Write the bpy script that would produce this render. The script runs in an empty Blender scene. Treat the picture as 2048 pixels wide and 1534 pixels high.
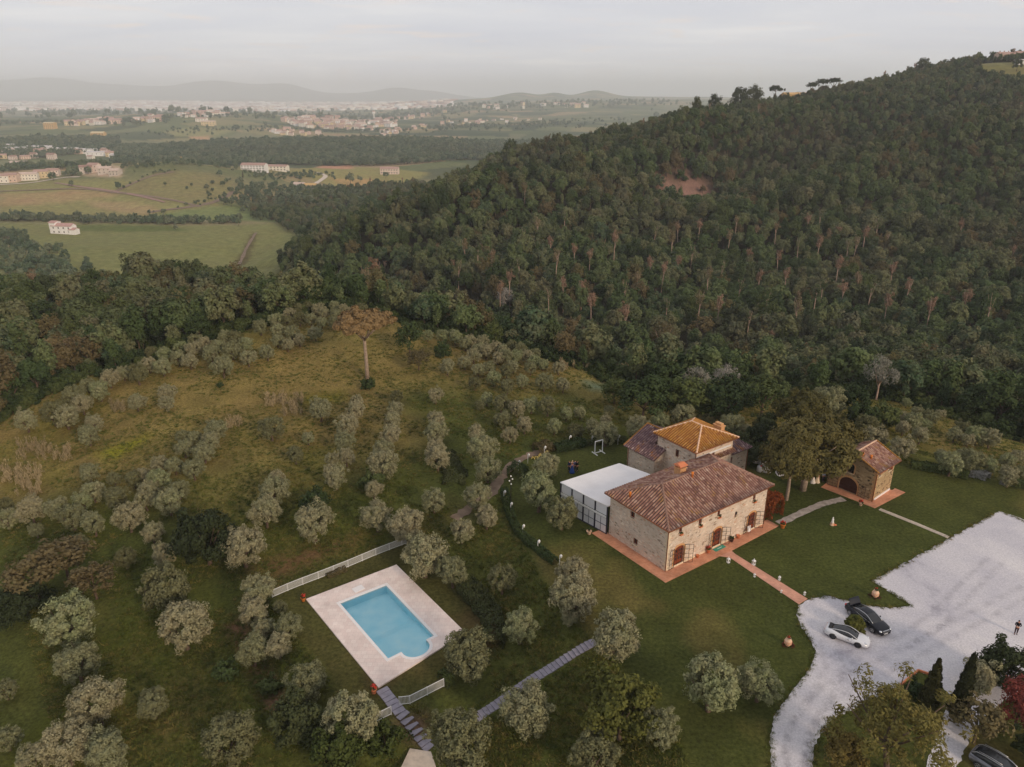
import bpy, bmesh, math, random
import numpy as np
from mathutils import Vector, Matrix

random.seed(7)
RNG = np.random.default_rng(11)
SC = bpy.context.scene
COL = SC.collection

# ------------------------------------------------------------------ camera
FPX, PITCH, CAM_H = 1485.0, math.radians(21.2), 54.0
W, H = 2048, 1534
cd = bpy.data.cameras.new("camera")
cd.sensor_fit = 'HORIZONTAL'
cd.sensor_width = 36.0
cd.lens = 36.0 * FPX / W
cd.clip_start = 0.5
cd.clip_end = 90000
cam = bpy.data.objects.new("camera", cd)
COL.objects.link(cam)
cam.location = (0, 0, CAM_H)
cam.rotation_euler = (math.pi / 2 - PITCH, 0, 0)
SC.camera = cam

# ------------------------------------------------------------------ sky, sun, exposure
SUN_ELEV, SUN_AZ = math.radians(21), math.radians(142)      # azimuth clockwise from +Y
world = bpy.data.worlds.new("World")
SC.world = world
world.use_nodes = True
wn, wl = world.node_tree.nodes, world.node_tree.links
wn.clear()


def N(nodes, t, **kw):
    n = nodes.new(t)
    for k, v in kw.items():
        setattr(n, k, v)
    return n


wout = N(wn, 'ShaderNodeOutputWorld')
bg_sky = N(wn, 'ShaderNodeBackground')
bg_cl = N(wn, 'ShaderNodeBackground')
mixs = N(wn, 'ShaderNodeMixShader')
sky = N(wn, 'ShaderNodeTexSky', sky_type='NISHITA')
sky.sun_disc = False
sky.sun_elevation = SUN_ELEV
sky.sun_rotation = SUN_AZ
sky.air_density, sky.dust_density, sky.ozone_density = 1.0, 2.0, 1.0
wl.new(sky.outputs[0], bg_sky.inputs[0])
bg_sky.inputs[1].default_value = 0.06
# thin high overcast with faint streaks and a few warm wisps
tc = N(wn, 'ShaderNodeTexCoord')
sep = N(wn, 'ShaderNodeSeparateXYZ')
wl.new(tc.outputs['Generated'], sep.inputs[0])
zc = N(wn, 'ShaderNodeMath', operation='MAXIMUM')
zc.inputs[1].default_value = 0.03
wl.new(sep.outputs[2], zc.inputs[0])
den = N(wn, 'ShaderNodeMath', operation='ADD')
den.inputs[1].default_value = 0.07
wl.new(zc.outputs[0], den.inputs[0])
dv = N(wn, 'ShaderNodeVectorMath', operation='DIVIDE')
cmb = N(wn, 'ShaderNodeCombineXYZ')
for i in range(3):
    wl.new(den.outputs[0], cmb.inputs[i])
wl.new(tc.outputs['Generated'], dv.inputs[0])
wl.new(cmb.outputs[0], dv.inputs[1])
mp = N(wn, 'ShaderNodeMapping')
mp.inputs['Scale'].default_value = (0.55, 0.9, 0.0)
mp.inputs['Location'].default_value = (3.1, 1.7, 0)
mp.inputs['Rotation'].default_value = (0, 0, 0.5)
wl.new(dv.outputs[0], mp.inputs[0])
nz = N(wn, 'ShaderNodeTexNoise')
nz.inputs['Scale'].default_value = 0.75
nz.inputs['Detail'].default_value = 8
nz.inputs['Roughness'].default_value = 0.58
nz.inputs['Distortion'].default_value = 0.5
wl.new(mp.outputs[0], nz.inputs['Vector'])
cr = N(wn, 'ShaderNodeValToRGB')
e = cr.color_ramp.elements
e[0].position, e[0].color = 0.30, (0.50, 0.51, 0.575, 1)
e[1].position, e[1].color = 0.70, (0.70, 0.68, 0.68, 1)
m2 = e.new(0.55)
m2.color = (0.58, 0.58, 0.615, 1)
wl.new(nz.outputs[0], cr.inputs[0])
nz2 = N(wn, 'ShaderNodeTexNoise')
nz2.inputs['Scale'].default_value = 2.3
nz2.inputs['Detail'].default_value = 7
nz2.inputs['Distortion'].default_value = 1.2
mp2 = N(wn, 'ShaderNodeMapping')
mp2.inputs['Scale'].default_value = (0.5, 0.8, 0.0)
mp2.inputs['Location'].default_value = (0.35, 8.2, 0)
wl.new(dv.outputs[0], mp2.inputs[0])
wl.new(mp2.outputs[0], nz2.inputs['Vector'])
cr2 = N(wn, 'ShaderNodeValToRGB')
cr2.color_ramp.elements[0].position = 0.56
cr2.color_ramp.elements[1].position = 0.72
wl.new(nz2.outputs[0], cr2.inputs[0])
# the overcast is brighter towards the horizon
hb_ = N(wn, 'ShaderNodeMapRange')
for i_, v_ in enumerate((0.0, 0.26, 1.55, 1.0)): hb_.inputs[i_ + 1].default_value = v_
wl.new(sep.outputs[2], hb_.inputs[0])
hsc = N(wn, 'ShaderNodeVectorMath', operation='SCALE')
wl.new(cr.outputs[0], hsc.inputs[0])
wl.new(hb_.outputs[0], hsc.inputs['Scale'])
mxw = N(wn, 'ShaderNodeMixRGB')
mxw.inputs[2].default_value = (0.90, 0.80, 0.76, 1)
fw = N(wn, 'ShaderNodeMath', operation='MULTIPLY')
fw.inputs[1].default_value = 0.9
wl.new(cr2.outputs[0], fw.inputs[0])
wl.new(fw.outputs[0], mxw.inputs[0])
wl.new(hsc.outputs[0], mxw.inputs[1])
wl.new(mxw.outputs[0], bg_cl.inputs[0])
bg_cl.inputs[1].default_value = 0.78
mixs.inputs[0].default_value = 0.88
wl.new(bg_sky.outputs[0], mixs.inputs[1])
wl.new(bg_cl.outputs[0], mixs.inputs[2])
wl.new(mixs.outputs[0], wout.inputs[0])

sd = bpy.data.lights.new("sun", 'SUN')
sd.energy = 1.5
sd.angle = math.radians(10)
sd.color = (1.0, 0.80, 0.60)
sun = bpy.data.objects.new("sun", sd)
COL.objects.link(sun)
sdir = Vector((math.sin(SUN_AZ) * math.cos(SUN_ELEV), math.cos(SUN_AZ) * math.cos(SUN_ELEV), math.sin(SUN_ELEV)))
sun.rotation_euler = sdir.to_track_quat('Z', 'Y').to_euler()
sun.location = (60, -60, 120)

SC.view_settings.view_transform = 'Standard'
SC.view_settings.look = 'None'
SC.view_settings.exposure = 0.56
SC.view_settings.gamma = 1.0
SC.view_settings.use_curve_mapping = False
SC.cycles.volume_bounces = 4
SC.cycles.max_bounces = 6
SC.cycles.diffuse_bounces = 3

# ------------------------------------------------------------------ small helpers


def lin(r, g, b):
    """sRGB 0-255 to linear RGBA"""
    f = lambda c: (c / 255 / 12.92) if c / 255 <= 0.04045 else ((c / 255 + 0.055) / 1.055) ** 2.4
    return (f(r), f(g), f(b), 1)


def tag(o, label=None, cat=None, group=None, kind=None):
    if label: o['label'] = label
    if cat: o['category'] = cat
    if group: o['group'] = group
    if kind: o['kind'] = kind
    return o


def empty(name, loc=(0, 0, 0), rz=0.0, label=None, cat=None, group=None):
    o = bpy.data.objects.new(name, None)
    COL.objects.link(o)
    o.location = loc
    o.rotation_euler = (0, 0, rz)
    o.empty_display_size = 0.3
    return tag(o, label, cat, group)


def link(name, me, parent=None, mat=None):
    if mat is not None and len(me.materials) == 0:
        me.materials.append(mat)
    o = bpy.data.objects.new(name, me)
    COL.objects.link(o)
    if parent is not None:
        o.parent = parent
    return o


def copy_tree(o, parent=None):
    c = o.copy()
    COL.objects.link(c)
    if parent is not None:
        c.parent = parent
    for ch in KIDS.get(o.name, []):
        k = ch.copy()
        COL.objects.link(k)
        k.parent = c
        for g in KIDS.get(ch.name, []):
            q = g.copy()
            COL.objects.link(q)
            q.parent = k
    return c


KIDS = {}


def index_kids(root):
    """remember a finished thing's parts so that copy_tree need not search the scene"""
    KIDS[root.name] = list(root.children)
    for ch in root.children:
        KIDS[ch.name] = list(ch.children)


def mesh_np(name, co, quads, mat=None, smooth=False, mats=None, mat_idx=None):
    """fast mesh from numpy: co (n,3), quads (m,4) or (m,3)"""
    co = np.asarray(co, np.float32)
    q = np.asarray(quads, np.int32)
    me = bpy.data.meshes.new(name)
    me.vertices.add(len(co))
    me.vertices.foreach_set("co", co.ravel())
    me.loops.add(q.size)
    me.loops.foreach_set("vertex_index", q.ravel())
    me.polygons.add(len(q))
    me.polygons.foreach_set("loop_start", np.arange(0, q.size, q.shape[1], dtype=np.int32))
    if smooth:
        me.polygons.foreach_set("use_smooth", np.ones(len(q), bool))
    if mats:
        for m in mats: me.materials.append(m)
        if mat_idx is not None:
            me.polygons.foreach_set("material_index", np.asarray(mat_idx, np.int32))
    elif mat is not None:
        me.materials.append(mat)
    me.update()
    me.validate()
    return me


class MB:
    """collects boxes, prisms, tubes, lathes; build() links them as ONE mesh"""

    def __init__(s):
        s.v, s.f, s.sm = [], [], []

    def add(s, vs, fs, smooth=False):
        b = len(s.v)
        s.v += [tuple(map(float, v)) for v in vs]
        s.f += [tuple(i + b for i in f) for f in fs]
        s.sm += [smooth] * len(fs)
        return s

    def box(s, c, d, rz=0.0, M=None):
        x, y, z = d[0] / 2, d[1] / 2, d[2] / 2
        vs = [Vector((sx * x, sy * y, sz * z)) for sz in (-1, 1) for sx, sy in ((-1, -1), (1, -1), (1, 1), (-1, 1))]
        R = M if M is not None else Matrix.Rotation(rz, 3, 'Z')
        vs = [R @ v + Vector(c) for v in vs]
        return s.add(vs, [(3, 2, 1, 0), (4, 5, 6, 7), (0, 1, 5, 4), (1, 2, 6, 5), (2, 3, 7, 6), (3, 0, 4, 7)])

    def prism(s, poly, z0, z1):
        n = len(poly)
        a = sum(poly[i][0] * poly[(i + 1) % n][1] - poly[(i + 1) % n][0] * poly[i][1] for i in range(n))
        if a < 0: poly = poly[::-1]
        z0 = z0 if isinstance(z0, (list, tuple)) else [z0] * n
        z1 = z1 if isinstance(z1, (list, tuple)) else [z1] * n
        vs = [(p[0], p[1], z0[i]) for i, p in enumerate(poly)] + [(p[0], p[1], z1[i]) for i, p in enumerate(poly)]
        fs = [tuple(range(n - 1, -1, -1)), tuple(range(n, 2 * n))] + [(i, (i + 1) % n, n + (i + 1) % n, n + i) for i in range(n)]
        return s.add(vs, fs)

    def tube(s, pts, rad, n=8, cap=True, smooth=True):
        pts = [Vector(p) for p in pts]
        if not isinstance(rad, (list, tuple)): rad = [rad] * len(pts)
        vs, fs = [], []
        for i, p in enumerate(pts):
            t = (pts[min(i + 1, len(pts) - 1)] - pts[max(i - 1, 0)])
            t = t.normalized() if t.length > 1e-9 else Vector((0, 0, 1))
            a = Vector((1, 0, 0)) if abs(t.z) > 0.9 else Vector((0, 0, 1))
            u = t.cross(a).normalized()
            w = t.cross(u)
            for k in range(n):
                an = 2 * math.pi * k / n
                vs.append(p + rad[i] * (math.cos(an) * u + math.sin(an) * w))
        for i in range(len(pts) - 1):
            for k in range(n):
                fs.append((i * n + k, i * n + (k + 1) % n, (i + 1) * n + (k + 1) % n, (i + 1) * n + k))
        s.add(vs, fs, smooth)
        if cap:
            b = len(s.v) - len(vs)
            s.f += [tuple(b + k for k in range(n - 1, -1, -1)), tuple(b + (len(pts) - 1) * n + k for k in range(n))]
            s.sm += [False, False]
        return s

    def lathe(s, prof, c=(0, 0, 0), n=14, smooth=True):
        vs, fs = [], []
        for r, z in prof:
            for k in range(n):
                a = 2 * math.pi * k / n
                vs.append((c[0] + r * math.cos(a), c[1] + r * math.sin(a), c[2] + z))
        for i in range(len(prof) - 1):
            for k in range(n):
                fs.append((i * n + k, i * n + (k + 1) % n, (i + 1) * n + (k + 1) % n, (i + 1) * n + k))
        fs.append(tuple(range(n - 1, -1, -1)))
        fs.append(tuple((len(prof) - 1) * n + k for k in range(n)))
        return s.add(vs, fs, smooth)

    def ball(s, c, r, nu=10, nv=7):
        r = r if isinstance(r, (tuple, list)) else (r, r, r)
        vs, fs = [], []
        for j in range(nv + 1):
            th = math.pi * j / nv
            for k in range(nu):
                a = 2 * math.pi * k / nu
                vs.append((c[0] + r[0] * math.sin(th) * math.cos(a), c[1] + r[1] * math.sin(th) * math.sin(a), c[2] - r[2] * math.cos(th)))
        for j in range(nv):
            for k in range(nu):
                fs.append((j * nu + k, j * nu + (k + 1) % nu, (j + 1) * nu + (k + 1) % nu, (j + 1) * nu + k))
        return s.add(vs, fs, True)

    def mesh(s, name, mat=None):
        me = bpy.data.meshes.new(name)
        me.from_pydata(s.v, [], s.f)
        me.polygons.foreach_set("use_smooth", s.sm)
        if mat is not None: me.materials.append(mat)
        me.update()
        me.validate()
        return me

    def build(s, name, mat=None, parent=None):
        return link(name, s.mesh(name, mat), parent)
# ------------------------------------------------------------------ terrain
CP, SP = math.cos(PITCH), math.sin(PITCH)


def ray(px, py):
    """photo pixel -> (tan azimuth, tan elevation relative to forward distance Y)"""
    u, v = px - W / 2, H / 2 - py
    yw, zw = FPX * CP + v * SP, v * CP - FPX * SP
    return u / yw, zw / yw


def PY(px, py, Y, t=0.0):
    a, s = ray(px, py)
    return (a * Y, Y, CAM_H + s * Y - t)


def FZ(px, py, z):
    a, s = ray(px, py)
    Y = (z - CAM_H) / s
    return (a * Y, Y, z)


CTRL = []
A = CTRL.append
# the plateau and the olive knoll (z of the ground where each photo point lies)
for px, py, z in [(0, 1534, -8), (0, 1350, -8), (0, 1200, -8), (0, 1000, -7), (-200, 1300, -11), (-200, 900, -9), (200, 1534, -7), (200, 1300, -7), (200, 1100, -6),
                  (200, 950, -4), (400, 1400, -5.5), (400, 1200, -5), (400, 1000, -3), (300, 860, -2.5), (150, 860, -4.5),
                  (600, 900, -1.6), (600, 780, -.8), (735, 755, -.5), (1000, 850, -.8), (850, 950, -1.0), (900, 780, -.6),
                  (700, 1040, -2.2), (900, 1040, -1.4), (1100, 850, -.8), (1150, 780, -1.6), (1000, 740, -.9),
                  (700, 1534, -5.0), (850, 1480, -4.4), (1000, 1480, -3.2), (1000, 1300, -2.5), (1185, 1285, -.8), (1250, 1450, -1.2), (1100, 1534, -3.2),
                  (0, 835, -6), (100, 778, -4.2), (200, 742, -2.4), (330, 702, -.8), (450, 662, -.2), (560, 635, 0), (640, 615, 0),
                  (750, 618, -.2), (850, 652, -.6), (1000, 690, -1.2), (1100, 716, -1.5), (1190, 747, -1.8), (1250, 790, -2.6), (1330, 815, -2.6),
                  (1450, 840, -2.8), (1500, 800, -4), (1620, 800, -4.2), (1720, 860, -2.4), (1850, 850, -4), (1760, 795, -6), (1900, 920, -1.5), (2048, 890, -6), (2200, 930, -6), (2300, 1100, 0), (2300, 1500, 0),
                  (2048, 960, 0), (1850, 940, 0)]:
    A(FZ(px, py, z))
for x, y, z in [(0, 20, -4), (-60, 20, -9), (60, 20, -1), (0, -60, -6), (-90, -60, -12), (120, -40, 0), (-130, 60, -18), (-170, 110, -24), (150, 60, 0)]:
    A((x, y, z))
# behind the crest: slopes under the woods
for px, Y, z in [(0, 155, -15), (100, 165, -14), (200, 172, -13), (330, 180, -11), (450, 195, -11), (560, 215, -12), (640, 225, -12), (750, 222, -13), (850, 215, -17), (1000, 200, -19), (1100, 190, -21), (1190, 180, -21), (1300, 172, -20), (1450, 176, -21), (1600, 180, -20), (1760, 182, -18), (1900, 165, -17), (2048, 155, -16), (2200, 150, -16),
                 (740, 300, -44), (640, 330, -52), (850, 280, -42), (1000, 255, -40), (1200, 240, -36), (1450, 235, -33), (1700, 235, -30), (1900, 220, -28), (2048, 210, -26), (2300, 210, -26)]:
    a, _ = ray(px, 700)
    A((a * Y, Y, z))
# left wooded spur (t = height of the trees standing on it)
for px, py, Y, t in [(-200, 545, 240, 10), (0, 548, 245, 10), (150, 545, 255, 10), (330, 530, 262, 10), (480, 548, 265, 10), (620, 580, 265, 11), (740, 592, 255, 11)]:
    A(PY(px, py, Y, t))
for px, Y, z in [(-200, 330, -52), (0, 330, -50), (150, 340, -52), (330, 345, -55), (480, 345, -56), (560, 400, -62), (330, 440, -69), (100, 430, -66), (0, 440, -62), (-250, 440, -60)]:
    a, _ = ray(px, 560)
    A((a * Y, Y, z))
# the big wooded hill
for px, rows in {560: [(520, 430, 8), (470, 500, 6)],
                 660: [(560, 395, 9), (500, 450, 8), (440, 520, 8)],
                 740: [(570, 370, 10), (500, 430, 9), (440, 490, 9), (398, 560, 9)],
                 860: [(560, 340, 10), (500, 400, 10), (430, 480, 9), (390, 540, 9), (352, 610, 9)],
                 1000: [(600, 300, 10), (500, 395, 10), (420, 480, 9), (350, 570, 9), (298, 650, 9)],
                 1200: [(650, 265, 11), (600, 295, 11), (500, 385, 10), (400, 490, 9), (320, 590, 10), (262, 700, 9)],
                 1440: [(680, 240, 11), (600, 290, 11), (500, 385, 10), (400, 485, 10), (300, 600, 10), (206, 780, 9)],
                 1700: [(680, 235, 11), (600, 285, 11), (500, 375, 10), (400, 480, 10), (300, 590, 9), (220, 710, 12), (172, 870, 8)],
                 1950: [(700, 220, 11), (600, 275, 11), (500, 365, 10), (400, 465, 10), (300, 570, 9), (200, 720, 11), (120, 950, 4)],
                 2060: [(700, 212, 11), (600, 270, 11), (500, 360, 10), (400, 460, 10), (300, 565, 9), (200, 715, 10), (155, 830, 3), (116, 950, 2)],
                 2300: [(650, 240, 11), (500, 360, 10), (300, 560, 9), (200, 700, 8), (100, 930, 5)]}.items():
    for py, Y, t in rows: A(PY(px, py, Y, t))
# behind the hill's skyline
for px, Y, z in [(740, 680, -45), (860, 740, -40), (1000, 800, -25), (1200, 850, 5), (1440, 930, 25), (1700, 1050, 50), (1950, 1150, 60), (2300, 1150, 60), (740, 800, -66), (1000, 1100, -66), (1440, 1500, -60), (2000, 1900, -60), (1440, 2600, -80), (2000, 3000, -80)]:
    a, _ = ray(px, 250)
    A((a * Y, Y, z))
# valley floor, vineyard knoll, fields
for px, py, z in [(200, 545, -69), (330, 520, -69), (480, 520, -68), (130, 470, -69), (300, 470, -70), (480, 460, -70), (0, 470, -66), (0, 440, -69), (250, 440, -70), (480, 435, -71), (560, 445, -69),
                  (100, 415, -68), (250, 415, -68), (400, 418, -69), (500, 405, -69), (0, 400, -62), (200, 395, -63), (350, 400, -62), (480, 395, -64), (600, 400, -66), (700, 390, -68),
                  (0, 365, -55), (100, 355, -53), (200, 350, -48), (340, 360, -47), (440, 365, -54), (540, 370, -62), (250, 325, -44), (350, 325, -34), (460, 340, -48), (540, 335, -58),
                  (650, 340, -66), (760, 365, -70), (830, 340, -68), (700, 335, -70), (640, 365, -69), (0, 330, -70), (100, 318, -74), (250, 310, -72)]:
    A(FZ(px, py, z))
for px, Y, z in [(-200, 900, -62), (-300, 1300, -60), (250, 1350, -62), (350, 1300, -58), (-200, 600, -64)]:
    a, _ = ray(px, 350)
    A((a * Y, Y, z))
# wooded rise in mid distance and what lies beyond
for px, py, Y, t in [(270, 285, 1950, 8), (400, 283, 1950, 8), (500, 279, 1950, 9), (600, 277, 1950, 9), (700, 277, 1950, 9), (800, 276, 1950, 9), (900, 280, 1950, 9), (1000, 290, 1950, 9), (1150, 290, 1950, 9),
                     (300, 318, 1560, 0), (420, 322, 1540, 0), (600, 331, 1480, 0), (750, 332, 1480, 0), (900, 325, 1480, 0)]:
    A(PY(px, py, Y, t))
for px, Y, z in [(300, 2250, -70), (500, 2300, -76), (700, 2400, -80), (900, 2400, -78), (1100, 2400, -78)]:
    a, _ = ray(px, 260)
    A((a * Y, Y, z))
for px, py, Y, t in [(0, 268, 2300, 6), (100, 268, 2300, 6), (200, 270, 2250, 6), (0, 285, 1980, 0), (120, 290, 1950, 0), (300, 256, 2650, 0), (370, 250, 2700, 0), (450, 243, 3000, 0), (560, 258, 2800, 0), (450, 228, 3700, 0), (370, 227, 3700, 0), (560, 238, 3500, 0),
                     (300, 236, 3500, 0), (0, 238, 3800, 0), (150, 232, 4000, 0),
                     (620, 262, 2900, 0), (700, 258, 3200, 0), (830, 262, 2900, 0), (700, 240, 4600, 0), (600, 236, 5200, 0), (820, 240, 4500, 0), (900, 225, 5200, 0), (1000, 250, 3300, 0), (1000, 226, 4800, 0), (930, 216, 5600, 0), (1050, 209, 6000, 0), (1150, 205, 6200, 0), (1200, 235, 4000, 0), (1150, 255, 3000, 0),
                     (1300, 204, 6200, 0), (1450, 200, 6500, 0),
                     (950, 203, 9000, 0), (1040, 201, 9500, 0), (1110, 200, 9500, 0), (1190, 199, 9800, 0), (1270, 199, 9800, 0), (1400, 196, 10500, 0), (1600, 196, 10500, 0), (880, 203, 9000, 0),
                     (0, 222, 6500, 0), (200, 222, 6500, 0), (400, 222, 6800, 0), (700, 225, 7000, 0), (820, 218, 7500, 0), (700, 219, 8200, 0), (560, 222, 8200, 0),
                     (0, 205, 12500, 0), (200, 206, 12500, 0), (400, 209, 12500, 0), (600, 213, 12000, 0), (740, 213, 11000, 0),
                     (0, 198, 15000, 0), (200, 199, 15000, 0), (400, 200, 15000, 0), (600, 204, 15000, 0), (800, 205, 15000, 0),
                     (-150, 186, 21000, 0), (100, 186, 21000, 0), (300, 188, 21000, 0), (440, 188, 20000, 0), (620, 192, 20000, 0), (760, 193, 19000, 0), (870, 195, 19000, 0), (930, 198, 19000, 0), (1000, 200, 19000, 0), (1200, 198, 20000, 0), (1600, 196, 20000, 0), (2100, 196, 20000, 0)]:
    A(PY(px, py, Y, t))
for x, y, z in [(-20000, 30000, -100), (0, 32000, -100), (20000, 30000, -100), (9000, 3000, -60), (-9000, 3000, -60), (-3000, 300, -60), (1500, 100, 10), (1500, -400, 0), (-1500, -400, -40), (0, -3000, -40), (-9000, -3000, -60), (9000, -3000, -40), (-14000, 14000, -90), (16000, 12000, -80)]:
    A((x, y, z))
CT = np.array(CTRL)


def tw(x, y):
    """angle / log-distance coordinates the heights are interpolated in"""
    r = np.sqrt(x * x + y * y)
    return np.arctan2(x, y) / 0.16, np.log(np.maximum(r, 8)) / 0.16


_cu, _cv = tw(CT[:, 0], CT[:, 1])
_d = np.sqrt((_cu[:, None] - _cu) ** 2 + (_cv[:, None] - _cv) ** 2 + 0.15)
# heights are interpolated as z / (distance scale) so that far mountains do not disturb the near ground
_cs = np.maximum(np.sqrt(CT[:, 0] ** 2 + CT[:, 1] ** 2), 120) / 120
_n = len(CT)
_M = np.block([[_d + 0.02 * np.eye(_n) * -1, np.ones((_n, 1))], [np.ones((1, _n)), np.zeros((1, 1))]])
_w = np.linalg.solve(_M, np.concatenate([CT[:, 2] / _cs, [0]]))


def poly_dist(x, y, poly):
    """signed distance to polygon (negative inside)"""
    x, y = np.asarray(x, float), np.asarray(y, float)
    d = np.full(x.shape, 1e18)
    ins = np.zeros(x.shape, bool)
    n = len(poly)
    for i in range(n):
        ax, ay = poly[i][:2]
        bx, by = poly[(i + 1) % n][:2]
        ex, ey = bx - ax, by - ay
        t = np.clip(((x - ax) * ex + (y - ay) * ey) / (ex * ex + ey * ey + 1e-12), 0, 1)
        d = np.minimum(d, (x - ax - t * ex) ** 2 + (y - ay - t * ey) ** 2)
        c = ((ay > y) != (by > y)) & (x < (bx - ax) * (y - ay) / ((by - ay) if by != ay else 1e-12) + ax)
        ins ^= c
    d = np.sqrt(d)
    return np.where(ins, -d, d)


def sstep(a, b, x):
    t = np.clip((x - a) / (b - a), 0, 1)
    return t * t * (3 - 2 * t)


def vnoise(x, y, s, seed=0):
    """cheap smooth value noise, -1..1"""
    x, y = np.asarray(x, float) / s, np.asarray(y, float) / s
    xi, yi = np.floor(x), np.floor(y)
    fx, fy = x - xi, y - yi
    fx, fy = fx * fx * (3 - 2 * fx), fy * fy * (3 - 2 * fy)

    def hsh(i, j):
        q = np.sin(i * 127.1 + j * 311.7 + seed * 74.7) * 43758.5453
        return (q - np.floor(q)) * 2 - 1
    return (hsh(xi, yi) * (1 - fx) + hsh(xi + 1, yi) * fx) * (1 - fy) + (hsh(xi, yi + 1) * (1 - fx) + hsh(xi + 1, yi + 1) * fx) * fy


def fnoise(x, y, s, seed=0, o=4):
    return sum(vnoise(x, y, s / 2 ** k, seed + k) / 2 ** k for k in range(o)) / 1.6


FLAT_POLY = [FZ(*p, 0)[:2] for p in [(1080, 1120), (1180, 1040), (1130, 960), (1160, 915), (1240, 880), (1330, 870), (1480, 860), (1600, 880), (1700, 885), (1830, 925), (2048, 962), (2500, 1000), (2900, 1534), (2048, 1700), (1500, 1700), (1340, 1480), (1260, 1330), (1180, 1200)]]
POOL_Z = -3.0
POOL_DECK = [FZ(612, 1200, POOL_Z)[:2], FZ(793, 1131, POOL_Z)[:2], FZ(931, 1267, POOL_Z)[:2], FZ(757, 1377, POOL_Z)[:2]]
POOL_FLAT = [FZ(*p, POOL_Z)[:2] for p in [(540, 1190), (810, 1075), (880, 1130), (1000, 1270), (890, 1372), (740, 1450), (640, 1330)]]


BUMPS = []


def height(x, y):
    x, y = np.asarray(x, float), np.asarray(y, float)
    shp = x.shape
    x, y = x.ravel(), y.ravel()
    out = np.empty(x.size)
    for k in range(0, x.size, 20000):
        u, v = tw(x[k:k + 20000], y[k:k + 20000])
        d = np.sqrt((u[:, None] - _cu) ** 2 + (v[:, None] - _cv) ** 2 + 0.15)
        s = np.maximum(np.sqrt(x[k:k + 20000] ** 2 + y[k:k + 20000] ** 2), 120) / 120
        out[k:k + 20000] = (d @ _w[:-1] + _w[-1]) * s
    r = np.sqrt(x * x + y * y)
    for bx, by, bz, wa, wr_, b0_ in BUMPS:
        da = (np.arctan2(x, y) - math.atan2(bx, by)) / wa
        dr = (np.sqrt(x * x + y * y) / math.hypot(bx, by) - 1) / wr_
        out += (bz - b0_) * np.exp(-da * da - dr * dr)
    # relief of the woods, hills and mountains
    amp = sstep(185, 420, r)
    out += amp * (fnoise(x, y, 150, 1) * 12.0) * (1 - sstep(560, 820, r) * 0.8)
    out += sstep(230, 450, r) * (1 - sstep(600, 850, r)) * 7 * np.sin((x * .8 - y * .45) / 50 + 1.5 * vnoise(x, y, 240, 12))
    # two spurs running down the hill, each with a gully behind it
    for pts_, hgt in (([(150, 640), (102, 570), (25, 490), (-37, 450), (-95, 425)], 17), ([(400, 650), (292, 580), (186, 490), (125, 440)], 15), ([(330, 760), (240, 690), (160, 660)], 8)):
        for sh, k_, w_ in ((0, hgt, 38), (78, -.75 * hgt, 44)):
            d2 = np.full(x.shape, 1e12)
            for (ax_, ay_), (bx_, by_) in zip(pts_, pts_[1:]):
                ay2, by2 = ay_ + sh, by_ + sh
                t_ = np.clip(((x - ax_) * (bx_ - ax_) + (y - ay2) * (by2 - ay2)) / ((bx_ - ax_) ** 2 + (by2 - ay2) ** 2), 0, 1)
                d2 = np.minimum(d2, (x - ax_ - t_ * (bx_ - ax_)) ** 2 + (y - ay2 - t_ * (by2 - ay2)) ** 2)
            out += k_ * np.exp(-d2 / (w_ * w_)) * sstep(330, 400, r)
    out += sstep(2500, 6000, r) * fnoise(x, y, 1500, 5) * 14
    out += sstep(14000, 19000, r) * fnoise(x, y, 1300, 9) * 26
    out += (1 - amp) * fnoise(x, y, 14, 3, 3) * 0.22
    near = r < 400
    m = np.zeros(x.size)
    m[near] = 1 - sstep(0, 7, poly_dist(x[near], y[near], FLAT_POLY))
    out = out * (1 - m)
    m[near] = 1 - sstep(0, 4.5, poly_dist(x[near], y[near], POOL_FLAT))
    out = out * (1 - m) + POOL_Z * m
    return out.reshape(shp)


# rolling hills of the valley and the mountains (photo pixel of the top, distance, half width in pixels, relative depth)
for px, py, Y, wpx, wr_ in [(450, 227, 3600, 95, .22), (340, 236, 3000, 60, .15), (1060, 207, 6000, 110, .18), (930, 217, 5200, 90, .15), (1200, 212, 5200, 120, .2), (700, 220, 7600, 120, .15),
                            (1190, 181, 9800, 44, .12), (1110, 187, 9500, 26, .10), (1040, 186, 9600, 44, .12), (960, 197, 9000, 70, .12), (1290, 193, 10400, 70, .12), (1420, 195, 10500, 110, .1),
                            (430, 162, 20000, 80, .1), (570, 167, 20000, 52, .1), (790, 176, 19000, 55, .1), (100, 160, 21000, 70, .1), (260, 170, 21000, 80, .1), (-80, 163, 21000, 90, .1), (880, 184, 19500, 50, .1), (680, 186, 19500, 50, .1)]:
    q = PY(px, py, Y)
    base_ = float(height(np.array([q[0]]), np.array([q[1]]))[0])
    if q[2] > base_: BUMPS.append((q[0], q[1], q[2], wpx / FPX, wr_, base_))
# polar ground mesh: fine in front of the camera, coarse behind
AZ = np.concatenate([np.radians(np.linspace(-56, 56, 520)), np.radians(np.linspace(56, 304, 62)[1:-1])])
NAZ = len(AZ)
RR = np.concatenate([[14, 24, 34], np.geomspace(40, 34000, 520)])
GX = np.sin(AZ)[None, :] * RR[:, None]
GY = np.cos(AZ)[None, :] * RR[:, None]
GZ = height(GX, GY)
NF = 520
LR = np.log(RR)


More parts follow.
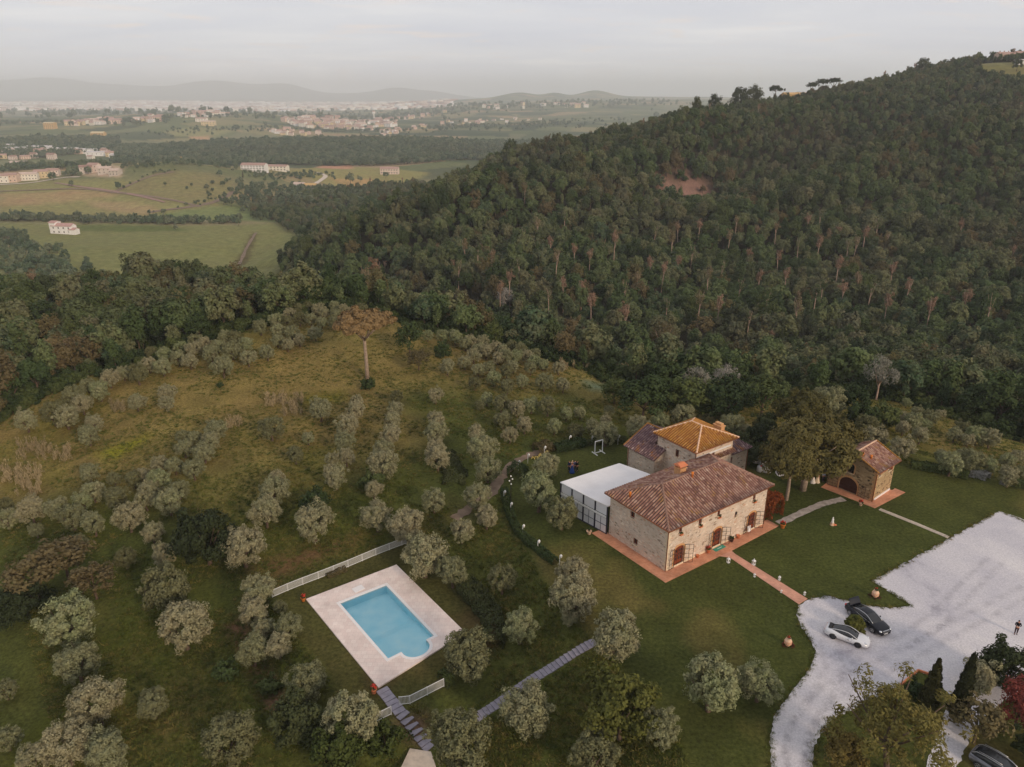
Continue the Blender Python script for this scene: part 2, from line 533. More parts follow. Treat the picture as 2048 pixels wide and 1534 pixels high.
def ground(x, y):
    """height of the ground mesh itself (bilinear) in front of the camera"""
    x, y = np.asarray(x, float), np.asarray(y, float)
    a = np.arctan2(x, y)
    fa = np.clip((a - AZ[0]) / (AZ[1] - AZ[0]), 0, NF - 1.001)
    r = np.sqrt(x * x + y * y)
    ri = np.clip(np.searchsorted(RR, r) - 1, 0, len(RR) - 2)
    fr = np.clip((r - RR[ri]) / (RR[ri + 1] - RR[ri]), 0, 1)
    i = fa.astype(int)
    fa = fa - i
    return (GZ[ri, i] * (1 - fa) + GZ[ri, i + 1] * fa) * (1 - fr) + (GZ[ri + 1, i] * (1 - fa) + GZ[ri + 1, i + 1] * fa) * fr


_TY = np.geomspace(30, 33000, 5200)


def at(px, py, up=0.0, ymin=0):
    """the point of the ground (raised by up) that the photo shows at a pixel"""
    a, s = ray(px, py)
    g = ground(a * _TY, _TY) + up
    d = np.where(_TY < ymin, 1.0, CAM_H + s * _TY - g)
    k = np.argmax(d < 0)
    if d[k] >= 0: return at(px, py + 2, up, ymin)
    k = max(k, 1)
    t = d[k - 1] / (d[k - 1] - d[k]) if d[k - 1] != d[k] else 0
    Y = _TY[k - 1] + t * (_TY[k] - _TY[k - 1])
    x = float(a * Y)
    return Vector((x, float(Y), float(ground(x, Y))))


def pix(x, y, z):
    """world -> photo pixel (arrays)"""
    dz = z - CAM_H
    f = y * CP - dz * SP
    v = y * SP + dz * CP
    return W / 2 + FPX * x / f, H / 2 - FPX * v / f, f


def ppm(p):
    """photo pixels per metre at a world point"""
    return FPX / (p[1] * CP - (p[2] - CAM_H) * SP)
# ------------------------------------------------------------------ materials
def new_mat(name, rough=0.8, spec=0.2):
    m = bpy.data.materials.new(name)
    m.use_nodes = True
    nt = m.node_tree
    b = nt.nodes['Principled BSDF']
    b.inputs['Roughness'].default_value = rough
    b.inputs['Specular IOR Level'].default_value = spec
    return m, nt.nodes, nt.links, b


def flat_mat(name, col, rough=0.6, metal=0.0, spec=0.4, vary=0.12, scale=6.0, coat=0.0):
    """a plain surface with a little procedural unevenness"""
    m, n, l, b = new_mat(name, rough, spec)
    b.inputs['Metallic'].default_value = metal
    b.inputs['Coat Weight'].default_value = coat
    t = N(n, 'ShaderNodeTexCoord')
    z = N(n, 'ShaderNodeTexNoise')
    z.inputs['Scale'].default_value = scale
    z.inputs['Detail'].default_value = 5
    l.new(t.outputs['Object'], z.inputs['Vector'])
    mr = N(n, 'ShaderNodeMapRange')
    mr.inputs[1].default_value, mr.inputs[2].default_value = 0.3, 0.7
    mr.inputs[3].default_value, mr.inputs[4].default_value = 1 - vary, 1 + vary
    l.new(z.outputs[0], mr.inputs[0])
    x = N(n, 'ShaderNodeVectorMath', operation='SCALE')
    x.inputs[0].default_value = col[:3]
    l.new(mr.outputs[0], x.inputs['Scale'])
    l.new(x.outputs[0], b.inputs['Base Color'])
    return m


def ramp(n, stops, interp='LINEAR'):
    c = N(n, 'ShaderNodeValToRGB')
    c.color_ramp.interpolation = interp
    e = c.color_ramp.elements
    while len(e) < len(stops): e.new(0.5)
    for i, (p, k) in enumerate(stops):
        e[i].position = p
        e[i].color = k if len(k) == 4 else (*k, 1)
    return c


def leaf_mat(name, stops, patch=None, patch_amt=0.0, patch_scale=0.012, trans=0.25, rough=0.7, fine=0.35):
    """foliage: hue differs from tree to tree, from clump to clump and in large patches of the wood"""
    m, n, l, b = new_mat(name, rough, 0.15)
    oi = N(n, 'ShaderNodeObjectInfo')
    geo = N(n, 'ShaderNodeNewGeometry')
    cr = ramp(n, stops)
    nz = N(n, 'ShaderNodeTexNoise')
    nz.inputs['Scale'].default_value = 0.45
    nz.inputs['Detail'].default_value = 3
    l.new(geo.outputs['Position'], nz.inputs['Vector'])
    ad = N(n, 'ShaderNodeMath', operation='MULTIPLY_ADD')
    ad.inputs[1].default_value = 0.5
    l.new(nz.outputs[0], ad.inputs[0])
    sub = N(n, 'ShaderNodeMath', operation='SUBTRACT')
    sub.inputs[1].default_value = 0.25
    l.new(oi.outputs['Random'], sub.inputs[0])
    l.new(sub.outputs[0], ad.inputs[2])
    l.new(ad.outputs[0], cr.inputs[0])
    col = cr.outputs[0]
    if patch:
        pn = N(n, 'ShaderNodeTexNoise')
        pn.inputs['Scale'].default_value = patch_scale
        pn.inputs['Detail'].default_value = 4
        pn.inputs['Roughness'].default_value = 0.65
        l.new(geo.outputs['Position'], pn.inputs['Vector'])
        pr = N(n, 'ShaderNodeMapRange')
        pr.inputs[1].default_value, pr.inputs[2].default_value = 0.47, 0.66
        pr.inputs[3].default_value, pr.inputs[4].default_value = 0, patch_amt
        l.new(pn.outputs[0], pr.inputs[0])
        mx = N(n, 'ShaderNodeMixRGB')
        mx.inputs[2].default_value = patch
        l.new(pr.outputs[0], mx.inputs[0])
        l.new(col, mx.inputs[1])
        col = mx.outputs[0]
    # leaf-to-leaf brightness
    ln = N(n, 'ShaderNodeTexNoise')
    ln.inputs['Scale'].default_value = 3.0
    ln.inputs['Detail'].default_value = 2
    l.new(geo.outputs['Position'], ln.inputs['Vector'])
    lr = N(n, 'ShaderNodeMapRange')
    lr.inputs[1].default_value, lr.inputs[2].default_value = 0.3, 0.7
    lr.inputs[3].default_value, lr.inputs[4].default_value = 1 - fine, 1 + fine
    l.new(ln.outputs[0], lr.inputs[0])
    sc = N(n, 'ShaderNodeVectorMath', operation='SCALE')
    l.new(col, sc.inputs[0])
    l.new(lr.outputs[0], sc.inputs['Scale'])
    l.new(sc.outputs[0], b.inputs['Base Color'])
    if trans:
        out = n['Material Output']
        tr = N(n, 'ShaderNodeBsdfTranslucent')
        l.new(sc.outputs[0], tr.inputs[0])
        ms = N(n, 'ShaderNodeMixShader')
        ms.inputs[0].default_value = trans
        l.new(b.outputs[0], ms.inputs[1])
        l.new(tr.outputs[0], ms.inputs[2])
        l.new(ms.outputs[0], out.inputs[0])
    return m


M = {}
# ground: the colour each piece of land has is stored per vertex; grass texture on top
m, n, l, b = new_mat("land", 0.95, 0.05)
at_ = N(n, 'ShaderNodeAttribute', attribute_name='land')
geo = N(n, 'ShaderNodeNewGeometry')
nzA = N(n, 'ShaderNodeTexNoise'); nzA.inputs['Scale'].default_value = 0.16; nzA.inputs['Detail'].default_value = 8; nzA.inputs['Roughness'].default_value = 0.66
nzB = N(n, 'ShaderNodeTexNoise'); nzB.inputs['Scale'].default_value = 2.6; nzB.inputs['Detail'].default_value = 6; nzB.inputs['Roughness'].default_value = 0.7
nzC = N(n, 'ShaderNodeTexNoise'); nzC.inputs['Scale'].default_value = 0.035; nzC.inputs['Detail'].default_value = 7; nzC.inputs['Roughness'].default_value = 0.6
for z in (nzA, nzB, nzC): l.new(geo.outputs['Position'], z.inputs['Vector'])
def mrange(n, l, src, a, b_, c, d):
    r = N(n, 'ShaderNodeMapRange')
    for i, v in enumerate((a, b_, c, d)): r.inputs[i + 1].default_value = v
    l.new(src, r.inputs[0])
    return r.outputs[0]
hs = N(n, 'ShaderNodeHueSaturation')
l.new(at_.outputs['Color'], hs.inputs['Color'])
l.new(mrange(n, l, nzC.outputs[0], .3, .7, 0.485, 0.512), hs.inputs['Hue'])
l.new(mrange(n, l, nzA.outputs[0], .3, .7, 0.74, 1.28), hs.inputs['Value'])
s1 = N(n, 'ShaderNodeVectorMath', operation='SCALE')
l.new(hs.outputs[0], s1.inputs[0])
l.new(mrange(n, l, nzB.outputs[0], .28, .72, 0.45, 1.55), s1.inputs['Scale'])
l.new(s1.outputs[0], b.inputs['Base Color'])
bp = N(n, 'ShaderNodeBump'); bp.inputs['Strength'].default_value = 0.6; bp.inputs['Distance'].default_value = 0.3
l.new(nzB.outputs[0], bp.inputs['Height'])
l.new(bp.outputs[0], b.inputs['Normal'])
M['land'] = m

# pale crushed-stone gravel with wheel wear
m, n, l, b = new_mat("gravel", 0.9, 0.1)
geo = N(n, 'ShaderNodeNewGeometry')
zA = N(n, 'ShaderNodeTexNoise'); zA.inputs['Scale'].default_value = 0.09; zA.inputs['Detail'].default_value = 9; zA.inputs['Roughness'].default_value = 0.62; zA.inputs['Distortion'].default_value = 0.6
zB = N(n, 'ShaderNodeTexNoise'); zB.inputs['Scale'].default_value = 5; zB.inputs['Detail'].default_value = 6; zB.inputs['Roughness'].default_value = .8
for z in (zA, zB): l.new(geo.outputs['Position'], z.inputs['Vector'])
cr = ramp(n, [(.30, lin(150, 146, 156)), (.42, lin(200, 196, 201)), (.58, lin(216, 211, 212)), (.72, lin(226, 221, 219))])
l.new(zA.outputs[0], cr.inputs[0])
s1 = N(n, 'ShaderNodeVectorMath', operation='SCALE')
l.new(cr.outputs[0], s1.inputs[0])
l.new(mrange(n, l, zB.outputs[0], .3, .7, 0.70, 1.18), s1.inputs['Scale'])
l.new(s1.outputs[0], b.inputs['Base Color'])
M['gravel'] = m


def brick_mat(name, c1, c2, mort, bw, bh, mortar=0.012, rough=0.85, offset=0.5, noise=0.2, bump=0.3, uv=True, squash=1.0, vary=0.25):
    m, n, l, b = new_mat(name, rough, 0.15)
    if uv:
        t = N(n, 'ShaderNodeUVMap'); src = t.outputs[0]
    else:
        t = N(n, 'ShaderNodeNewGeometry'); src = t.outputs['Position']
    geo = N(n, 'ShaderNodeNewGeometry')
    br = N(n, 'ShaderNodeTexBrick')
    br.offset = offset
    br.inputs['Color1'].default_value, br.inputs['Color2'].default_value, br.inputs['Mortar'].default_value = c1, c2, mort
    br.inputs['Scale'].default_value = 1.0
    br.inputs['Mortar Size'].default_value = mortar
    br.inputs['Mortar Smooth'].default_value = 0.3
    br.inputs['Brick Width'].default_value = bw
    br.inputs['Row Height'].default_value = bh
    if noise:
        dn = N(n, 'ShaderNodeTexNoise'); dn.inputs['Scale'].default_value = 1.7; dn.inputs['Detail'].default_value = 3
        l.new(src, dn.inputs['Vector'])
        sb = N(n, 'ShaderNodeVectorMath', operation='MULTIPLY_ADD')
        sb.inputs[1].default_value = (noise,) * 3
        l.new(dn.outputs['Color'], sb.inputs[0])
        l.new(src, sb.inputs[2])
        src2 = sb.outputs[0]
    else:
        src2 = src
    l.new(src2, br.inputs['Vector'])
    vn = N(n, 'ShaderNodeTexNoise'); vn.inputs['Scale'].default_value = 0.5; vn.inputs['Detail'].default_value = 6
    l.new(geo.outputs['Position'], vn.inputs['Vector'])
    s1 = N(n, 'ShaderNodeVectorMath', operation='SCALE')
    l.new(br.outputs['Color'], s1.inputs[0])
    l.new(mrange(n, l, vn.outputs[0], .3, .7, 1 - vary, 1 + vary), s1.inputs['Scale'])
    l.new(s1.outputs[0], b.inputs['Base Color'])
    bp = N(n, 'ShaderNodeBump'); bp.inputs['Strength'].default_value = bump; bp.inputs['Distance'].default_value = 0.04
    bp.invert = True
    l.new(br.outputs['Fac'], bp.inputs['Height'])
    l.new(bp.outputs[0], b.inputs['Normal'])
    return m


def stone_mat(name, stops, mort, sx=2.1, sy=4.6, dark=0.5):
    """rubble stone wall: irregular flat stones (voronoi) with pale mortar, uv in metres"""
    m, n, l, b = new_mat(name, 0.9, 0.1)
    t = N(n, 'ShaderNodeUVMap')
    mp = N(n, 'ShaderNodeMapping'); mp.inputs['Scale'].default_value = (sx, sy, 1)
    dn = N(n, 'ShaderNodeTexNoise'); dn.inputs['Scale'].default_value = 1.4; dn.inputs['Detail'].default_value = 3
    l.new(t.outputs[0], dn.inputs['Vector'])
    ma = N(n, 'ShaderNodeVectorMath', operation='MULTIPLY_ADD'); ma.inputs[1].default_value = (.25, .25, 0)
    l.new(dn.outputs['Color'], ma.inputs[0]); l.new(t.outputs[0], ma.inputs[2]); l.new(ma.outputs[0], mp.inputs[0])
    v1 = N(n, 'ShaderNodeTexVoronoi'); v1.feature = 'F1'; v1.inputs['Scale'].default_value = 1; v1.inputs['Randomness'].default_value = .85
    v2 = N(n, 'ShaderNodeTexVoronoi'); v2.feature = 'DISTANCE_TO_EDGE'; v2.inputs['Scale'].default_value = 1; v2.inputs['Randomness'].default_value = .85
    for v in (v1, v2): l.new(mp.outputs[0], v.inputs['Vector'])
    sp = N(n, 'ShaderNodeSeparateColor'); l.new(v1.outputs['Color'], sp.inputs[0])
    cr = ramp(n, stops); l.new(sp.outputs[0], cr.inputs[0])
    big = N(n, 'ShaderNodeTexNoise'); big.inputs['Scale'].default_value = .35; big.inputs['Detail'].default_value = 6
    l.new(t.outputs[0], big.inputs['Vector'])
    s1 = N(n, 'ShaderNodeVectorMath', operation='SCALE'); l.new(cr.outputs[0], s1.inputs[0])
    l.new(mrange(n, l, big.outputs[0], .3, .7, .8, 1.2), s1.inputs['Scale'])
    mx = N(n, 'ShaderNodeMixRGB'); mx.inputs[2].default_value = mort
    sm_ = N(n, 'ShaderNodeTexNoise'); sm_.inputs['Scale'].default_value = .9; sm_.inputs['Detail'].default_value = 5
    l.new(t.outputs[0], sm_.inputs['Vector'])
    mm = N(n, 'ShaderNodeMath', operation='MAXIMUM')       # mortar joints, and mortar smeared over the stones in places
    l.new(mrange(n, l, v2.outputs['Distance'], .02, .09, 1, 0), mm.inputs[0]); l.new(mrange(n, l, sm_.outputs[0], .48, .68, 0, .7), mm.inputs[1])
    l.new(mm.outputs[0], mx.inputs[0])
    l.new(s1.outputs[0], mx.inputs[1]); l.new(mx.outputs[0], b.inputs['Base Color'])
    bp = N(n, 'ShaderNodeBump'); bp.inputs['Strength'].default_value = .5; bp.inputs['Distance'].default_value = .05
    l.new(mrange(n, l, v2.outputs['Distance'], 0, .15, 0, 1), bp.inputs['Height']); l.new(bp.outputs[0], b.inputs['Normal'])
    return m


def tile_mat(name, stops, lichen=None, lichen_amt=0.0, tw_=0.40, th=0.45):
    """clay roof tiles: every tile of the laid rows has its own tone, uv in metres (u along eave, v down the slope)"""
    m, n, l, b = new_mat(name, 0.85, 0.15)
    t = N(n, 'ShaderNodeUVMap')
    mp = N(n, 'ShaderNodeMapping'); mp.inputs['Scale'].default_value = (1 / tw_, 1 / th, 1)
    l.new(t.outputs[0], mp.inputs[0])
    fl = N(n, 'ShaderNodeVectorMath', operation='FLOOR'); l.new(mp.outputs[0], fl.inputs[0])
    wn_ = N(n, 'ShaderNodeTexWhiteNoise'); wn_.noise_dimensions = '2D'; l.new(fl.outputs[0], wn_.inputs['Vector'])
    big = N(n, 'ShaderNodeTexNoise'); big.inputs['Scale'].default_value = .8; big.inputs['Detail'].default_value = 7; big.inputs['Roughness'].default_value = .65
    l.new(t.outputs[0], big.inputs['Vector'])
    ad = N(n, 'ShaderNodeMath', operation='MULTIPLY_ADD'); ad.inputs[1].default_value = .62
    l.new(wn_.outputs['Value'], ad.inputs[0]); l.new(mrange(n, l, big.outputs[0], .25, .75, 0, .38), ad.inputs[2])
    cr = ramp(n, stops); l.new(ad.outputs[0], cr.inputs[0])
    col = cr.outputs[0]
    if lichen:
        ln = N(n, 'ShaderNodeTexNoise'); ln.inputs['Scale'].default_value = .55; ln.inputs['Detail'].default_value = 9; ln.inputs['Roughness'].default_value = .7
        l.new(t.outputs[0], ln.inputs['Vector'])
        mx = N(n, 'ShaderNodeMixRGB'); mx.inputs[2].default_value = lichen
        l.new(mrange(n, l, ln.outputs[0], .56 - lichen_amt * .3, .70 - lichen_amt * .25, 0, .85), mx.inputs[0]); l.new(col, mx.inputs[1]); col = mx.outputs[0]
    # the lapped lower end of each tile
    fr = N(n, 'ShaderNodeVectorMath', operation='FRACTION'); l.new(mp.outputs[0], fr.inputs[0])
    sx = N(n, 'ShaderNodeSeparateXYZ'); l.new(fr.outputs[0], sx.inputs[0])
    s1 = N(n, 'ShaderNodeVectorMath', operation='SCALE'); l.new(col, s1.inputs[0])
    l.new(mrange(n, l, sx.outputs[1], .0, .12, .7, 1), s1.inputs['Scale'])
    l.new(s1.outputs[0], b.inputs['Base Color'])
    return m


M['stone'] = stone_mat("rubble_stone", [(0, lin(140, 118, 100)), (.07, lin(190, 166, 142)), (.4, lin(218, 198, 176)), (.65, lin(208, 180, 156)), (.85, lin(232, 216, 196)), (1, lin(204, 160, 130))], lin(216, 200, 184))
M['stone_dark'] = stone_mat("rough_stone", [(0, lin(84, 70, 56)), (.25, lin(150, 124, 92)), (.5, lin(186, 158, 118)), (.75, lin(168, 140, 104)), (1, lin(200, 176, 138))], lin(176, 152, 118), 1.9, 4.2)
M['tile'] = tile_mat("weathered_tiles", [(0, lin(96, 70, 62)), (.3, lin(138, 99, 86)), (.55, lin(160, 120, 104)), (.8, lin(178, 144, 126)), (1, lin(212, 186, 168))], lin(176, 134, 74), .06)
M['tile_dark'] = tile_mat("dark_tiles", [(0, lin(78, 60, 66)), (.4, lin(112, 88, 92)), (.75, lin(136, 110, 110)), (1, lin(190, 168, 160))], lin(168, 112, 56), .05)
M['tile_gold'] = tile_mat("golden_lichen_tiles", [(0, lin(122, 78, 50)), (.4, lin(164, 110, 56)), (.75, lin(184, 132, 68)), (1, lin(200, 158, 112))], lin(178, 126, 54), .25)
M['tile_channel'] = flat_mat('tile_channel', lin(84, 62, 56), .95, vary=.3, scale=2)  # channels between cover tiles: shade and dirt put into one dark colour
M['gold_channel'] = flat_mat('gold_channel', lin(112, 70, 40), .95, vary=.3, scale=2)  # same painted channel shade and dirt, toned for the golden tower roof
M['terracotta'] = flat_mat("terracotta", lin(206, 124, 84), .8)
M['terracotta_pale'] = flat_mat("pale_terracotta", lin(224, 186, 156), .85, vary=.2, scale=3)
M['orange_clay'] = flat_mat("orange_clay", lin(214, 124, 50), .8)
M['patio'] = brick_mat("patio_brick", lin(196, 132, 100), lin(210, 152, 120), lin(184, 134, 108), .28, .14, .01, uv=False, noise=0, bump=.1)
M['path_brick'] = brick_mat("path_brick", lin(202, 146, 122), lin(214, 160, 136), lin(196, 150, 130), .28, .14, .01, uv=False, noise=0, bump=.1)
M['deck'] = brick_mat("pool_paving", lin(226, 206, 196), lin(234, 218, 208), lin(208, 188, 178), .6, .6, .012, uv=False, noise=0, bump=.1, vary=.13)
M['white'] = flat_mat("white_paint", (.8, .79, .77, 1), .5, vary=.05)
M['white_stone'] = flat_mat("pool_coping", lin(236, 230, 226), .7, vary=.06)
M['canvas'] = flat_mat("white_membrane", lin(232, 228, 226), .75, vary=.05, scale=.6)
M['wood'] = flat_mat("red_brown_wood", lin(132, 66, 40), .55, vary=.25, scale=5)
M['dark_wood'] = flat_mat("dark_wood", lin(74, 44, 36), .55, vary=.25, scale=5)
M['iron'] = flat_mat("wrought_iron", lin(62, 52, 50), .5, .3)
M['frame_blue'] = flat_mat("dark_steel_frame", lin(52, 50, 66), .45, .3)
M['copper'] = flat_mat("copper_pipe", lin(150, 92, 60), .45, .5)
M['trim_stone'] = flat_mat("dressed_stone", lin(226, 206, 176), .85, vary=.15, scale=4)
M['brick_trim'] = flat_mat("brick_trim", lin(206, 156, 108), .85, vary=.2, scale=9)
M['slab'] = flat_mat("grey_slab", lin(148, 142, 152), .8, vary=.15, scale=2)
M['slab_pale'] = flat_mat("pale_slab", lin(206, 190, 172), .8, vary=.15, scale=2)
M['dirt'] = flat_mat("bare_earth", lin(128, 108, 90), .95, vary=.3, scale=.7)
M['gravel_path'] = flat_mat("grey_gravel", lin(168, 156, 146), .95, vary=.3, scale=1.5)
M['bark'] = flat_mat("bark", lin(96, 78, 64), .95, vary=.35, scale=3)
M['pine_bark'] = flat_mat("pine_bark", lin(156, 136, 118), .95, vary=.3, scale=3)
M['pale_bark'] = flat_mat("pale_bark", lin(170, 144, 126), .95, vary=.3, scale=3)
M['petal_red'] = flat_mat("red_petals", lin(200, 62, 44), .7, vary=.4, scale=14)
M['petal_yellow'] = flat_mat("yellow_petals", lin(214, 190, 110), .7, vary=.3, scale=14)
m, n, l, b = new_mat("window_glass", .08, .6); b.inputs['Base Color'].default_value = (.025, .027, .03, 1); M['glass'] = m
m, n, l, b = new_mat("panel_glass", .25, .5); b.inputs['Base Color'].default_value = (.80, .79, .81, 1); b.inputs['Transmission Weight'].default_value = .08; M['panel'] = m
M['black'] = flat_mat("black_rubber", (.02, .02, .022, 1), .7)
M['steel'] = flat_mat("bright_steel", (.55, .55, .56, 1), .3, .8)
M['far_white'] = flat_mat("far_plaster", lin(232, 214, 196), .9, vary=.1, scale=.2)

# foliage
M['olive'] = leaf_mat("olive_leaves", [(0, lin(104, 102, 68)), (.35, lin(134, 134, 98)), (.65, lin(152, 144, 112)), (1, lin(134, 140, 98))], trans=.15)
M['oak'] = leaf_mat("woodland_leaves", [(0, lin(58, 74, 44)), (.3, lin(82, 98, 58)), (.55, lin(102, 114, 72)), (.8, lin(116, 116, 82)), (1, lin(76, 96, 68))], lin(124, 106, 90), .42)
M['fargreen'] = leaf_mat("far_wood_leaves", [(0, lin(74, 92, 70)), (.5, lin(98, 114, 86)), (1, lin(122, 128, 100))], lin(98, 94, 74), .4, .004)
M['brownleaf'] = leaf_mat("brown_leaves", [(0, lin(92, 84, 56)), (.5, lin(114, 100, 70)), (1, lin(106, 100, 64))])
M['bush'] = leaf_mat("dark_bush_leaves", [(0, lin(52, 66, 38)), (.5, lin(70, 84, 48)), (1, lin(90, 98, 54))])
M['broad'] = leaf_mat("broad_leaves", [(0, lin(62, 74, 36)), (.5, lin(84, 92, 44)), (1, lin(100, 100, 48))])
M['dim_green'] = leaf_mat("holm_oak_leaves", [(0, lin(52, 60, 36)), (.5, lin(68, 76, 46)), (1, lin(84, 88, 54))])
M['pine'] = leaf_mat("pine_needles", [(0, lin(86, 82, 44)), (.5, lin(114, 102, 57)), (1, lin(134, 112, 70))], trans=.1)
M['pine_flat'] = leaf_mat("umbrella_pine_needles", [(0, lin(108, 90, 58)), (.5, lin(136, 112, 76)), (1, lin(120, 104, 66))], trans=.1)
M['deadpine'] = leaf_mat("dying_pine_needles", [(0, lin(128, 102, 82)), (.5, lin(146, 116, 94)), (1, lin(112, 106, 74))], trans=.1)
M['grey_tree'] = leaf_mat("silver_leaves", [(0, lin(140, 136, 126)), (.5, lin(158, 152, 142)), (1, lin(128, 126, 112))])
M['cypress'] = leaf_mat("cypress_leaves", [(0, lin(54, 58, 36)), (.5, lin(74, 74, 44)), (1, lin(88, 80, 52))], trans=.05)
M['red'] = leaf_mat("red_leaves", [(0, lin(104, 36, 28)), (.5, lin(132, 54, 36)), (1, lin(158, 92, 48))])
M['redtree'] = leaf_mat("dull_red_leaves", [(0, lin(112, 52, 46)), (.5, lin(134, 70, 62)), (1, lin(98, 60, 54))])
M['airy'] = leaf_mat("yellow_green_leaves", [(0, lin(106, 94, 50)), (.5, lin(128, 112, 62)), (1, lin(112, 110, 58))])
M['box'] = leaf_mat("box_leaves", [(0, lin(64, 70, 26)), (.5, lin(80, 84, 34)), (1, lin(96, 88, 42))], trans=.1)
M['reed'] = leaf_mat("dry_reeds", [(0, lin(148, 132, 100)), (.5, lin(168, 150, 116)), (1, lin(132, 120, 88))], trans=.1)
M['lavender'] = leaf_mat("silver_shrub_leaves", [(0, lin(150, 148, 142)), (.5, lin(170, 166, 160)), (1, lin(130, 132, 116))])
# ------------------------------------------------------------------ ground sheet, coloured by land use


def poly_world(pts, z=None):
    return [(FZ(x, y, z)[:2] if z is not None else tuple(at(x, y)[:2])) for x, y in pts]


LAWN_POLY = poly_world([(1020, 930), (1090, 905), (1160, 885), (1260, 868), (1400, 870), (1560, 890), (1640, 905), (1810, 930), (2048, 968), (2400, 1050), (2400, 1700), (1500, 1720), (1400, 1534), (1340, 1440), (1250, 1340), (1165, 1240), (1090, 1150), (1040, 1060), (1012, 990)])
FIELDS = []   # (polygon, colour)
def field(pts, col, soft=4): FIELDS.append((poly_world(pts), np.array(lin(*col)[:3]), soft))
_gx, _gy, _gz = GX.ravel(), GY.ravel(), GZ.ravel()
_r = np.sqrt(_gx ** 2 + _gy ** 2)
land = np.empty((len(_gx), 3))
c = lambda *a: np.array(lin(*a)[:3])
# meadow of the olive knoll: green with drier, browner stretches
n1 = fnoise(_gx, _gy, 38, 21, 5); n2 = fnoise(_gx, _gy, 22, 31, 4); n3 = fnoise(_gx, _gy, 9, 41, 3)
dry = sstep(-.1, .5, n1 * .8 + .75 * sstep(100, 160, _r) - .22)
base = c(80, 84, 40) * (1 - dry)[:, None] + c(128, 112, 64) * dry[:, None]
lush = sstep(.28, .6, n2) * .35
base = base * (1 - lush)[:, None] + c(96, 100, 30) * lush[:, None]
brn = sstep(.2, .6, n3) * .35
base = base * (1 - brn)[:, None] + c(92, 80, 48) * brn[:, None]
land[:] = base
# woods: floor of leaf litter; far: patchwork of farmland, then plain and hills
wood = sstep(165, 185, _r)
land = land * (1 - wood)[:, None] + c(52, 48, 34) * wood[:, None]
KNOLL = poly_world([(-250, 985), (0, 850), (100, 796), (200, 757), (330, 717), (450, 678), (560, 648), (640, 630), (750, 630), (850, 663), (1000, 699), (1100, 725), (1190, 755), (1250, 796), (1330, 815), (1450, 838), (1560, 800), (1760, 800), (1900, 840), (2048, 892), (2300, 950), (2400, 1534), (1000, 1900), (-300, 1800)])
kd = poly_dist(_gx, _gy, KNOLL)
kn = 1 - sstep(-3, 4, kd + n3 * 3)
land = land * (1 - kn)[:, None] + base * kn[:, None]
farm = sstep(430, 560, _r)
inhill = (np.arctan2(_gx, _gy) > math.atan(ray(600, 500)[0])) & (_r < 1020)
f1 = fnoise(_gx, _gy, 260, 51, 4)
fc = c(112, 114, 76) * (1 - sstep(-.3, .5, f1))[:, None] + c(140, 130, 94) * sstep(-.3, .5, f1)[:, None]
fm = farm * (~inhill)
land = land * (1 - fm)[:, None] + fc * fm[:, None]
far = sstep(1900, 2600, _r)
f2 = fnoise(_gx, _gy, 420, 61, 5)
fc2 = c(82, 90, 64) * (1 - sstep(-.25, .35, f2))[:, None] + c(124, 122, 88) * sstep(-.25, .35, f2)[:, None]
land = land * (1 - far)[:, None] + fc2 * far[:, None]
# patchwork of fields, vineyards and groves
wx_ = _gx + 40 * vnoise(_gx, _gy, 300, 91); wy_ = _gy + 40 * vnoise(_gx, _gy, 300, 92)
blk = np.floor(wx_ / 900) * 1.7 + np.floor(wy_ / 1100) * 2.3
fx_ = np.floor((wx_ * np.cos(blk) + wy_ * np.sin(blk)) / 190); fy_ = np.floor((-wx_ * np.sin(blk) + wy_ * np.cos(blk)) / 120)
hs_ = np.sin(fx_ * 12.9898 + fy_ * 78.233 + blk * 37.7) * 43758.5453; hs_ = hs_ - np.floor(hs_)
tints = np.array([c(96, 106, 68), c(70, 84, 58), c(142, 132, 92), c(112, 116, 80), c(168, 142, 108), c(84, 94, 62), c(120, 118, 86), c(62, 76, 54)])
pw_ = (sstep(1050, 1300, _r) * .75)[:, None] * (~inhill)[:, None]
land = land * (1 - pw_) + tints[(hs_ * 7.99).astype(int)] * pw_
mt = sstep(15000, 17500, _r)
land = land * (1 - mt)[:, None] + c(72, 84, 70) * mt[:, None]
# the city plain: pale roofs and streets
city = sstep(7500, 9500, _r) * (1 - mt) * (1 - sstep(-72, -45, _gz)) * sstep(-.25, .3, fnoise(_gx, _gy, 2600, 71, 4) + .12)
land = land * (1 - city)[:, None] + c(196, 172, 154) * city[:, None]
# single fields and bare patches (photo pixel outline -> place on the ground -> colour)
field([(0, 370), (100, 358), (190, 358), (330, 372), (470, 378), (560, 405), (430, 428), (300, 432), (0, 425)], (138, 132, 84), 10)
field([(0, 388), (150, 380), (300, 384), (170, 398), (60, 410), (0, 412)], (158, 134, 96), 8)
field([(160, 398), (270, 405), (330, 420), (290, 431), (190, 415)], (158, 138, 98), 6)
field([(225, 385), (290, 355), (345, 342), (420, 348), (470, 365), (440, 400), (390, 412), (300, 405)], (130, 122, 80), 8)
field([(480, 388), (500, 390), (500, 402), (465, 398)], (176, 140, 110), 4)
field([(300, 432), (420, 412), (470, 408), (560, 422), (560, 445), (440, 440)], (116, 126, 78), 6)
field([(0, 447), (200, 447), (420, 452), (560, 445), (600, 470), (560, 560), (300, 600), (90, 500), (20, 460)], (124, 124, 76), 8)
field([(150, 450), (340, 452), (380, 462), (160, 462)], (96, 104, 56), 6)
field([(470, 528), (505, 465), (515, 466), (483, 532)], (92, 84, 52), 2)
field([(575, 342), (680, 332), (860, 345), (760, 392), (690, 392), (660, 370)], (146, 138, 84), 10)
field([(660, 356), (740, 358), (840, 372), (760, 385), (700, 378)], (180, 146, 96), 8)
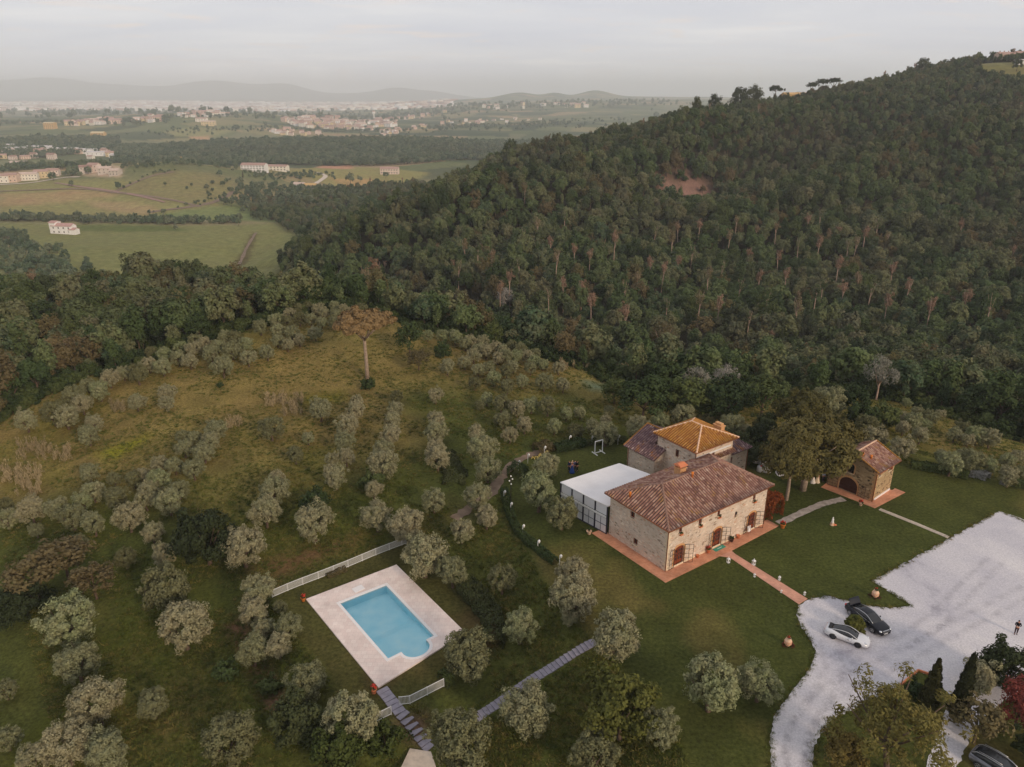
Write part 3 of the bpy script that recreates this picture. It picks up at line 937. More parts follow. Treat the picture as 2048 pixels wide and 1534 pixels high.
field([(640, 332), (705, 330), (705, 338), (630, 336)], (190, 140, 112), 6)
field([(0, 280), (130, 283), (230, 300), (0, 292)], (150, 142, 92), 15)
field([(330, 262), (380, 255), (470, 262), (420, 275), (345, 272)], (142, 138, 92), 15)
field([(380, 273), (420, 272), (420, 279), (385, 279)], (186, 146, 110), 10)
field([(160, 330), (250, 335), (240, 355), (170, 352)], (190, 164, 136), 6)
field([(1960, 140), (2060, 142), (2060, 152), (1955, 147)], (178, 150, 108), 3)
field([(1930, 128), (2060, 128), (2060, 165), (1960, 152)], (118, 112, 66), 5)
field([(1300, 355), (1380, 342), (1432, 372), (1430, 410), (1350, 415)], (136, 108, 92), 12)
# near: bare soil below the pool, reddish grass beside it, bright green tufts
field([(455, 1250), (480, 1240), (560, 1370), (600, 1430), (545, 1455), (500, 1340)], (116, 84, 66), 1)
field([(520, 1130), (620, 1095), (720, 1070), (700, 1095), (560, 1150)], (112, 84, 58), 3)
field([(195, 905), (290, 870), (300, 880), (225, 925)], (128, 128, 30), 2)
field([(600, 790), (690, 780), (700, 800), (600, 815)], (112, 108, 36), 2.5)
field([(1165, 760), (1220, 770), (1225, 785), (1180, 780)], (104, 118, 92), 1.5)
field([(890, 1180), (930, 1175), (985, 1245), (985, 1300), (930, 1260)], (104, 74, 50), 1.5)
field([(790, 1440), (850, 1430), (845, 1480), (820, 1470)], (112, 84, 72), 1.5)
field([(590, 1250), (640, 1230), (690, 1330), (640, 1330)], (72, 66, 36), 2)
for poly, col, soft in FIELDS:
    xs = [p[0] for p in poly]; ys = [p[1] for p in poly]
    sel = (_gx > min(xs) - 30) & (_gx < max(xs) + 30) & (_gy > min(ys) - 30) & (_gy < max(ys) + 30)
    if not sel.any(): continue
    d = poly_dist(_gx[sel], _gy[sel], poly)
    w = (1 - sstep(-soft, soft, d + n3[sel] * soft * .6))[:, None] * .92
    land[sel] = land[sel] * (1 - w) + col * w
ld = poly_dist(_gx, _gy, LAWN_POLY)
lw = (1 - sstep(-.5, 1.2, ld))[:, None]
worn = sstep(.2, .6, fnoise(_gx, _gy, 11, 81, 4))[:, None]
lawncol = c(73, 78, 38) * (1 - worn) + c(102, 94, 52) * worn
land = land * (1 - lw) + lawncol * lw
pd_ = poly_dist(_gx, _gy, POOL_FLAT)
pw = (1 - sstep(-1, 1.5, pd_))[:, None]
land = land * (1 - pw) + (c(78, 76, 40) * (1 - worn) + c(92, 78, 48) * worn) * pw
inwood = (wood > .5) & (kn < .5) & (fm < .5) & (far < .5)
nr, na = GX.shape
ii, jj = np.meshgrid(np.arange(nr - 1), np.arange(na), indexing='ij')
j2 = (jj + 1) % na
quads = np.stack([ii * na + jj, ii * na + j2, (ii + 1) * na + j2, (ii + 1) * na + jj], -1).reshape(-1, 4)[:, ::-1]
co = np.stack([_gx, _gy, _gz], -1)
qc = co[quads].mean(1)
quads = quads[~((_r[quads[:, 0]] < 120) & (poly_dist(qc[:, 0], qc[:, 1], POOL_DECK) < -.5))]     # the ground is dug out for the pool
q0 = quads[:, 0]
zone = np.zeros(len(quads), int)
zone[_r[q0] > 6500] = 4
zone[(_r[q0] <= 6500) & ((far[q0] > .5) | (fm[q0] > .5))] = 3
zone[inwood[q0]] = 2
zone[ld[q0] < 0] = 1
cap = np.array([[0, 0, float(height(np.array([0.]), np.array([5.]))[0])]])
for k, nm in enumerate(['meadow', 'lawn', 'woodland_ground', 'farmland', 'hills']):
    qs = quads[zone == k]
    used, inv = np.unique(qs.ravel(), return_inverse=True)
    me = mesh_np(nm, co[used], inv.reshape(-1, 4), M['land'], smooth=True)
    ca = me.color_attributes.new('land', 'FLOAT_COLOR', 'POINT')
    ca.data.foreach_set('color', np.concatenate([land[used], np.ones((len(used), 1))], 1).astype(np.float32).ravel())
    tag(link(nm, me), kind='structure')

# ------------------------------------------------------------------ haze: one closed box of even, thin air
hz = MB().box((0, 14000, 150), (60000, 52000, 700))
m = bpy.data.materials.new("haze")
m.use_nodes = True
m.node_tree.nodes.clear()
ho = N(m.node_tree.nodes, 'ShaderNodeOutputMaterial')
hv = N(m.node_tree.nodes, 'ShaderNodeVolumePrincipled')
hv.inputs['Color'].default_value = (.93, .97, 1.0, 1)
hv.inputs['Density'].default_value = 0.000115
hv.inputs['Anisotropy'].default_value = 0.0
m.node_tree.links.new(hv.outputs[0], ho.inputs['Volume'])
tag(hz.build('haze', m), kind='stuff')
# ------------------------------------------------------------------ trees


def crown_np(seed, R, cz, n_clump, per, leaf, low=-0.55, shell=(0.55, 1.0), rc=0.3, aspect=0.55, flat=0.0, upbias=0.35, lumpy=0.22):
    """many leaf-sized faces in clumps spread through an uneven crown"""
    g = np.random.default_rng(seed)
    R = np.array(R, float)
    d = g.normal(size=(n_clump * 4, 3))
    d /= np.linalg.norm(d, axis=1)[:, None]
    d = d[d[:, 2] > low][:n_clump]
    k = len(d)
    rad = g.uniform(*shell, size=k)
    lump = 1 + lumpy * np.sin(3 * np.arctan2(d[:, 1], d[:, 0]) + g.uniform(0, 6)) * g.uniform(.4, 1) + g.normal(0, .07, k)
    c = d * (rad * lump)[:, None] * R + np.array([0, 0, cz])
    cr_ = rc * R.mean() * g.uniform(.65, 1.3, k)
    m = k * per
    ci = np.repeat(np.arange(k), per)
    q = g.normal(size=(m, 3))
    q /= np.linalg.norm(q, axis=1)[:, None]
    p = c[ci] + q * (cr_[ci] * g.uniform(.55, 1.08, m))[:, None] * np.array([1, 1, 1 - flat])
    nrm = q + g.normal(0, .5, (m, 3)) + np.array([0, 0, upbias]) + d[ci] * .5
    nrm /= np.linalg.norm(nrm, axis=1)[:, None]
    t = np.cross(nrm, g.normal(size=(m, 3)))
    t /= np.linalg.norm(t, axis=1)[:, None]
    b = np.cross(nrm, t)
    L = leaf * g.uniform(.6, 1.35, m)[:, None]
    t, b = t * L * .5, b * L * .5 * aspect
    co = np.stack([p - t, p + b * 1.0, p + t, p - b * 1.0], 1).reshape(-1, 3)
    return co, np.arange(m * 4).reshape(-1, 4), c


def trunk_mb(h, r, seed, limbs=4, reach=2.0, top=None, lean=0.0):
    g = random.Random(seed)
    mb = MB()
    an = g.uniform(0, 6.3)
    lx, ly = lean * math.cos(an), lean * math.sin(an)
    pts = [(0, 0, -.4), (lx * .1, ly * .1, h * .12), (lx * .5 + g.uniform(-.1, .1) * r * 3, ly * .5, h * .55), (lx, ly, h)]
    mb.tube(pts, [r * 1.5, r * 1.05, r * .85, r * .6], 7)
    for i in range(limbs):
        a = 6.283 * i / max(limbs, 1) + g.uniform(-.4, .4)
        z0 = h * g.uniform(.6, .98)
        tz = (top or h * 1.8)
        e_ = (lx + math.cos(a) * reach, ly + math.sin(a) * reach, z0 + (tz - z0) * g.uniform(.6, 1))
        mid = (lx + math.cos(a) * reach * .45, ly + math.sin(a) * reach * .45, z0 + (e_[2] - z0) * .4)
        mb.tube([(lx * z0 / h, ly * z0 / h, z0), mid, e_], [r * .55, r * .38, r * .12], 5)
    return mb


PROTO = {}


def proto(kind, k, crown, trunk, mat, bark):
    PROTO.setdefault(kind, []).append((mesh_np(kind + "_crown", crown[0], crown[1], mat), trunk.mesh(kind + "_trunk", bark)))


for k in range(6):      # olive: 5 m wide, 4.9 m tall
    g = random.Random(100 + k)
    proto('olive', k, crown_np(100 + k, (2.1 * g.uniform(.9, 1.1), 2.1 * g.uniform(.9, 1.1), 1.95), 2.75, 130, 78, .22, low=-.85, shell=(.62, 1.0), rc=.19, aspect=.5, lumpy=.13), trunk_mb(1.5, .2, k, 4, 1.3, 3.4, .25), M['olive'], M['bark'])
for k in range(6):      # broad woodland tree: 8 m wide, 11 m tall
    g = random.Random(200 + k)
    proto('oak', k, crown_np(200 + k, (3.6 * g.uniform(.85, 1.1), 3.6 * g.uniform(.85, 1.1), 3.9 * g.uniform(.8, 1.25)), 6.6, 48, 52, .74, low=-.6, rc=.29, aspect=.8), trunk_mb(4.5, .24, k, 4, 2.2, 8), M['oak'], M['bark'])
for k in range(3):
    proto('brown_oak', k, crown_np(240 + k, (3.5, 3.5, 3.7), 6.4, 44, 40, .6, low=-.6, rc=.28, aspect=.7), trunk_mb(4.5, .22, k, 5, 2.3, 9), M['brownleaf'], M['bark'])
for k in range(3):
    proto('dark_oak', k, crown_np(260 + k, (3.7, 3.7, 3.8), 5.8, 50, 52, .55, low=-.7, rc=.28, aspect=.7), trunk_mb(4, .24, k, 4, 2.2, 7), M['bush'], M['bark'])
for k in range(4):      # tall thin pine, bare trunk, thin rusty crown at the top
    g = random.Random(300 + k)
    proto('dead_pine', k, crown_np(300 + k, (1.5, 1.5, 2.9), 13.0, 26, 22, .5, low=-.8, shell=(.3, 1.0), rc=.34, aspect=.5), trunk_mb(13.5, .19, k, 5, 1.2, 15.5, .5), M['deadpine'], M['pale_bark'])
for k in range(4):      # slim woodland tree
    proto('slim_tree', k, crown_np(340 + k, (1.7, 1.7, 4.2), 7.2, 40, 34, .6, low=-.8, rc=.36, aspect=.75), trunk_mb(4, .17, k, 2, .8, 8), M['oak'], M['bark'])
for k in range(4):      # far wood, coarse
    proto('far_tree', k, crown_np(400 + k, (4.3, 4.3, 4.4), 5.8, 22, 16, 1.7, low=-.6, rc=.32, aspect=.8), trunk_mb(3, .3, k, 0), M['fargreen'], M['bark'])
for k in range(3):      # dense bush without visible trunk
    proto('bush', k, crown_np(500 + k, (1.5, 1.5, 1.25), 1.15, 34, 60, .28, low=-.85, rc=.3, aspect=.6), trunk_mb(.6, .1, k, 3, .6, 1.2), M['bush'], M['bark'])
for k in range(2):      # big broad-leaved tree with large leaves
    proto('broad', k, crown_np(600 + k, (3.9, 3.9, 3.7), 4.6, 70, 110, .42, low=-.75, rc=.24, aspect=.75, shell=(.45, 1)), trunk_mb(3, .25, k, 5, 2.3, 6.5), M['broad'], M['bark'])
for k in range(2):
    proto('holm_oak', k, crown_np(620 + k, (3.5, 3.5, 3.3), 3.9, 66, 110, .40, low=-.8, rc=.24, aspect=.7, shell=(.5, 1)), trunk_mb(2.4, .25, k, 5, 2, 5.5), M['dim_green'], M['bark'])
for k in range(2):      # loose yellow-green tree with see-through crown
    proto('airy', k, crown_np(640 + k, (5.2, 5.2, 4.0), 6.0, 95, 60, .38, low=-.55, rc=.15, aspect=.4, shell=(.25, 1.05)), trunk_mb(3.6, .26, k, 9, 3.8, 8.5, .8), M['airy'], M['bark'])
for k in range(3):      # cypress
    g = np.random.default_rng(700 + k)
    m_ = 5200
    zz = g.uniform(.02, 1, m_) ** 1.15
    rr = (.16 + .95 * np.minimum(1, zz / .12)) * (1 - zz) ** .62 * (1 + .16 * np.sin(zz * 40 + k)) * g.uniform(.72, 1.05, m_)
    th = g.uniform(0, 6.283, m_)
    p = np.stack([rr * np.cos(th), rr * np.sin(th), zz * 9 + .2], 1)
    t = np.stack([np.cos(th) * .25, np.sin(th) * .25, np.ones(m_)], 1) + g.normal(0, .22, (m_, 3))
    t /= np.linalg.norm(t, axis=1)[:, None]
    b_ = np.cross(t, np.stack([np.cos(th), np.sin(th), np.zeros(m_)], 1) + g.normal(0, .4, (m_, 3)))
    b_ /= np.linalg.norm(b_, axis=1)[:, None]
    co_ = np.stack([p - t * .22, p + b_ * .09, p + t * .26, p - b_ * .09], 1).reshape(-1, 3)
    proto('cypress', k, (co_, np.arange(m_ * 4).reshape(-1, 4)), trunk_mb(2, .14, k, 0), M['cypress'], M['bark'])
for k in range(2):      # bare-ish silver tree
    proto('silver_tree', k, crown_np(720 + k, (3.2, 3.2, 3.8), 5.6, 50, 40, .4, low=-.5, rc=.24, aspect=.5), trunk_mb(4, .2, k, 6, 2.2, 8.5), M['grey_tree'], M['pale_bark'])
# umbrella pine on the knoll: flat plate of foliage on a tall bare trunk
cA = crown_np(740, (5.7, 5.4, 1.8), 10.6, 150, 160, .55, low=-.3, rc=.19, aspect=.55, shell=(.3, 1.0), flat=.45)
tb = MB().tube([(0, 0, -.4), (.1, 0, 3), (-.12, 0, 6.2), (-.1, 0, 7.4)], [.42, .34, .30, .28], 9)
for i in range(9):
    a = i * .7 + .2
    tb.tube([(-.1, 0, 7.0 + (i % 3) * .25), (math.cos(a) * 1.5, math.sin(a) * 1.4, 8.6), (math.cos(a) * 3.6, math.sin(a) * 3.3, 10.2)], [.17, .12, .04], 6)
proto('umbrella_pine', 0, cA, tb, M['pine_flat'], M['pine_bark'])
# broad stone pines beside the house
for k in range(2):
    cA = crown_np(760 + k, (5.6, 5.4, 3.9), 7.4, 120, 150, .52, low=-.4, rc=.19, aspect=.45, shell=(.6, 1.0))
    tb = MB().tube([(0, 0, -.4), (.15, 0, 2), (.1, .2, 4.6), (0, .1, 6.5)], [.46, .38, .32, .2], 9)
    for i in range(7):
        a = i * .9 + k
        tb.tube([(.1, .15, 4.2 + (i % 3) * .4), (math.cos(a) * 2, math.sin(a) * 2, 6.2), (math.cos(a) * 3.9, math.sin(a) * 3.8, 8.2)], [.2, .13, .05], 6)
    proto('stone_pine', k, cA, tb, M['pine'], M['pine_bark'])
cA = crown_np(780, (1.6, 1.6, 2.4), 2.6, 40, 70, .3, low=-.8, rc=.3, aspect=.5)
proto('red_tree', 0, cA, trunk_mb(1.5, .12, 3, 4, 1, 3.5), M['redtree'], M['bark'])
# mid-distance parasol pine for skylines
cA = crown_np(790, (5.5, 5.5, 1.7), 8.6, 40, 40, .7, low=-.2, rc=.24, aspect=.6, flat=.3)
proto('skyline_pine', 0, cA, trunk_mb(8, .3, 4, 5, 3, 9), M['dark_pine'] if 'dark_pine' in M else M['fargreen'], M['bark'])

DIMS = {'olive': 5.0, 'oak': 8.2, 'brown_oak': 8.0, 'dark_oak': 8.2, 'dead_pine': 3.8, 'far_tree': 10, 'bush': 3.4, 'broad': 8.6, 'holm_oak': 7.8, 'airy': 11, 'cypress': 2.2, 'silver_tree': 7, 'umbrella_pine': 12.4, 'stone_pine': 12.4, 'red_tree': 3.8, 'skyline_pine': 12, 'slim_tree': 4.4}
MID = {'olive': 2.7, 'oak': 6.4, 'brown_oak': 6.2, 'dark_oak': 5.6, 'bush': 1.1, 'broad': 4.6, 'holm_oak': 3.9, 'airy': 6.0, 'cypress': 4.6, 'silver_tree': 5.6, 'umbrella_pine': 10.4, 'stone_pine': 7.4, 'red_tree': 2.6, 'far_tree': 5.6, 'dead_pine': 9.0, 'skyline_pine': 8.6, 'slim_tree': 7}
NAME = {'olive': 'olive_tree', 'oak': 'woodland_tree', 'brown_oak': 'woodland_tree', 'dark_oak': 'woodland_tree', 'dead_pine': 'tall_pine', 'far_tree': 'distant_tree', 'bush': 'round_bush', 'broad': 'broadleaf_tree', 'holm_oak': 'holm_oak', 'airy': 'willow_leaved_tree',
        'cypress': 'cypress_tree', 'silver_tree': 'silver_tree', 'umbrella_pine': 'umbrella_pine', 'stone_pine': 'stone_pine', 'red_tree': 'red_leaved_tree', 'skyline_pine': 'skyline_pine', 'slim_tree': 'woodland_tree'}
_cnt = {}


def plant(kind, p, s, label, cat='tree', group=None, name=None, crown_mat=None, sz=None, variant=None, trunk=True):
    v = _cnt.get(kind, 0)
    _cnt[kind] = v + 1
    cm, tm = PROTO[kind][(v * 7 + v // 3 if variant is None else variant) % len(PROTO[kind])]
    o = empty(name or NAME[kind], p, RNG.uniform(0, 6.28), label, cat, group)
    o.scale = (s, s, sz if sz else s * RNG.uniform(.92, 1.08))
    if trunk: link('trunk', tm, o)
    c_ = link('crown', cm, o)
    if crown_mat is not None:
        c_.material_slots[0].link = 'OBJECT'
        c_.material_slots[0].material = crown_mat
    return o


def seat(kind, px, py, wpx):
    """ground point and scale for a tree whose crown centre and crown width the photo shows"""
    wm = 4.0
    for _ in range(4):
        p = at(px, py, MID[kind] * wm / DIMS[kind])
        wm = wpx / ppm((p.x, p.y, p.z + MID[kind] * wm / DIMS[kind]))
    return p, wm / DIMS[kind]


def grow(kind, px, py, wpx, label, tall=1.0, **kw):
    p, s = seat(kind, px, py, wpx)
    return plant(kind, p, s, label, sz=s * tall, **kw)


ORD = ['first', 'second', 'third', 'fourth', 'fifth', 'sixth', 'seventh', 'eighth', 'ninth', 'tenth', 'eleventh', 'twelfth', 'thirteenth', 'fourteenth', 'fifteenth', 'sixteenth', 'seventeenth', 'eighteenth', 'nineteenth', 'twentieth']


def olive_row(zo, pts, where, group, start='from left', look=''):
    ox, oy, sc = zo
    n_ = len(pts)
    for i, (x, y, w) in enumerate(pts):
        lab = (f"{look} olive tree, {ORD[i]} {start} {where}" if n_ > 1 else f"{look} olive tree {where}").strip()
        grow('olive', ox + x / sc, oy + y / sc, w / sc * 1.10, lab, group=group)


Z4, Z5, Z6, Z7, Z8, Z9 = (0, 550, 2.9214), (650, 550, 2.9214), (1348, 550, 2.9214), (0, 1009, 2.9214), (650, 1009, 2.9214), (1348, 1009, 2.9214)
G1 = 'olive trees along the crest of the knoll'
olive_row(Z4, [(150, 845, 140), (310, 800, 150), (385, 820, 150), (430, 700, 130), (480, 750, 120), (510, 640, 90), (580, 670, 125), (640, 600, 110), (720, 570, 90), (805, 570, 130)], 'in the crest row beside the left wood', G1)
olive_row(Z4, [(880, 450, 80), (870, 520, 100), (950, 530, 110), (960, 460, 90), (1040, 480, 100), (1060, 420, 80), (1110, 500, 95), (1130, 430, 100), (1140, 380, 90), (1190, 395, 80), (1230, 455, 110), (1270, 410, 80), (1300, 530, 130), (1310, 360, 90), (1370, 360, 90), (1355, 435, 110), (1435, 400, 90), (1450, 480, 100), (1560, 450, 95)], 'in the crowded crest clump left of the umbrella pine', G1)
olive_row(Z4, [(1520, 300, 95), (1610, 260, 90), (1625, 320, 85), (1680, 270, 80), (1690, 225, 80), (1705, 335, 90), (1620, 380, 80), (1680, 405, 80), (1750, 375, 80), (1750, 250, 90), (1740, 195, 80), (1800, 185, 70), (1815, 255, 80), (1840, 335, 90), (1860, 200, 80), (1880, 275, 70), (1890, 220, 70)], 'in the grove at the very top of the knoll', G1)
olive_row(Z4, [(1950, 180, 70), (1960, 230, 80), (1950, 275, 80), (2010, 200, 70), (2020, 270, 80), (2070, 230, 80), (2110, 200, 80), (2150, 250, 80), (2190, 230, 80), (2240, 255, 80)], 'in the hilltop grove behind the umbrella pine crown', G1)
G2 = 'olive trees on the open meadow of the knoll'
olive_row(Z4, [(975, 680, 105), (975, 745, 95)], 'of the touching pair alone on the dry slope', G2, 'down')
olive_row(Z4, [(800, 740, 105)], 'standing alone beside a strip of pale dry reeds', G2)
olive_row(Z4, [(550, 860, 110), (515, 930, 130)], 'of the leaning pair above the bright green patch', G2, 'down')
olive_row(Z4, [(1870, 780, 140)], 'standing alone right of the tall pale reeds', G2, look='round silver')
olive_row(Z4, [(1585, 890, 150)], 'alone in mid meadow left of the two rows', G2, look='grey, twiggy')
olive_row(Z4, [(1800, 950, 80), (1725, 1050, 110)], 'of two spaced trees on the tan grass', G2, 'down', look='small')
olive_row(Z4, [(1620, 1180, 100), (1600, 1255, 180), (1550, 1380, 190)], 'in the short line above the clipped yellow olive', G2, 'down')
olive_row(Z4, [(1830, 1440, 240)], 'wide and yellowish, alone below the dark shrub', G2, look='rounded')
olive_row(Z4, [(520, 1150, 120), (665, 1190, 85)], 'of the two apart in the lower left meadow', G2, 'from the left')
G3 = 'olive trees in the long diagonal row'
olive_row(Z4, [(1260, 900, 130), (1230, 965, 120), (1140, 950, 90), (1070, 940, 90), (1190, 1030, 130), (1075, 1010, 110), (1130, 1130, 130), (1020, 1110, 110), (930, 1100, 100), (830, 1165, 90), (780, 1190, 110)], 'in the upper half of the long diagonal row', G3, 'from the top')
olive_row(Z4, [(930, 1195, 140), (870, 1250, 130), (1045, 1250, 120), (985, 1320, 170), (850, 1310, 130), (680, 1300, 150), (750, 1410, 180), (545, 1260, 130), (480, 1320, 120), (545, 1450, 150), (420, 1410, 160), (330, 1360, 140), (180, 1370, 170)], 'in the lower half of the long diagonal row', G3, 'from the top')
olive_row(Z4, [(30, 1345, 100), (40, 1420, 130), (210, 1490, 90), (890, 1500, 130)], 'along the lower edge of the diagonal row', G3, 'from the left')
G4 = 'olive trees in the two rows below the umbrella pine'
olive_row(Z5, [(185, 740, 90), (180, 790, 130), (130, 870, 150), (115, 970, 130), (125, 1060, 110), (40, 1075, 90), (60, 1170, 160)], 'in the row straight below the umbrella pine', G4, 'down')
olive_row(Z5, [(420, 710, 80), (410, 780, 100), (395, 845, 120), (385, 930, 140), (340, 1010, 120), (340, 1095, 180)], 'in the second row right of the umbrella pine', G4, 'down')
olive_row(Z5, [(285, 1250, 110)], 'small and thin-trunked under the second row', G4)
G5 = 'olive trees on the right side of the meadow'
olive_row(Z5, [(645, 700, 100)], 'alone on the upper slope right of the two rows', G5)
olive_row(Z5, [(645, 840, 110), (645, 915, 140), (650, 1000, 100), (655, 1055, 170)], 'in the short third row of four', G5, 'down')
olive_row(Z5, [(880, 920, 110), (920, 1000, 180), (950, 1130, 160), (895, 1290, 170), (945, 1410, 150), (800, 1490, 150)], 'in the row along the left side of the dirt path', G5, 'down')
olive_row(Z5, [(635, 1315, 150)], 'alone in the grass left of the dirt path', G5, look='silvery')
olive_row(Z5, [(300, 1400, 190), (480, 1460, 230)], 'of the pair above the long white fence end', G5, 'from the left')
G6 = 'olive trees on the right shoulder of the knoll'
olive_row(Z5, [(715, 530, 100), (815, 505, 85), (895, 550, 80), (870, 470, 90), (875, 630, 85), (940, 440, 90), (960, 540, 80), (985, 600, 90), (1065, 645, 95), (1060, 560, 90), (1100, 530, 80), (1120, 470, 80), (1150, 620, 85), (1200, 540, 80), (1225, 500, 80), (1280, 620, 110), (1275, 520, 70), (1365, 540, 80), (1390, 640, 90)], 'in the lower half of the shoulder grove', G6)
olive_row(Z5, [(600, 350, 70), (690, 350, 80), (760, 360, 90), (820, 400, 80), (850, 380, 80), (920, 385, 80), (900, 430, 80), (1000, 420, 80), (1040, 440, 80), (1010, 480, 80), (1060, 470, 90), (1140, 430, 80), (1090, 410, 70), (1180, 470, 80), (1230, 460, 70)], 'along the upper edge of the shoulder grove', G6)
olive_row(Z5, [(905, 760, 60), (945, 720, 85), (1030, 745, 110), (1120, 775, 100), (1205, 755, 100), (1300, 760, 120), (1410, 805, 90), (1490, 800, 80), (1660, 795, 70)], 'in the bottom row below the shoulder grove', G6)
olive_row(Z5, [(1040, 840, 110), (1165, 870, 110), (1340, 880, 100), (1080, 930, 100), (1465, 910, 100), (1560, 880, 90), (1640, 850, 80), (1640, 920, 150), (1830, 890, 150), (1960, 850, 110)], 'scattered above the curved garden hedge', G6)
G7 = 'olive trees on the lawn left of the farmhouse'
olive_row(Z5, [(1300, 1115, 170)], 'behind the two big ones left of the white canopy', G7, look='dull grey')
olive_row(Z5, [(1250, 1260, 240)], 'large and wide, left of the white canopy corner', G7, look='bushy')
olive_row(Z5, [(1385, 1380, 210)], 'with a pale clear trunk in front of the glazed canopy', G7)
G8 = 'olive trees around the swimming pool'
olive_row(Z8, [(580, 290, 270)], 'large and spreading, at the right end of the long white fence', G8)
olive_row(Z8, [(745, 390, 190)], 'off the upper right corner of the pool deck', G8)
olive_row(Z8, [(1035, 430, 180)], 'rounded, between the dark hedge and the garden lamps', G8)
olive_row(Z8, [(1450, 390, 190), (1460, 530, 270), (1430, 650, 120)], 'of the stacked trio on the lawn below the farmhouse', G8, 'down')
olive_row(Z8, [(1700, 760, 330)], 'big and round, at the upper end of the paved slab path', G8)
olive_row(Z8, [(1140, 710, 220)], 'rounded, right of the dark hedge by the pool', G8)
olive_row(Z8, [(840, 870, 320)], 'very large and dense, overlapping the right pool deck corner', G8)
olive_row(Z8, [(1180, 1190, 320)], 'with a white trunk foot, beside the slab path', G8)
olive_row(Z8, [(790, 1390, 400)], 'big and silvery, at the bottom beside the stepping stones', G8)
olive_row(Z8, [(150, 1250, 340)], 'big, in front of the lower left picket fence', G8)
olive_row(Z8, [(1580, 1440, 300)], 'pale, at the bottom below the large green broadleaf tree', G8)
olive_row(Z8, [(1960, 1300, 230)], 'thin and grey, right of the large green broadleaf tree', G8)
olive_row(Z7, [(1510, 490, 190), (1480, 620, 190), (1640, 600, 90)], 'of the cluster at the left end of the long white fence', G8, 'down')
olive_row(Z7, [(1540, 720, 130), (1680, 710, 160), (1480, 850, 190), (1630, 820, 170)], 'of the clump over bare earth left of the pool', G8, 'down', look='silvery')
olive_row(Z7, [(1790, 1030, 250)], 'grey and loose, below the left side of the pool deck', G8)
G9 = 'olive trees in the dark grass of the lower left'
for pt, w_ in [((960, 290, 150), 'squeezed left of the big dark oak'), ((1420, 240, 250), 'large and tan, right of the big dark oak'), ((960, 490, 320), 'large, directly below the big dark oak'), ((1070, 700, 310), 'big and ragged, left of the bare earth strip'),
               ((400, 660, 340), 'large, below the brown thicket'), ((450, 920, 240), 'slanting and lone, below the large one by the thicket'), ((560, 1150, 300), 'double-crowned, above the bottom left pair'),
               ((890, 1160, 200), 'small and tilted, alone in the dark grass'), ((30, 1080, 130), 'cut by the left frame edge, upper one'), ((40, 1370, 150), 'cut by the left frame edge, lower one'),
               ((380, 1390, 300), 'big, bottom left, left one of the joined pair'), ((620, 1440, 270), 'big, bottom left, right one of the joined pair'), ((1340, 1370, 340), 'very large and golden, at the bottom left of the pool'),
               ((180, 1490, 200), 'low, at the bottom edge under the joined pair'), ((730, 310, 130), 'small, between the brown thicket and the dark oak'), ((460, 220, 110), 'small and grey, above the brown thicket')]:
    olive_row(Z7, [pt], w_, G9)
G10 = 'olive trees by the driveway'
olive_row(Z9, [(220, 1040, 360)], 'large, left one of the pair by the gravel drive', G10)
olive_row(Z9, [(500, 1030, 260)], 'grey, right one of the pair by the gravel drive', G10)
G11 = 'olive trees of the grove beyond the outbuilding'
olive_row(Z6, [(900, 740, 190), (1130, 870, 130), (1170, 950, 150), (1090, 840, 80), (780, 740, 90), (1000, 710, 100)], 'behind the crowns of the stone pines', G11, look='silvery')
olive_row(Z6, [(1360, 745, 60), (1420, 800, 80), (1340, 830, 80), (1400, 850, 100), (1500, 830, 100), (1440, 930, 110), (1340, 890, 90), (1470, 870, 70), (1560, 810, 60)], 'in the upper grove right of the outbuilding roof', G11)
olive_row(Z6, [(1640, 930, 90), (1690, 900, 110), (1770, 930, 120), (1850, 950, 120), (1720, 960, 80)], 'in the short middle row of the right grove', G11)
olive_row(Z6, [(1330, 1010, 150), (1560, 1060, 90), (1620, 1095, 150), (1740, 1080, 150), (1680, 1050, 80), (1850, 1110, 100), (1960, 1170, 130), (2010, 1060, 80), (1950, 1080, 90), (2030, 1150, 90)], 'in the lowest row of the right grove above the hedge', G11)
olive_row(Z6, [(50, 820, 150), (270, 800, 130), (340, 870, 140), (420, 910, 90), (540, 900, 90), (200, 840, 80), (600, 960, 90)], 'behind the tower of the farmhouse', G11)

# single named trees and bushes
p, s = seat('umbrella_pine', 731, 662, 134)
plant('umbrella_pine', at(735, 757), s, 'lone umbrella pine with flat crown on tall bare trunk atop the knoll', sz=s * 1.07)
grow('bush', 735, 768, 32, 'dark green bush at the foot of the lone umbrella pine', cat='bush')
grow('dark_oak', 818, 670, 58, 'dark tree standing right of the umbrella pine crown', tall=1.0)
grow('brown_oak', 836, 705, 50, 'brownish low tree in front of the dark tree right of the umbrella pine', tall=.7, trunk=True)
grow('bush', 887, 702, 40, 'round bright-edged green bush left of the shoulder grove', tall=1.25, cat='bush')
plant('stone_pine', at(1605, 980), 1.14, 'massive stone pine with forked trunk in front of the party tables', variant=0, sz=.88)
plant('stone_pine', at(1572, 1000), .66, 'stone pine with thin leaning trunk beside the red creeper', variant=1, sz=.82)
plant('stone_pine', at(1650, 942), .82, 'stone pine behind the outbuilding gable, crown over its roof', variant=1, sz=.74)
plant('stone_pine', at(1598, 880), .72, 'rearmost stone pine of the grove, behind the party tables', variant=0, sz=.74)
grow('holm_oak', 411, 1074, 128, 'big dark green oak alone among the lower left olives', tall=1.0)
grow('broad', 1243, 1413, 160, 'large green broadleaf tree at bottom centre beside the lawn')
grow('broad', 680, 1500, 120, 'dark green broadleaf tree in the bottom clump left of the stepping stones')
grow('holm_oak', 590, 1440, 120, 'dark glossy shrub tree beside the bare earth at bottom')
grow('bush', 540, 1370, 55, 'low green bush at the tip of the bare earth strip', cat='bush')
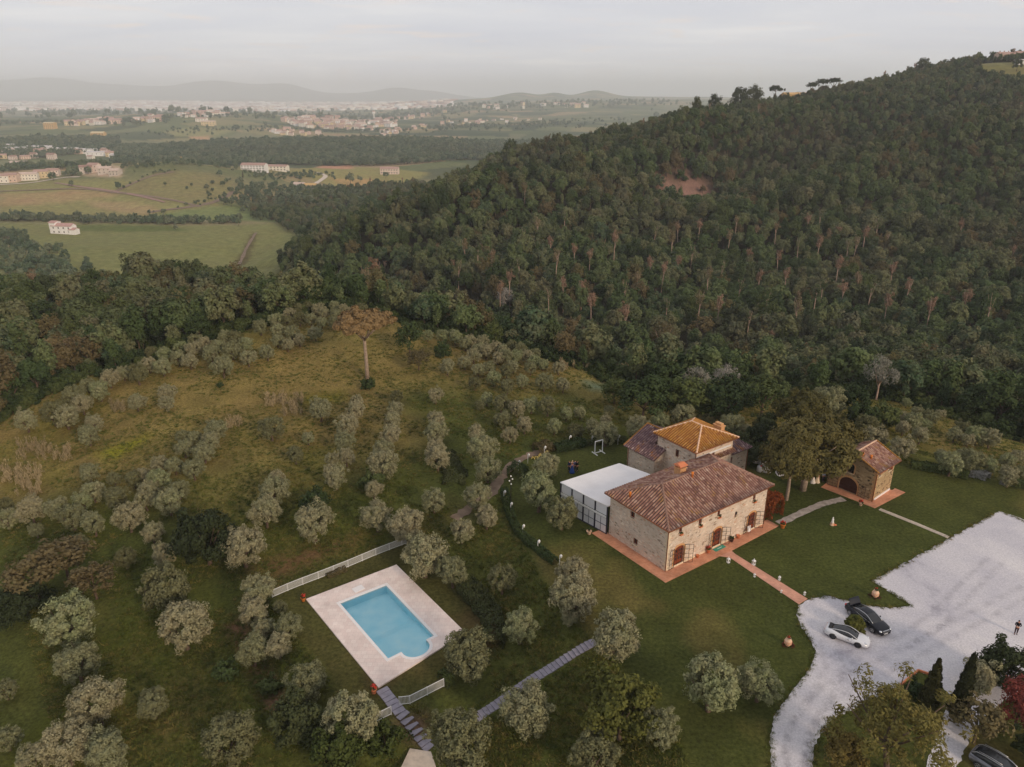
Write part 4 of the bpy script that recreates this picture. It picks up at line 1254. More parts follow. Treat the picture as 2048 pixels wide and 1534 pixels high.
grow('bush', 770, 1480, 90, 'yellow-green bush at bottom below the lower left picket fence', cat='bush', crown_mat=M['broad'])
grow('airy', 1800, 1440, 262, 'wide airy yellow-green tree in front of the gravel drive', tall=.95)
grow('cypress', 1870, 1356, 40, 'short ragged cypress left of the pointed one by the gravel', tall=.78, variant=0)
grow('cypress', 1930, 1376, 42, 'tall pointed cypress by the gravel yard', tall=.98, variant=1)
grow('holm_oak', 2020, 1335, 110, 'dark round tree at the right edge below the standing man')
grow('holm_oak', 1965, 1350, 80, 'grey-green tree between the pointed cypress and the dark round tree', crown_mat=M['olive'])
grow('brown_oak', 1965, 1425, 105, 'brownish autumn-leaved tree under the pointed cypress', tall=.8)
grow('red_tree', 2040, 1420, 76, 'dull red leaved tree at the right edge', tall=1.3)
grow('holm_oak', 2075, 1490, 90, 'dark shrub tree under the red tree at the right edge')
grow('bush', 1840, 1380, 60, 'dark low bush beside the brick-edged bed by the gravel', cat='bush')
grow('broad', 1690, 1500, 90, 'drooping side tree at the bottom edge of the gravel drive', crown_mat=M['airy'])
grow('bush', 630, 1000, 64, 'dark green shrub above the clipped yellow olive', cat='bush')
grow('bush', 745, 960, 60, 'dark green shrub under the second olive row', cat='bush')
grow('bush', 440, 770, 14, 'tiny dark shrub alone in the upper meadow', cat='bush')
for x, y, w_, lab in [(60, 1120, 120, 'brown thicket tree at the left edge'), (120, 1090, 110, 'rust-brown bare tree in the middle of the left thicket'), (40, 1190, 110, 'dark shrubby tree at the foot of the left thicket'), (180, 1140, 90, 'orange-tinged shrub tree at the right end of the left thicket')]:
    grow('brown_oak' if 'dark' not in lab else 'holm_oak', x, y, w_, lab, tall=.7, group='trees of the brown thicket')
grow('bush', 455, 1340, 60, 'dark low bramble right of the ragged olive', cat='bush')
grow('bush', 1720, 838, 60, 'dark green bush left of the right grove', cat='bush', tall=1.3)
grow('bush', 1770, 835, 66, 'broad dark bush at the top of the right grove', cat='bush', tall=1.2)
grow('dark_oak', 1712, 800, 62, 'dark pine-like tree behind the stone pine crowns')
grow('silver_tree', 1396, 722, 70, 'whitish silver poplar in the wood edge behind the farmhouse', tall=.9)
grow('silver_tree', 1450, 735, 60, 'lower silver poplar right of the whitish one')
grow('silver_tree', 1010, 595, 40, 'pale bare tree at the foot of the wooded hill')
grow('silver_tree', 1325, 672, 60, 'greyish bare-branched tree at the wood edge', crown_mat=M['brownleaf'])
plant('silver_tree', at(1752, 800), 1.0, 'pale bare-trunked tree at the wood edge above the right grove')
for i, (x, y, w_) in enumerate([(1290, 780, 110), (1380, 775, 110), (1460, 780, 110), (1340, 740, 90), (1530, 775, 90), (1230, 770, 60)]):
    grow('dark_oak', x, y, w_, f'lush dark thicket tree, {ORD[i]} of the clump behind the farmhouse tower', tall=.75, group='thicket behind the farmhouse', crown_mat=M['bush'])
for i, (x, y, w_) in enumerate([(1520, 870, 60), (1480, 880, 50), (1500, 905, 55), (1540, 900, 50), (1530, 850, 60)]):
    grow('holm_oak', x, y, w_, f'dark tree, {ORD[i]} of the group between tower and stone pines', tall=1.0, group='dark trees behind the tower')
# ------------------------------------------------------------------ woods


def wood_points(spacing, x0, x1, y0, y1, seed):
    g = np.random.default_rng(seed)
    xs, ys = np.meshgrid(np.arange(x0, x1, spacing), np.arange(y0, y1, spacing))
    x = xs.ravel() + g.uniform(-.48, .48, xs.size) * spacing
    y = ys.ravel() + g.uniform(-.48, .48, xs.size) * spacing
    return x, y, g


def pxof(x, y):
    return W / 2 + x / y * FPX * CP            # rough photo column of an azimuth (for zoning only)


_br, _bp = np.array([0, 330, 400, 450, 500, 560, 640, 700, 800, 845, 930, 1000, 1100, 1250]), np.array([-900, -900, 520, 545, 572, 612, 622, 592, 562, 503, 495, 580, 720, 800])
CLEAR = poly_world([(1300, 362), (1380, 350), (1420, 375), (1420, 408), (1352, 408)])
VILLA_FIELD = poly_world([(1945, 128), (2100, 128), (2100, 166), (1970, 156)])
x, y, g = wood_points(5.6, -330, 1000, 130, 1120, 5)
r = np.hypot(x, y)
zg = ground(x, y)
px, py, dep = pix(x, y, zg)
a_ = np.arctan2(x, y)
ok = (poly_dist(x, y, KNOLL) > 2.5) & (np.abs(a_) < math.radians(50)) & (px > -260) & (px < 2420)
ok &= px > np.interp(r, _br, _bp) + vnoise(x, y, 25, 3) * 18
ok &= (poly_dist(x, y, CLEAR) > 0) | ((g.uniform(size=len(x)) < .22) & (poly_dist(x, y, CLEAR) > -14))
ok &= poly_dist(x, y, VILLA_FIELD) > 2
ok &= ~((px < 150) & (r > 270) & (g.uniform(size=len(x)) < .6))
x, y, r, zg, px, py, dep = [q[ok] for q in (x, y, r, zg, px, py, dep)]
sc = np.clip(g.normal(.82, .22, len(x)), .42, 1.5) * np.where(r > 600, .85, 1) * np.where((r < 330) & (px < 620), 1.12, 1)
near_edge = poly_dist(x, y, KNOLL) < 9
sc = np.where(near_edge, sc * .72, sc)
# which trees the photo's viewpoint sees (top of the crown above everything nearer on the same line of sight)
order = np.argsort(r)
top = zg + 10 * sc
slope_top = (top - CAM_H) / r
bins = np.clip(((px + 300) / 3).astype(int), 0, 1000)
hor = np.full(1001, -9.0)
vis = np.zeros(len(x), bool)
gs = (GZ - CAM_H) / RR[:, None]
gmax = np.maximum.accumulate(gs, axis=0)
ai = np.clip(((np.arctan2(x, y) - AZ[0]) / (AZ[1] - AZ[0])).astype(int), 0, NF - 1)
ri = np.clip(np.searchsorted(RR, r) - 2, 0, len(RR) - 1)
for k in order:
    b_ = bins[k]
    vis[k] = slope_top[k] > max(hor[b_], gmax[ri[k], ai[k]]) + .0008
    wb = max(1, int(3.0 * sc[k] * FPX / dep[k] / 3))
    hor[max(0, b_ - wb):b_ + wb + 1] = np.maximum(hor[max(0, b_ - wb):b_ + wb + 1], slope_top[k] - .012 * 100 / r[k])
cand = np.where(vis & (px > 5) & (px < 2043) & (py < 1500))[0]
cand = cand[np.argsort(-(sc[cand] / dep[cand]))][:262]
single = np.zeros(len(x), bool)
single[cand] = True


def wood_where(q):
    if q < 250: return 'left wood beyond the crest olives', 'woodland trees of the left wood'
    if q < 520: return 'left wood before the valley field', 'woodland trees of the middle wood'
    if q < 860: return 'wood right behind the hilltop grove', 'woodland trees behind the hilltop'
    if q < 1250: return 'wood behind the shoulder grove', 'woodland trees behind the shoulder grove'
    if q < 1620: return 'wood behind the farmhouse', 'woodland trees behind the farmhouse'
    return 'wood above the right olive grove', 'woodland trees behind the right grove'


gi = random.Random(5)
kd_ = poly_dist(x, y, KNOLL)
for k in cand:
    left = px[k] < 620
    kind = gi.choices(['oak', 'brown_oak', 'dark_oak', 'slim_tree'], [5, 2.6, 2, .6] if left else [6, 1, 4, 1.5])[0]
    size = 'small' if sc[k] < .72 else ('tall' if sc[k] > 1.15 else 'medium')
    tone = {'slim_tree': 'slim green', 'oak': 'green', 'brown_oak': 'brownish', 'dark_oak': 'dark green'}[kind]
    wh, gr = wood_where(px[k])
    plant(kind, (x[k], y[k], zg[k] - .2), sc[k], f'{size} {tone} tree {"at the edge of" if kd_[k] < 11 else ("in the front ranks of" if kd_[k] < 30 else "deep inside")} the {wh}', group=gr)

# tall pale-trunked pines that stick out of the hillside wood (photo pixel of the crown top)
PINES = [(1050, 455), (1075, 440), (1100, 470), (1130, 425), (1112, 505), (1150, 485), (1040, 515), (1020, 545), (985, 500), (955, 490), (930, 480), (1180, 500), (1205, 480), (1230, 470), (1128, 560), (1098, 580), (1165, 560), (1185, 590), (1250, 560), (1275, 545),
         (1300, 520), (1310, 455), (1345, 470), (1360, 510), (1385, 490), (1400, 445), (1420, 540), (1445, 520), (1460, 460), (1475, 430), (1480, 560), (1500, 500), (1520, 545), (1535, 585), (1560, 505), (1575, 540), (1600, 480), (1618, 430), (1640, 480), (1645, 420),
         (1660, 460), (1680, 450), (1700, 480), (1715, 470), (1735, 455), (1760, 440), (1775, 470), (1790, 520), (1650, 560), (1690, 560), (1720, 545), (1745, 560), (1780, 590), (1865, 600), (1895, 420), (1925, 440), (1680, 520), (1500, 620), (1440, 600), (1400, 590),
         (1335, 600), (1250, 620), (1600, 600), (1635, 575), (1820, 560), (1940, 580), (1985, 600), (1555, 450), (1000, 560), (915, 520)]
for i, (qx, qy) in enumerate(PINES):
    s = gi.uniform(.95, 1.2)
    p = at(qx, qy - 4, 15.5 * s, 265)
    plant('dead_pine', (p.x, p.y, p.z), s, f'tall thin pine with pale bare trunk and {"rusty" if i % 3 else "sparse green"} top in the hillside wood', group='tall pale-trunked pines of the hillside', crown_mat=None if i % 3 else M['oak'])


def stuff_mesh(name, kinds, weights, x, y, z, s, seed, label=None):
    """everything past the individual trees as ONE object: points that carry tree copies"""
    g = np.random.default_rng(seed)
    me = bpy.data.meshes.new(name)
    me.vertices.add(len(x))
    me.vertices.foreach_set('co', np.stack([x, y, z], 1).astype(np.float32).ravel())
    a = me.attributes.new('size', 'FLOAT_VECTOR', 'POINT')
    sv = np.stack([s * g.uniform(.88, 1.15, len(x)), s * g.uniform(.88, 1.15, len(x)), s * g.uniform(.8, 1.25, len(x))], 1)
    a.data.foreach_set('vector', sv.astype(np.float32).ravel())
    a = me.attributes.new('turn', 'FLOAT_VECTOR', 'POINT')
    a.data.foreach_set('vector', np.stack([g.normal(0, .05, len(x)), g.normal(0, .05, len(x)), g.uniform(0, 6.28, len(x))], 1).astype(np.float32).ravel())
    col = bpy.data.collections.new(name + '_kinds')
    protos, wts = [], []
    for kd_, w_ in zip(kinds, weights):
        for cm, tm in PROTO[kd_]:
            mm = cm.copy()
            nb = len(cm.vertices)
            bmx = bmesh.new()
            bmx.from_mesh(cm)
            nf = len(bmx.faces)
            bmx.from_mesh(tm)
            bmx.faces.ensure_lookup_table()
            for f in bmx.faces[nf:]: f.material_index = 1
            bmx.to_mesh(mm)
            bmx.free()
            mm.materials.append(tm.materials[0])
            o_ = bpy.data.objects.new(f'{len(protos):03d}_kind', mm)
            col.objects.link(o_)
            protos.append(o_)
            wts.append(w_ / len(PROTO[kd_]))
    wts = np.array(wts) / sum(wts)
    a = me.attributes.new('pick', 'INT', 'POINT')
    a.data.foreach_set('value', g.choice(len(protos), len(x), p=wts).astype(np.int32))
    o = link(name, me)
    tag(o, label, kind='stuff')
    ng = bpy.data.node_groups.new(name, 'GeometryNodeTree')
    ng.interface.new_socket('Geometry', in_out='INPUT', socket_type='NodeSocketGeometry')
    ng.interface.new_socket('Geometry', in_out='OUTPUT', socket_type='NodeSocketGeometry')
    gn, gl = ng.nodes, ng.links
    gin, gout = gn.new('NodeGroupInput'), gn.new('NodeGroupOutput')
    ci = gn.new('GeometryNodeCollectionInfo')
    ci.inputs['Collection'].default_value = col
    ci.inputs['Separate Children'].default_value = True
    ci.inputs['Reset Children'].default_value = True
    ip = gn.new('GeometryNodeInstanceOnPoints')
    ip.inputs['Pick Instance'].default_value = True

    def attr(nm, typ):
        q = gn.new('GeometryNodeInputNamedAttribute')
        q.data_type = typ
        q.inputs['Name'].default_value = nm
        return [o2 for o2 in q.outputs if o2.enabled and o2.name == 'Attribute'][0]
    gl.new(gin.outputs[0], ip.inputs['Points'])
    gl.new(ci.outputs[0], ip.inputs['Instance'])
    gl.new(attr('pick', 'INT'), ip.inputs['Instance Index'])
    gl.new(attr('size', 'FLOAT_VECTOR'), ip.inputs['Scale'])
    er = gn.new('FunctionNodeEulerToRotation')
    gl.new(attr('turn', 'FLOAT_VECTOR'), er.inputs[0])
    gl.new(er.outputs[0], ip.inputs['Rotation'])
    gl.new(ip.outputs[0], gout.inputs[0])
    md = o.modifiers.new('trees', 'NODES')
    md.node_group = ng
    return o


rest = ~single
stuff_mesh('forest', ['oak', 'dark_oak', 'brown_oak', 'slim_tree', 'dead_pine'], [6, 1.8, .8, 2.6, .05], x[rest], y[rest], zg[rest] - .3, sc[rest], 3, 'dense mixed wood covering the big hill and the slopes behind the knoll')

# undergrowth along the wood edge
g = np.random.default_rng(44)
ux, uy = g.uniform(-200, 190, 26000), g.uniform(90, 260, 26000)
ud = poly_dist(ux, uy, KNOLL)
ok = (ud > .8) & (ud < 14) & (g.uniform(size=len(ux)) < np.clip(1.1 - ud / 14, .1, 1)) & (uy > 95)
ux, uy, ud = ux[ok], uy[ok], ud[ok]
stuff_mesh('undergrowth', ['bush'], [1], ux, uy, ground(ux, uy) - .2, g.uniform(.5, 1.25, len(ux)) * np.where(ud < 3, .7, 1.1), 13, 'tangled undergrowth along the edge of the woods')

# mid-distance woods and hedgerows
x, y, g = wood_points(9.5, -1300, 1500, 1380, 2500, 9)
r = np.hypot(x, y)
zg = ground(x, y)
px, py, dep = pix(x, y, zg)
ok = (px > 245 + vnoise(x, y, 60, 4) * 25) & (px < 1250) & (r > 1500 + vnoise(x, y, 90, 6) * 45) & (r < 2150 + vnoise(x, y, 120, 8) * 70)
ok |= (px > -120) & (px < 240) & (r > 1990 + vnoise(x, y, 80, 2) * 60) & (r < 2480)
x, y, zg = x[ok], y[ok], zg[ok]
X, Y, Z, S = [x], [y], [zg], [np.clip(g.normal(1.0, .2, len(x)), .6, 1.5)]


def strip(pts, n_, width, s0, s1, seed):
    """a hedgerow or tree line along photo pixels"""
    g = np.random.default_rng(seed)
    P = [at(*q) for q in pts]
    t = g.uniform(0, len(P) - 1, n_)
    i = np.minimum(t.astype(int), len(P) - 2)
    f = t - i
    ax = np.array([q.x for q in P]); ay = np.array([q.y for q in P])
    xx = ax[i] * (1 - f) + ax[i + 1] * f + g.normal(0, width, n_)
    yy = ay[i] * (1 - f) + ay[i + 1] * f + g.normal(0, width, n_)
    X.append(xx); Y.append(yy); Z.append(ground(xx, yy)); S.append(g.uniform(s0, s1, n_))


strip([(0, 440), (60, 440), (150, 440), (250, 445), (350, 447), (480, 445)], 260, 7, .35, .85, 1)
strip([(0, 470), (30, 490), (70, 520), (120, 545), (150, 560)], 120, 9, .4, .85, 2)
strip([(0, 500), (20, 530), (60, 560)], 60, 14, .3, .7, 22)
strip([(0, 345), (60, 338), (130, 336), (210, 335)], 110, 9, .6, 1.2, 3)
strip([(130, 352), (170, 348)], 14, 7, .7, 1.1, 4)
strip([(470, 390), (520, 382), (600, 378), (690, 385)], 190, 22, .4, .8, 5)
strip([(500, 350), (560, 352), (640, 350)], 120, 16, .3, .6, 6)
strip([(250, 335), (320, 330), (400, 330), (480, 338)], 90, 12, .3, .7, 7)
strip([(520, 415), (600, 405), (700, 400)], 130, 24, .7, 1.2, 8)
strip([(225, 385), (300, 350), (345, 342)], 18, 4, .2, .4, 10)
strip([(300, 430), (400, 408), (470, 385)], 22, 5, .25, .5, 11)
strip([(230, 300), (300, 312), (360, 318)], 60, 18, .6, 1.1, 12)
strip([(0, 318), (60, 314), (150, 308)], 30, 12, .6, 1.0, 13)
strip([(300, 272), (380, 262), (470, 258), (560, 264)], 90, 40, .6, 1.1, 14)
strip([(360, 236), (450, 230), (560, 236)], 90, 60, .8, 1.5, 15)
strip([(0, 248), (120, 246), (240, 244), (330, 245)], 150, 70, .8, 1.6, 16)
strip([(850, 262), (950, 255), (1100, 250), (1200, 240)], 220, 130, .8, 1.5, 17)
strip([(600, 240), (720, 232), (850, 228), (950, 218)], 260, 260, 1.2, 2.2, 18)
strip([(940, 216), (1060, 209), (1180, 206), (1320, 206)], 260, 300, 1.3, 2.4, 19)
strip([(560, 262), (700, 262), (860, 264)], 120, 60, .7, 1.2, 20)
strip([(0, 228), (200, 226), (400, 224), (600, 228)], 420, 700, 1.5, 3.2, 21)
X, Y, Z, S = [np.concatenate(q) for q in (X, Y, Z, S)]
stuff_mesh('distant_woods', ['far_tree'], [1], X, Y, Z - .3, S, 8, 'distant woods, hedgerows and tree lines of the valley')

# single trees that stand apart on the far fields and the skyline
for px_, py_, w_, kind, lab in [(105, 352, 17, 'far_tree', 'round dark tree beside the row of valley houses'), (142, 366, 12, 'far_tree', 'small tree in the field below the valley houses'), (236, 370, 14, 'far_tree', 'lone tree on the edge of the vineyard knoll'),
                                (700, 356, 20, 'far_tree', 'larger of the round trees in the tan valley field'), (720, 357, 12, 'far_tree', 'smaller round tree next to the larger in the tan field'), (771, 349, 13, 'far_tree', 'tree in front of the long pink farm'),
                                (372, 436, 16, 'far_tree', 'left lone tree on the hedgerow above the green field'), (447, 436, 16, 'far_tree', 'taller lone tree at the right of the hedgerow'), (351, 455, 10, 'far_tree', 'single small bush in the green valley field'),
                                (439, 346, 12, 'far_tree', 'bright green tree on the vineyard knoll top'), (330, 367, 7, 'far_tree', 'tiny tree in the middle of the vineyard knoll'),
                                (2036, 128, 20, 'dark_oak', 'dark tree below the hilltop villa')]:
    grow(kind, px_, py_, w_, lab, crown_mat=M['dim_green'] if kind != 'far_tree' else None)
for px_, py_, h_, lab in [(757, 388, 24, 'dark cypress by the roofs at the foot of the hill'), (806, 370, 14, 'small cypress at the foot of the big hill'), (1950, 112, 12, 'lone cypress on the skyline left of the villa'), (1605, 176, 10, 'small cypress beside the skyline villa'), (486, 350, 14, 'cypress in front of the pink valley house')]:
    p = at(px_, py_ + h_ * .4)
    s = h_ / ppm(p) / 9.0
    plant('cypress', p, s, lab, sz=s)


def crest(px):
    """last ground the photo's line of sight grazes at a column: the skyline of the near hill"""
    a = ray(px, 200)[0]
    k = (_TY > 500) & (_TY < 1150)
    Yk = _TY[k]
    g_ = ground(a * Yk, Yk)
    i = int(np.argmax((g_ - CAM_H) / Yk))
    return Vector((float(a * Yk[i]), float(Yk[i]), float(g_[i])))


for px_, top_, wpx, kind, lab in [(1478, 172, 38, 'dark_oak', 'left half of the big round tree cluster on the hill skyline'), (1505, 172, 40, 'dark_oak', 'right half of the big round tree cluster on the hill skyline'), (1549, 170, 32, 'skyline_pine', 'parasol pine left of the skyline villa'),
                                  (1622, 164, 26, 'skyline_pine', 'first parasol pine right of the skyline villa'), (1642, 157, 32, 'skyline_pine', 'second parasol pine right of the skyline villa'), (1663, 155, 30, 'skyline_pine', 'rightmost parasol pine on the skyline ridge'),
                                  (1395, 191, 20, 'dark_oak', 'small round tree low on the skyline ridge'), (1430, 187, 28, 'dark_oak', 'middle tree of the low skyline ridge'), (1833, 114, 30, 'dark_oak', 'bulky tree on the upper skyline ridge')]:
    p = crest(px_)
    zt = CAM_H + ray(px_, top_)[1] * p.y
    hgt = {'dark_oak': 9.8, 'skyline_pine': 10.6}[kind]
    sw = wpx / ppm(p) / DIMS[kind]
    plant(kind, (p.x, p.y, p.z - .5), sw, lab, sz=max(.8, (zt - p.z + .5) / hgt), crown_mat=M['dim_green'])
# ------------------------------------------------------------------ rough meadow grass
M['meadow_grass'] = leaf_mat("meadow_grass_blades", [(0, lin(80, 92, 40)), (.4, lin(98, 104, 48)), (.75, lin(122, 116, 60)), (1, lin(146, 128, 76))], lin(84, 96, 40), .8, .04, trans=.1)
for k in range(3):
    g = np.random.default_rng(800 + k)
    m_ = 26
    ba = np.stack([g.normal(0, .20, m_), g.normal(0, .20, m_), np.zeros(m_)], 1)
    ti = ba * 1.7 + np.stack([g.normal(0, .12, m_), g.normal(0, .12, m_), g.uniform(.16, .42, m_)], 1)
    sd_ = np.cross(ti - ba, g.normal(size=(m_, 3))); sd_ /= np.linalg.norm(sd_, axis=1)[:, None]
    co_ = np.stack([ba - sd_ * .035, ba + sd_ * .035, ti + sd_ * .012, ti - sd_ * .012], 1).reshape(-1, 3)
    PROTO.setdefault('tuft', []).append((mesh_np('grass_tuft', co_, np.arange(m_ * 4).reshape(-1, 4), M['meadow_grass']), MB().tube([(0, 0, -.1), (0, 0, .1)], [.03, .01], 4).mesh('tuft_base', M['meadow_grass'])))
g = np.random.default_rng(5)
n_ = 110000
rr_ = np.exp(g.uniform(math.log(46), math.log(185), n_))
aa_ = g.uniform(-.68, .68, n_)
x, y = np.sin(aa_) * rr_, np.cos(aa_) * rr_
ok = (poly_dist(x, y, KNOLL) < 1) & (poly_dist(x, y, LAWN_POLY) > .6) & (poly_dist(x, y, POOL_FLAT) > .3) & (fnoise(x, y, 6, 17, 3) > -.25 + g.uniform(-.2, .2, n_))
for pts_, w_ in (([(908, 1038), (945, 1012), (985, 985), (1000, 958), (1022, 934), (1048, 916), (1075, 905), (1105, 896)], 1.7), ([(763, 1378), (800, 1425), (832, 1462), (862, 1497), (850, 1534)], 1.2), ([(935, 1448), (990, 1412), (1060, 1362), (1125, 1322), (1190, 1284)], .9)):
    P_ = [at(*q) for q in pts_]
    for a, b in zip(P_, P_[1:]):
        t_ = np.clip(((x - a.x) * (b.x - a.x) + (y - a.y) * (b.y - a.y)) / ((b.x - a.x) ** 2 + (b.y - a.y) ** 2), 0, 1)
        ok &= np.hypot(x - a.x - t_ * (b.x - a.x), y - a.y - t_ * (b.y - a.y)) > w_
x, y = x[ok], y[ok]
# ragged grass along the gravel edge
G_ = lambda *q: [Vector(FZ(a, b, 0)) for a, b in q]
ex, ey = [], []
for ln in (G_((1744, 1162), (1998, 1022), (2060, 1048)), G_((1618, 1198), (1655, 1193), (1700, 1203), (1740, 1212), (1780, 1216), (1822, 1211), (1744, 1162)), G_((1598, 1212), (1594, 1235), (1612, 1268), (1629, 1300), (1622, 1332), (1592, 1372), (1563, 1412), (1545, 1445), (1540, 1485), (1544, 1540)), G_((1622, 1540), (1632, 1485), (1662, 1440), (1700, 1420), (1752, 1396), (1800, 1370))):
    for a, b in zip(ln, ln[1:]):
        k = int((b - a).length * 9)
        t_ = g.uniform(0, 1, k)
        ex.append(a.x + (b.x - a.x) * t_ + g.normal(0, .16, k)); ey.append(a.y + (b.y - a.y) * t_ + g.normal(0, .16, k))
ne = sum(len(q) for q in ex)
sz_ = np.concatenate([np.clip(g.normal(.5, .2, len(x)), .2, 1.2), g.uniform(.25, .55, ne)])
x, y = np.concatenate([x] + ex), np.concatenate([y] + ey)
stuff_mesh('meadow_grass', ['tuft'], [1], x, y, ground(x, y), sz_, 12, 'rough tufted meadow grass among the olive trees')
# ------------------------------------------------------------------ buildings


def arch_poly(cx, w, z0, z1, rise=None, n=10):
    """2-D outline (along wall, up) of an arched opening"""
    r = w / 2
    rise = rise or r
    zs = z1 - rise
    return [(cx - r, z0), (cx + r, z0)] + [(cx + r * math.cos(t), zs + rise * math.sin(t)) for t in [math.pi * k / n for k in range(0, n + 1)]]


def rect_poly(cx, w, z0, z1):
    return [(cx - w / 2, z0), (cx + w / 2, z0), (cx + w / 2, z1), (cx - w / 2, z1)]


def panel(bm, uvl, outer, holes, f3, depth, uoff=0.0):
    """wall face with real openings and their reveals; f3(a, z, d) -> 3-D, d = depth into the wall"""
    es = []
    for ring in [outer] + holes:
        vs = [bm.verts.new(f3(a, z, 0)) for a, z in ring]
        es += [bm.edges.new((vs[i], vs[(i + 1) % len(vs)])) for i in range(len(vs))]
    r = bmesh.ops.triangle_fill(bm, use_beauty=True, use_dissolve=False, edges=es)
    nrm = (Vector(f3(0, 0, 0)) - Vector(f3(0, 0, 1))).normalized()
    o0, oa, oz = Vector(f3(0, 0, 0)), Vector(f3(1, 0, 0)), Vector(f3(0, 1, 0))
    for f in [g for g in r['geom'] if isinstance(g, bmesh.types.BMFace)]:
        f.normal_update()
        if f.normal.dot(nrm) < 0: f.normal_flip()
        for lp in f.loops:
            d = lp.vert.co - o0
            lp[uvl].uv = (d.dot(oa - o0) + uoff, d.dot(oz - o0))
    for ring in holes:
        n_ = len(ring)
        for i in range(n_):
            a, b = ring[i], ring[(i + 1) % n_]
            vs = [bm.verts.new(f3(a[0], a[1], 0)), bm.verts.new(f3(b[0], b[1], 0)), bm.verts.new(f3(b[0], b[1], depth)), bm.verts.new(f3(a[0], a[1], depth))]
            f = bm.faces.new(vs)
            for lp, uv in zip(f.loops, [(a[0], a[1]), (b[0], b[1]), (b[0] + .3, b[1]), (a[0] + .3, a[1])]): lp[uvl].uv = uv
    return bm


class Walls:
    def __init__(s):
        s.bm = bmesh.new()
        s.uv = s.bm.loops.layers.uv.new('UVMap')

    def x(s, xv, outer, holes=(), out=-1, depth=.28, uoff=0):       # wall in plane x = xv; out = -1: faces -x
        panel(s.bm, s.uv, outer, list(holes), lambda a, z, d: (xv - out * d, a, z), depth, uoff)
        return s

    def y(s, yv, outer, holes=(), out=-1, depth=.28, uoff=0):
        panel(s.bm, s.uv, outer, list(holes), lambda a, z, d: (a, yv - out * d, z), depth, uoff)
        return s

    def build(s, name, mat, parent):
        me = bpy.data.meshes.new(name)
        s.bm.to_mesh(me)
        s.bm.free()
        me.materials.append(mat)
        return link(name, me, parent)


def roof_mesh(planes, name, mat, parent, pitch_w=.40, chan=None, thick=.12):
    """tiled roof: under-sheet plus half-round cover tiles running down every slope.
    planes: list of 3-D corner lists, the first two corners are the eave"""
    bm = bmesh.new()
    uvl = bm.loops.layers.uv.new('UVMap')
    for pi, P in enumerate(planes):
        P = [Vector(p) for p in P]
        e1 = (P[1] - P[0]).normalized()
        nrm = e1.cross((P[2] - P[0])).normalized()
        if nrm.z < 0: nrm = -nrm
        up = nrm.cross(e1)
        if up.z < 0: up = -up
        q = [((p - P[0]).dot(e1), (p - P[0]).dot(up)) for p in P]
        off = pi * 37.3
        to3 = lambda a, b, h: P[0] + e1 * a + up * b + nrm * h
        # sheet with thickness
        n_ = len(q)
        top = [bm.verts.new(to3(a, b, 0)) for a, b in q]
        bot = [bm.verts.new(to3(a, b, -thick)) for a, b in q]
        f = bm.faces.new(top); f.normal_update()
        if f.normal.dot(nrm) < 0: f.normal_flip()
        for lp in f.loops:
            d = lp.vert.co - P[0]
            lp[uvl].uv = (d.dot(e1) + off, -d.dot(up) + off)
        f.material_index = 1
        bm.faces.new(bot)
        for i in range(n_):
            bm.faces.new((top[i], top[(i + 1) % n_], bot[(i + 1) % n_], bot[i]))
        amin, amax = min(a for a, b in q), max(a for a, b in q)
        i0 = math.ceil(amin / pitch_w - .5)
        while (i0 + .5) * pitch_w < amax:
            ac = (i0 + .5) * pitch_w
            i0 += 1
            bs = []
            for i in range(n_):
                (a0, b0), (a1, b1) = q[i], q[(i + 1) % n_]
                if (a0 - ac) * (a1 - ac) < 0:
                    bs.append(b0 + (b1 - b0) * (ac - a0) / (a1 - a0))
            if len(bs) < 2: continue
            b0, b1 = min(bs), max(bs)
            if b1 - b0 < .15: continue
            b0 -= .05
            w_ = pitch_w * .33
            nseg = max(1, int((b1 - b0) / 1.1))
            prof = [(-w_, 0.0), (-w_ * .7, .085), (0, .125), (w_ * .7, .085), (w_, 0.0)]
            jit = random.uniform(-.012, .012)
            rows = []
            for k in range(nseg + 1):
                b = b0 + (b1 - b0) * k / nseg
                rows.append([bm.verts.new(to3(ac + da + jit * math.sin(k * 1.7), b, h + .004)) for da, h in prof])
            for k in range(nseg):
                bl, bh = b0 + (b1 - b0) * k / nseg, b0 + (b1 - b0) * (k + 1) / nseg
                for j in range(4):
                    f = bm.faces.new((rows[k][j], rows[k][j + 1], rows[k + 1][j + 1], rows[k + 1][j]))
                    f.smooth = True
                    for lp, uv in zip(f.loops, [(ac, -bl), (ac, -bl), (ac, -bh), (ac, -bh)]): lp[uvl].uv = (uv[0] + off, uv[1] + off)
            bm.faces.new(rows[0])
    me = bpy.data.meshes.new(name)
    bm.to_mesh(me)
    bm.free()
    me.materials.append(mat)
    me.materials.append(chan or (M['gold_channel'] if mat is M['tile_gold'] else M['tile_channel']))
    return link(name, me, parent)


def caps(lines, parent, mat, r=.14, name='ridge_tiles'):
    mb = MB()
    for a, b in lines:
        a, b = Vector(a), Vector(b)
        n_ = max(1, int((b - a).length / .42))
        for i in range(n_):
            p, q = a.lerp(b, i / n_), a.lerp(b, (i + 1.08) / n_)
            mb.tube([p, q], [r * 1.08, r * .92], 8)
    return mb.build(name, mat, parent)


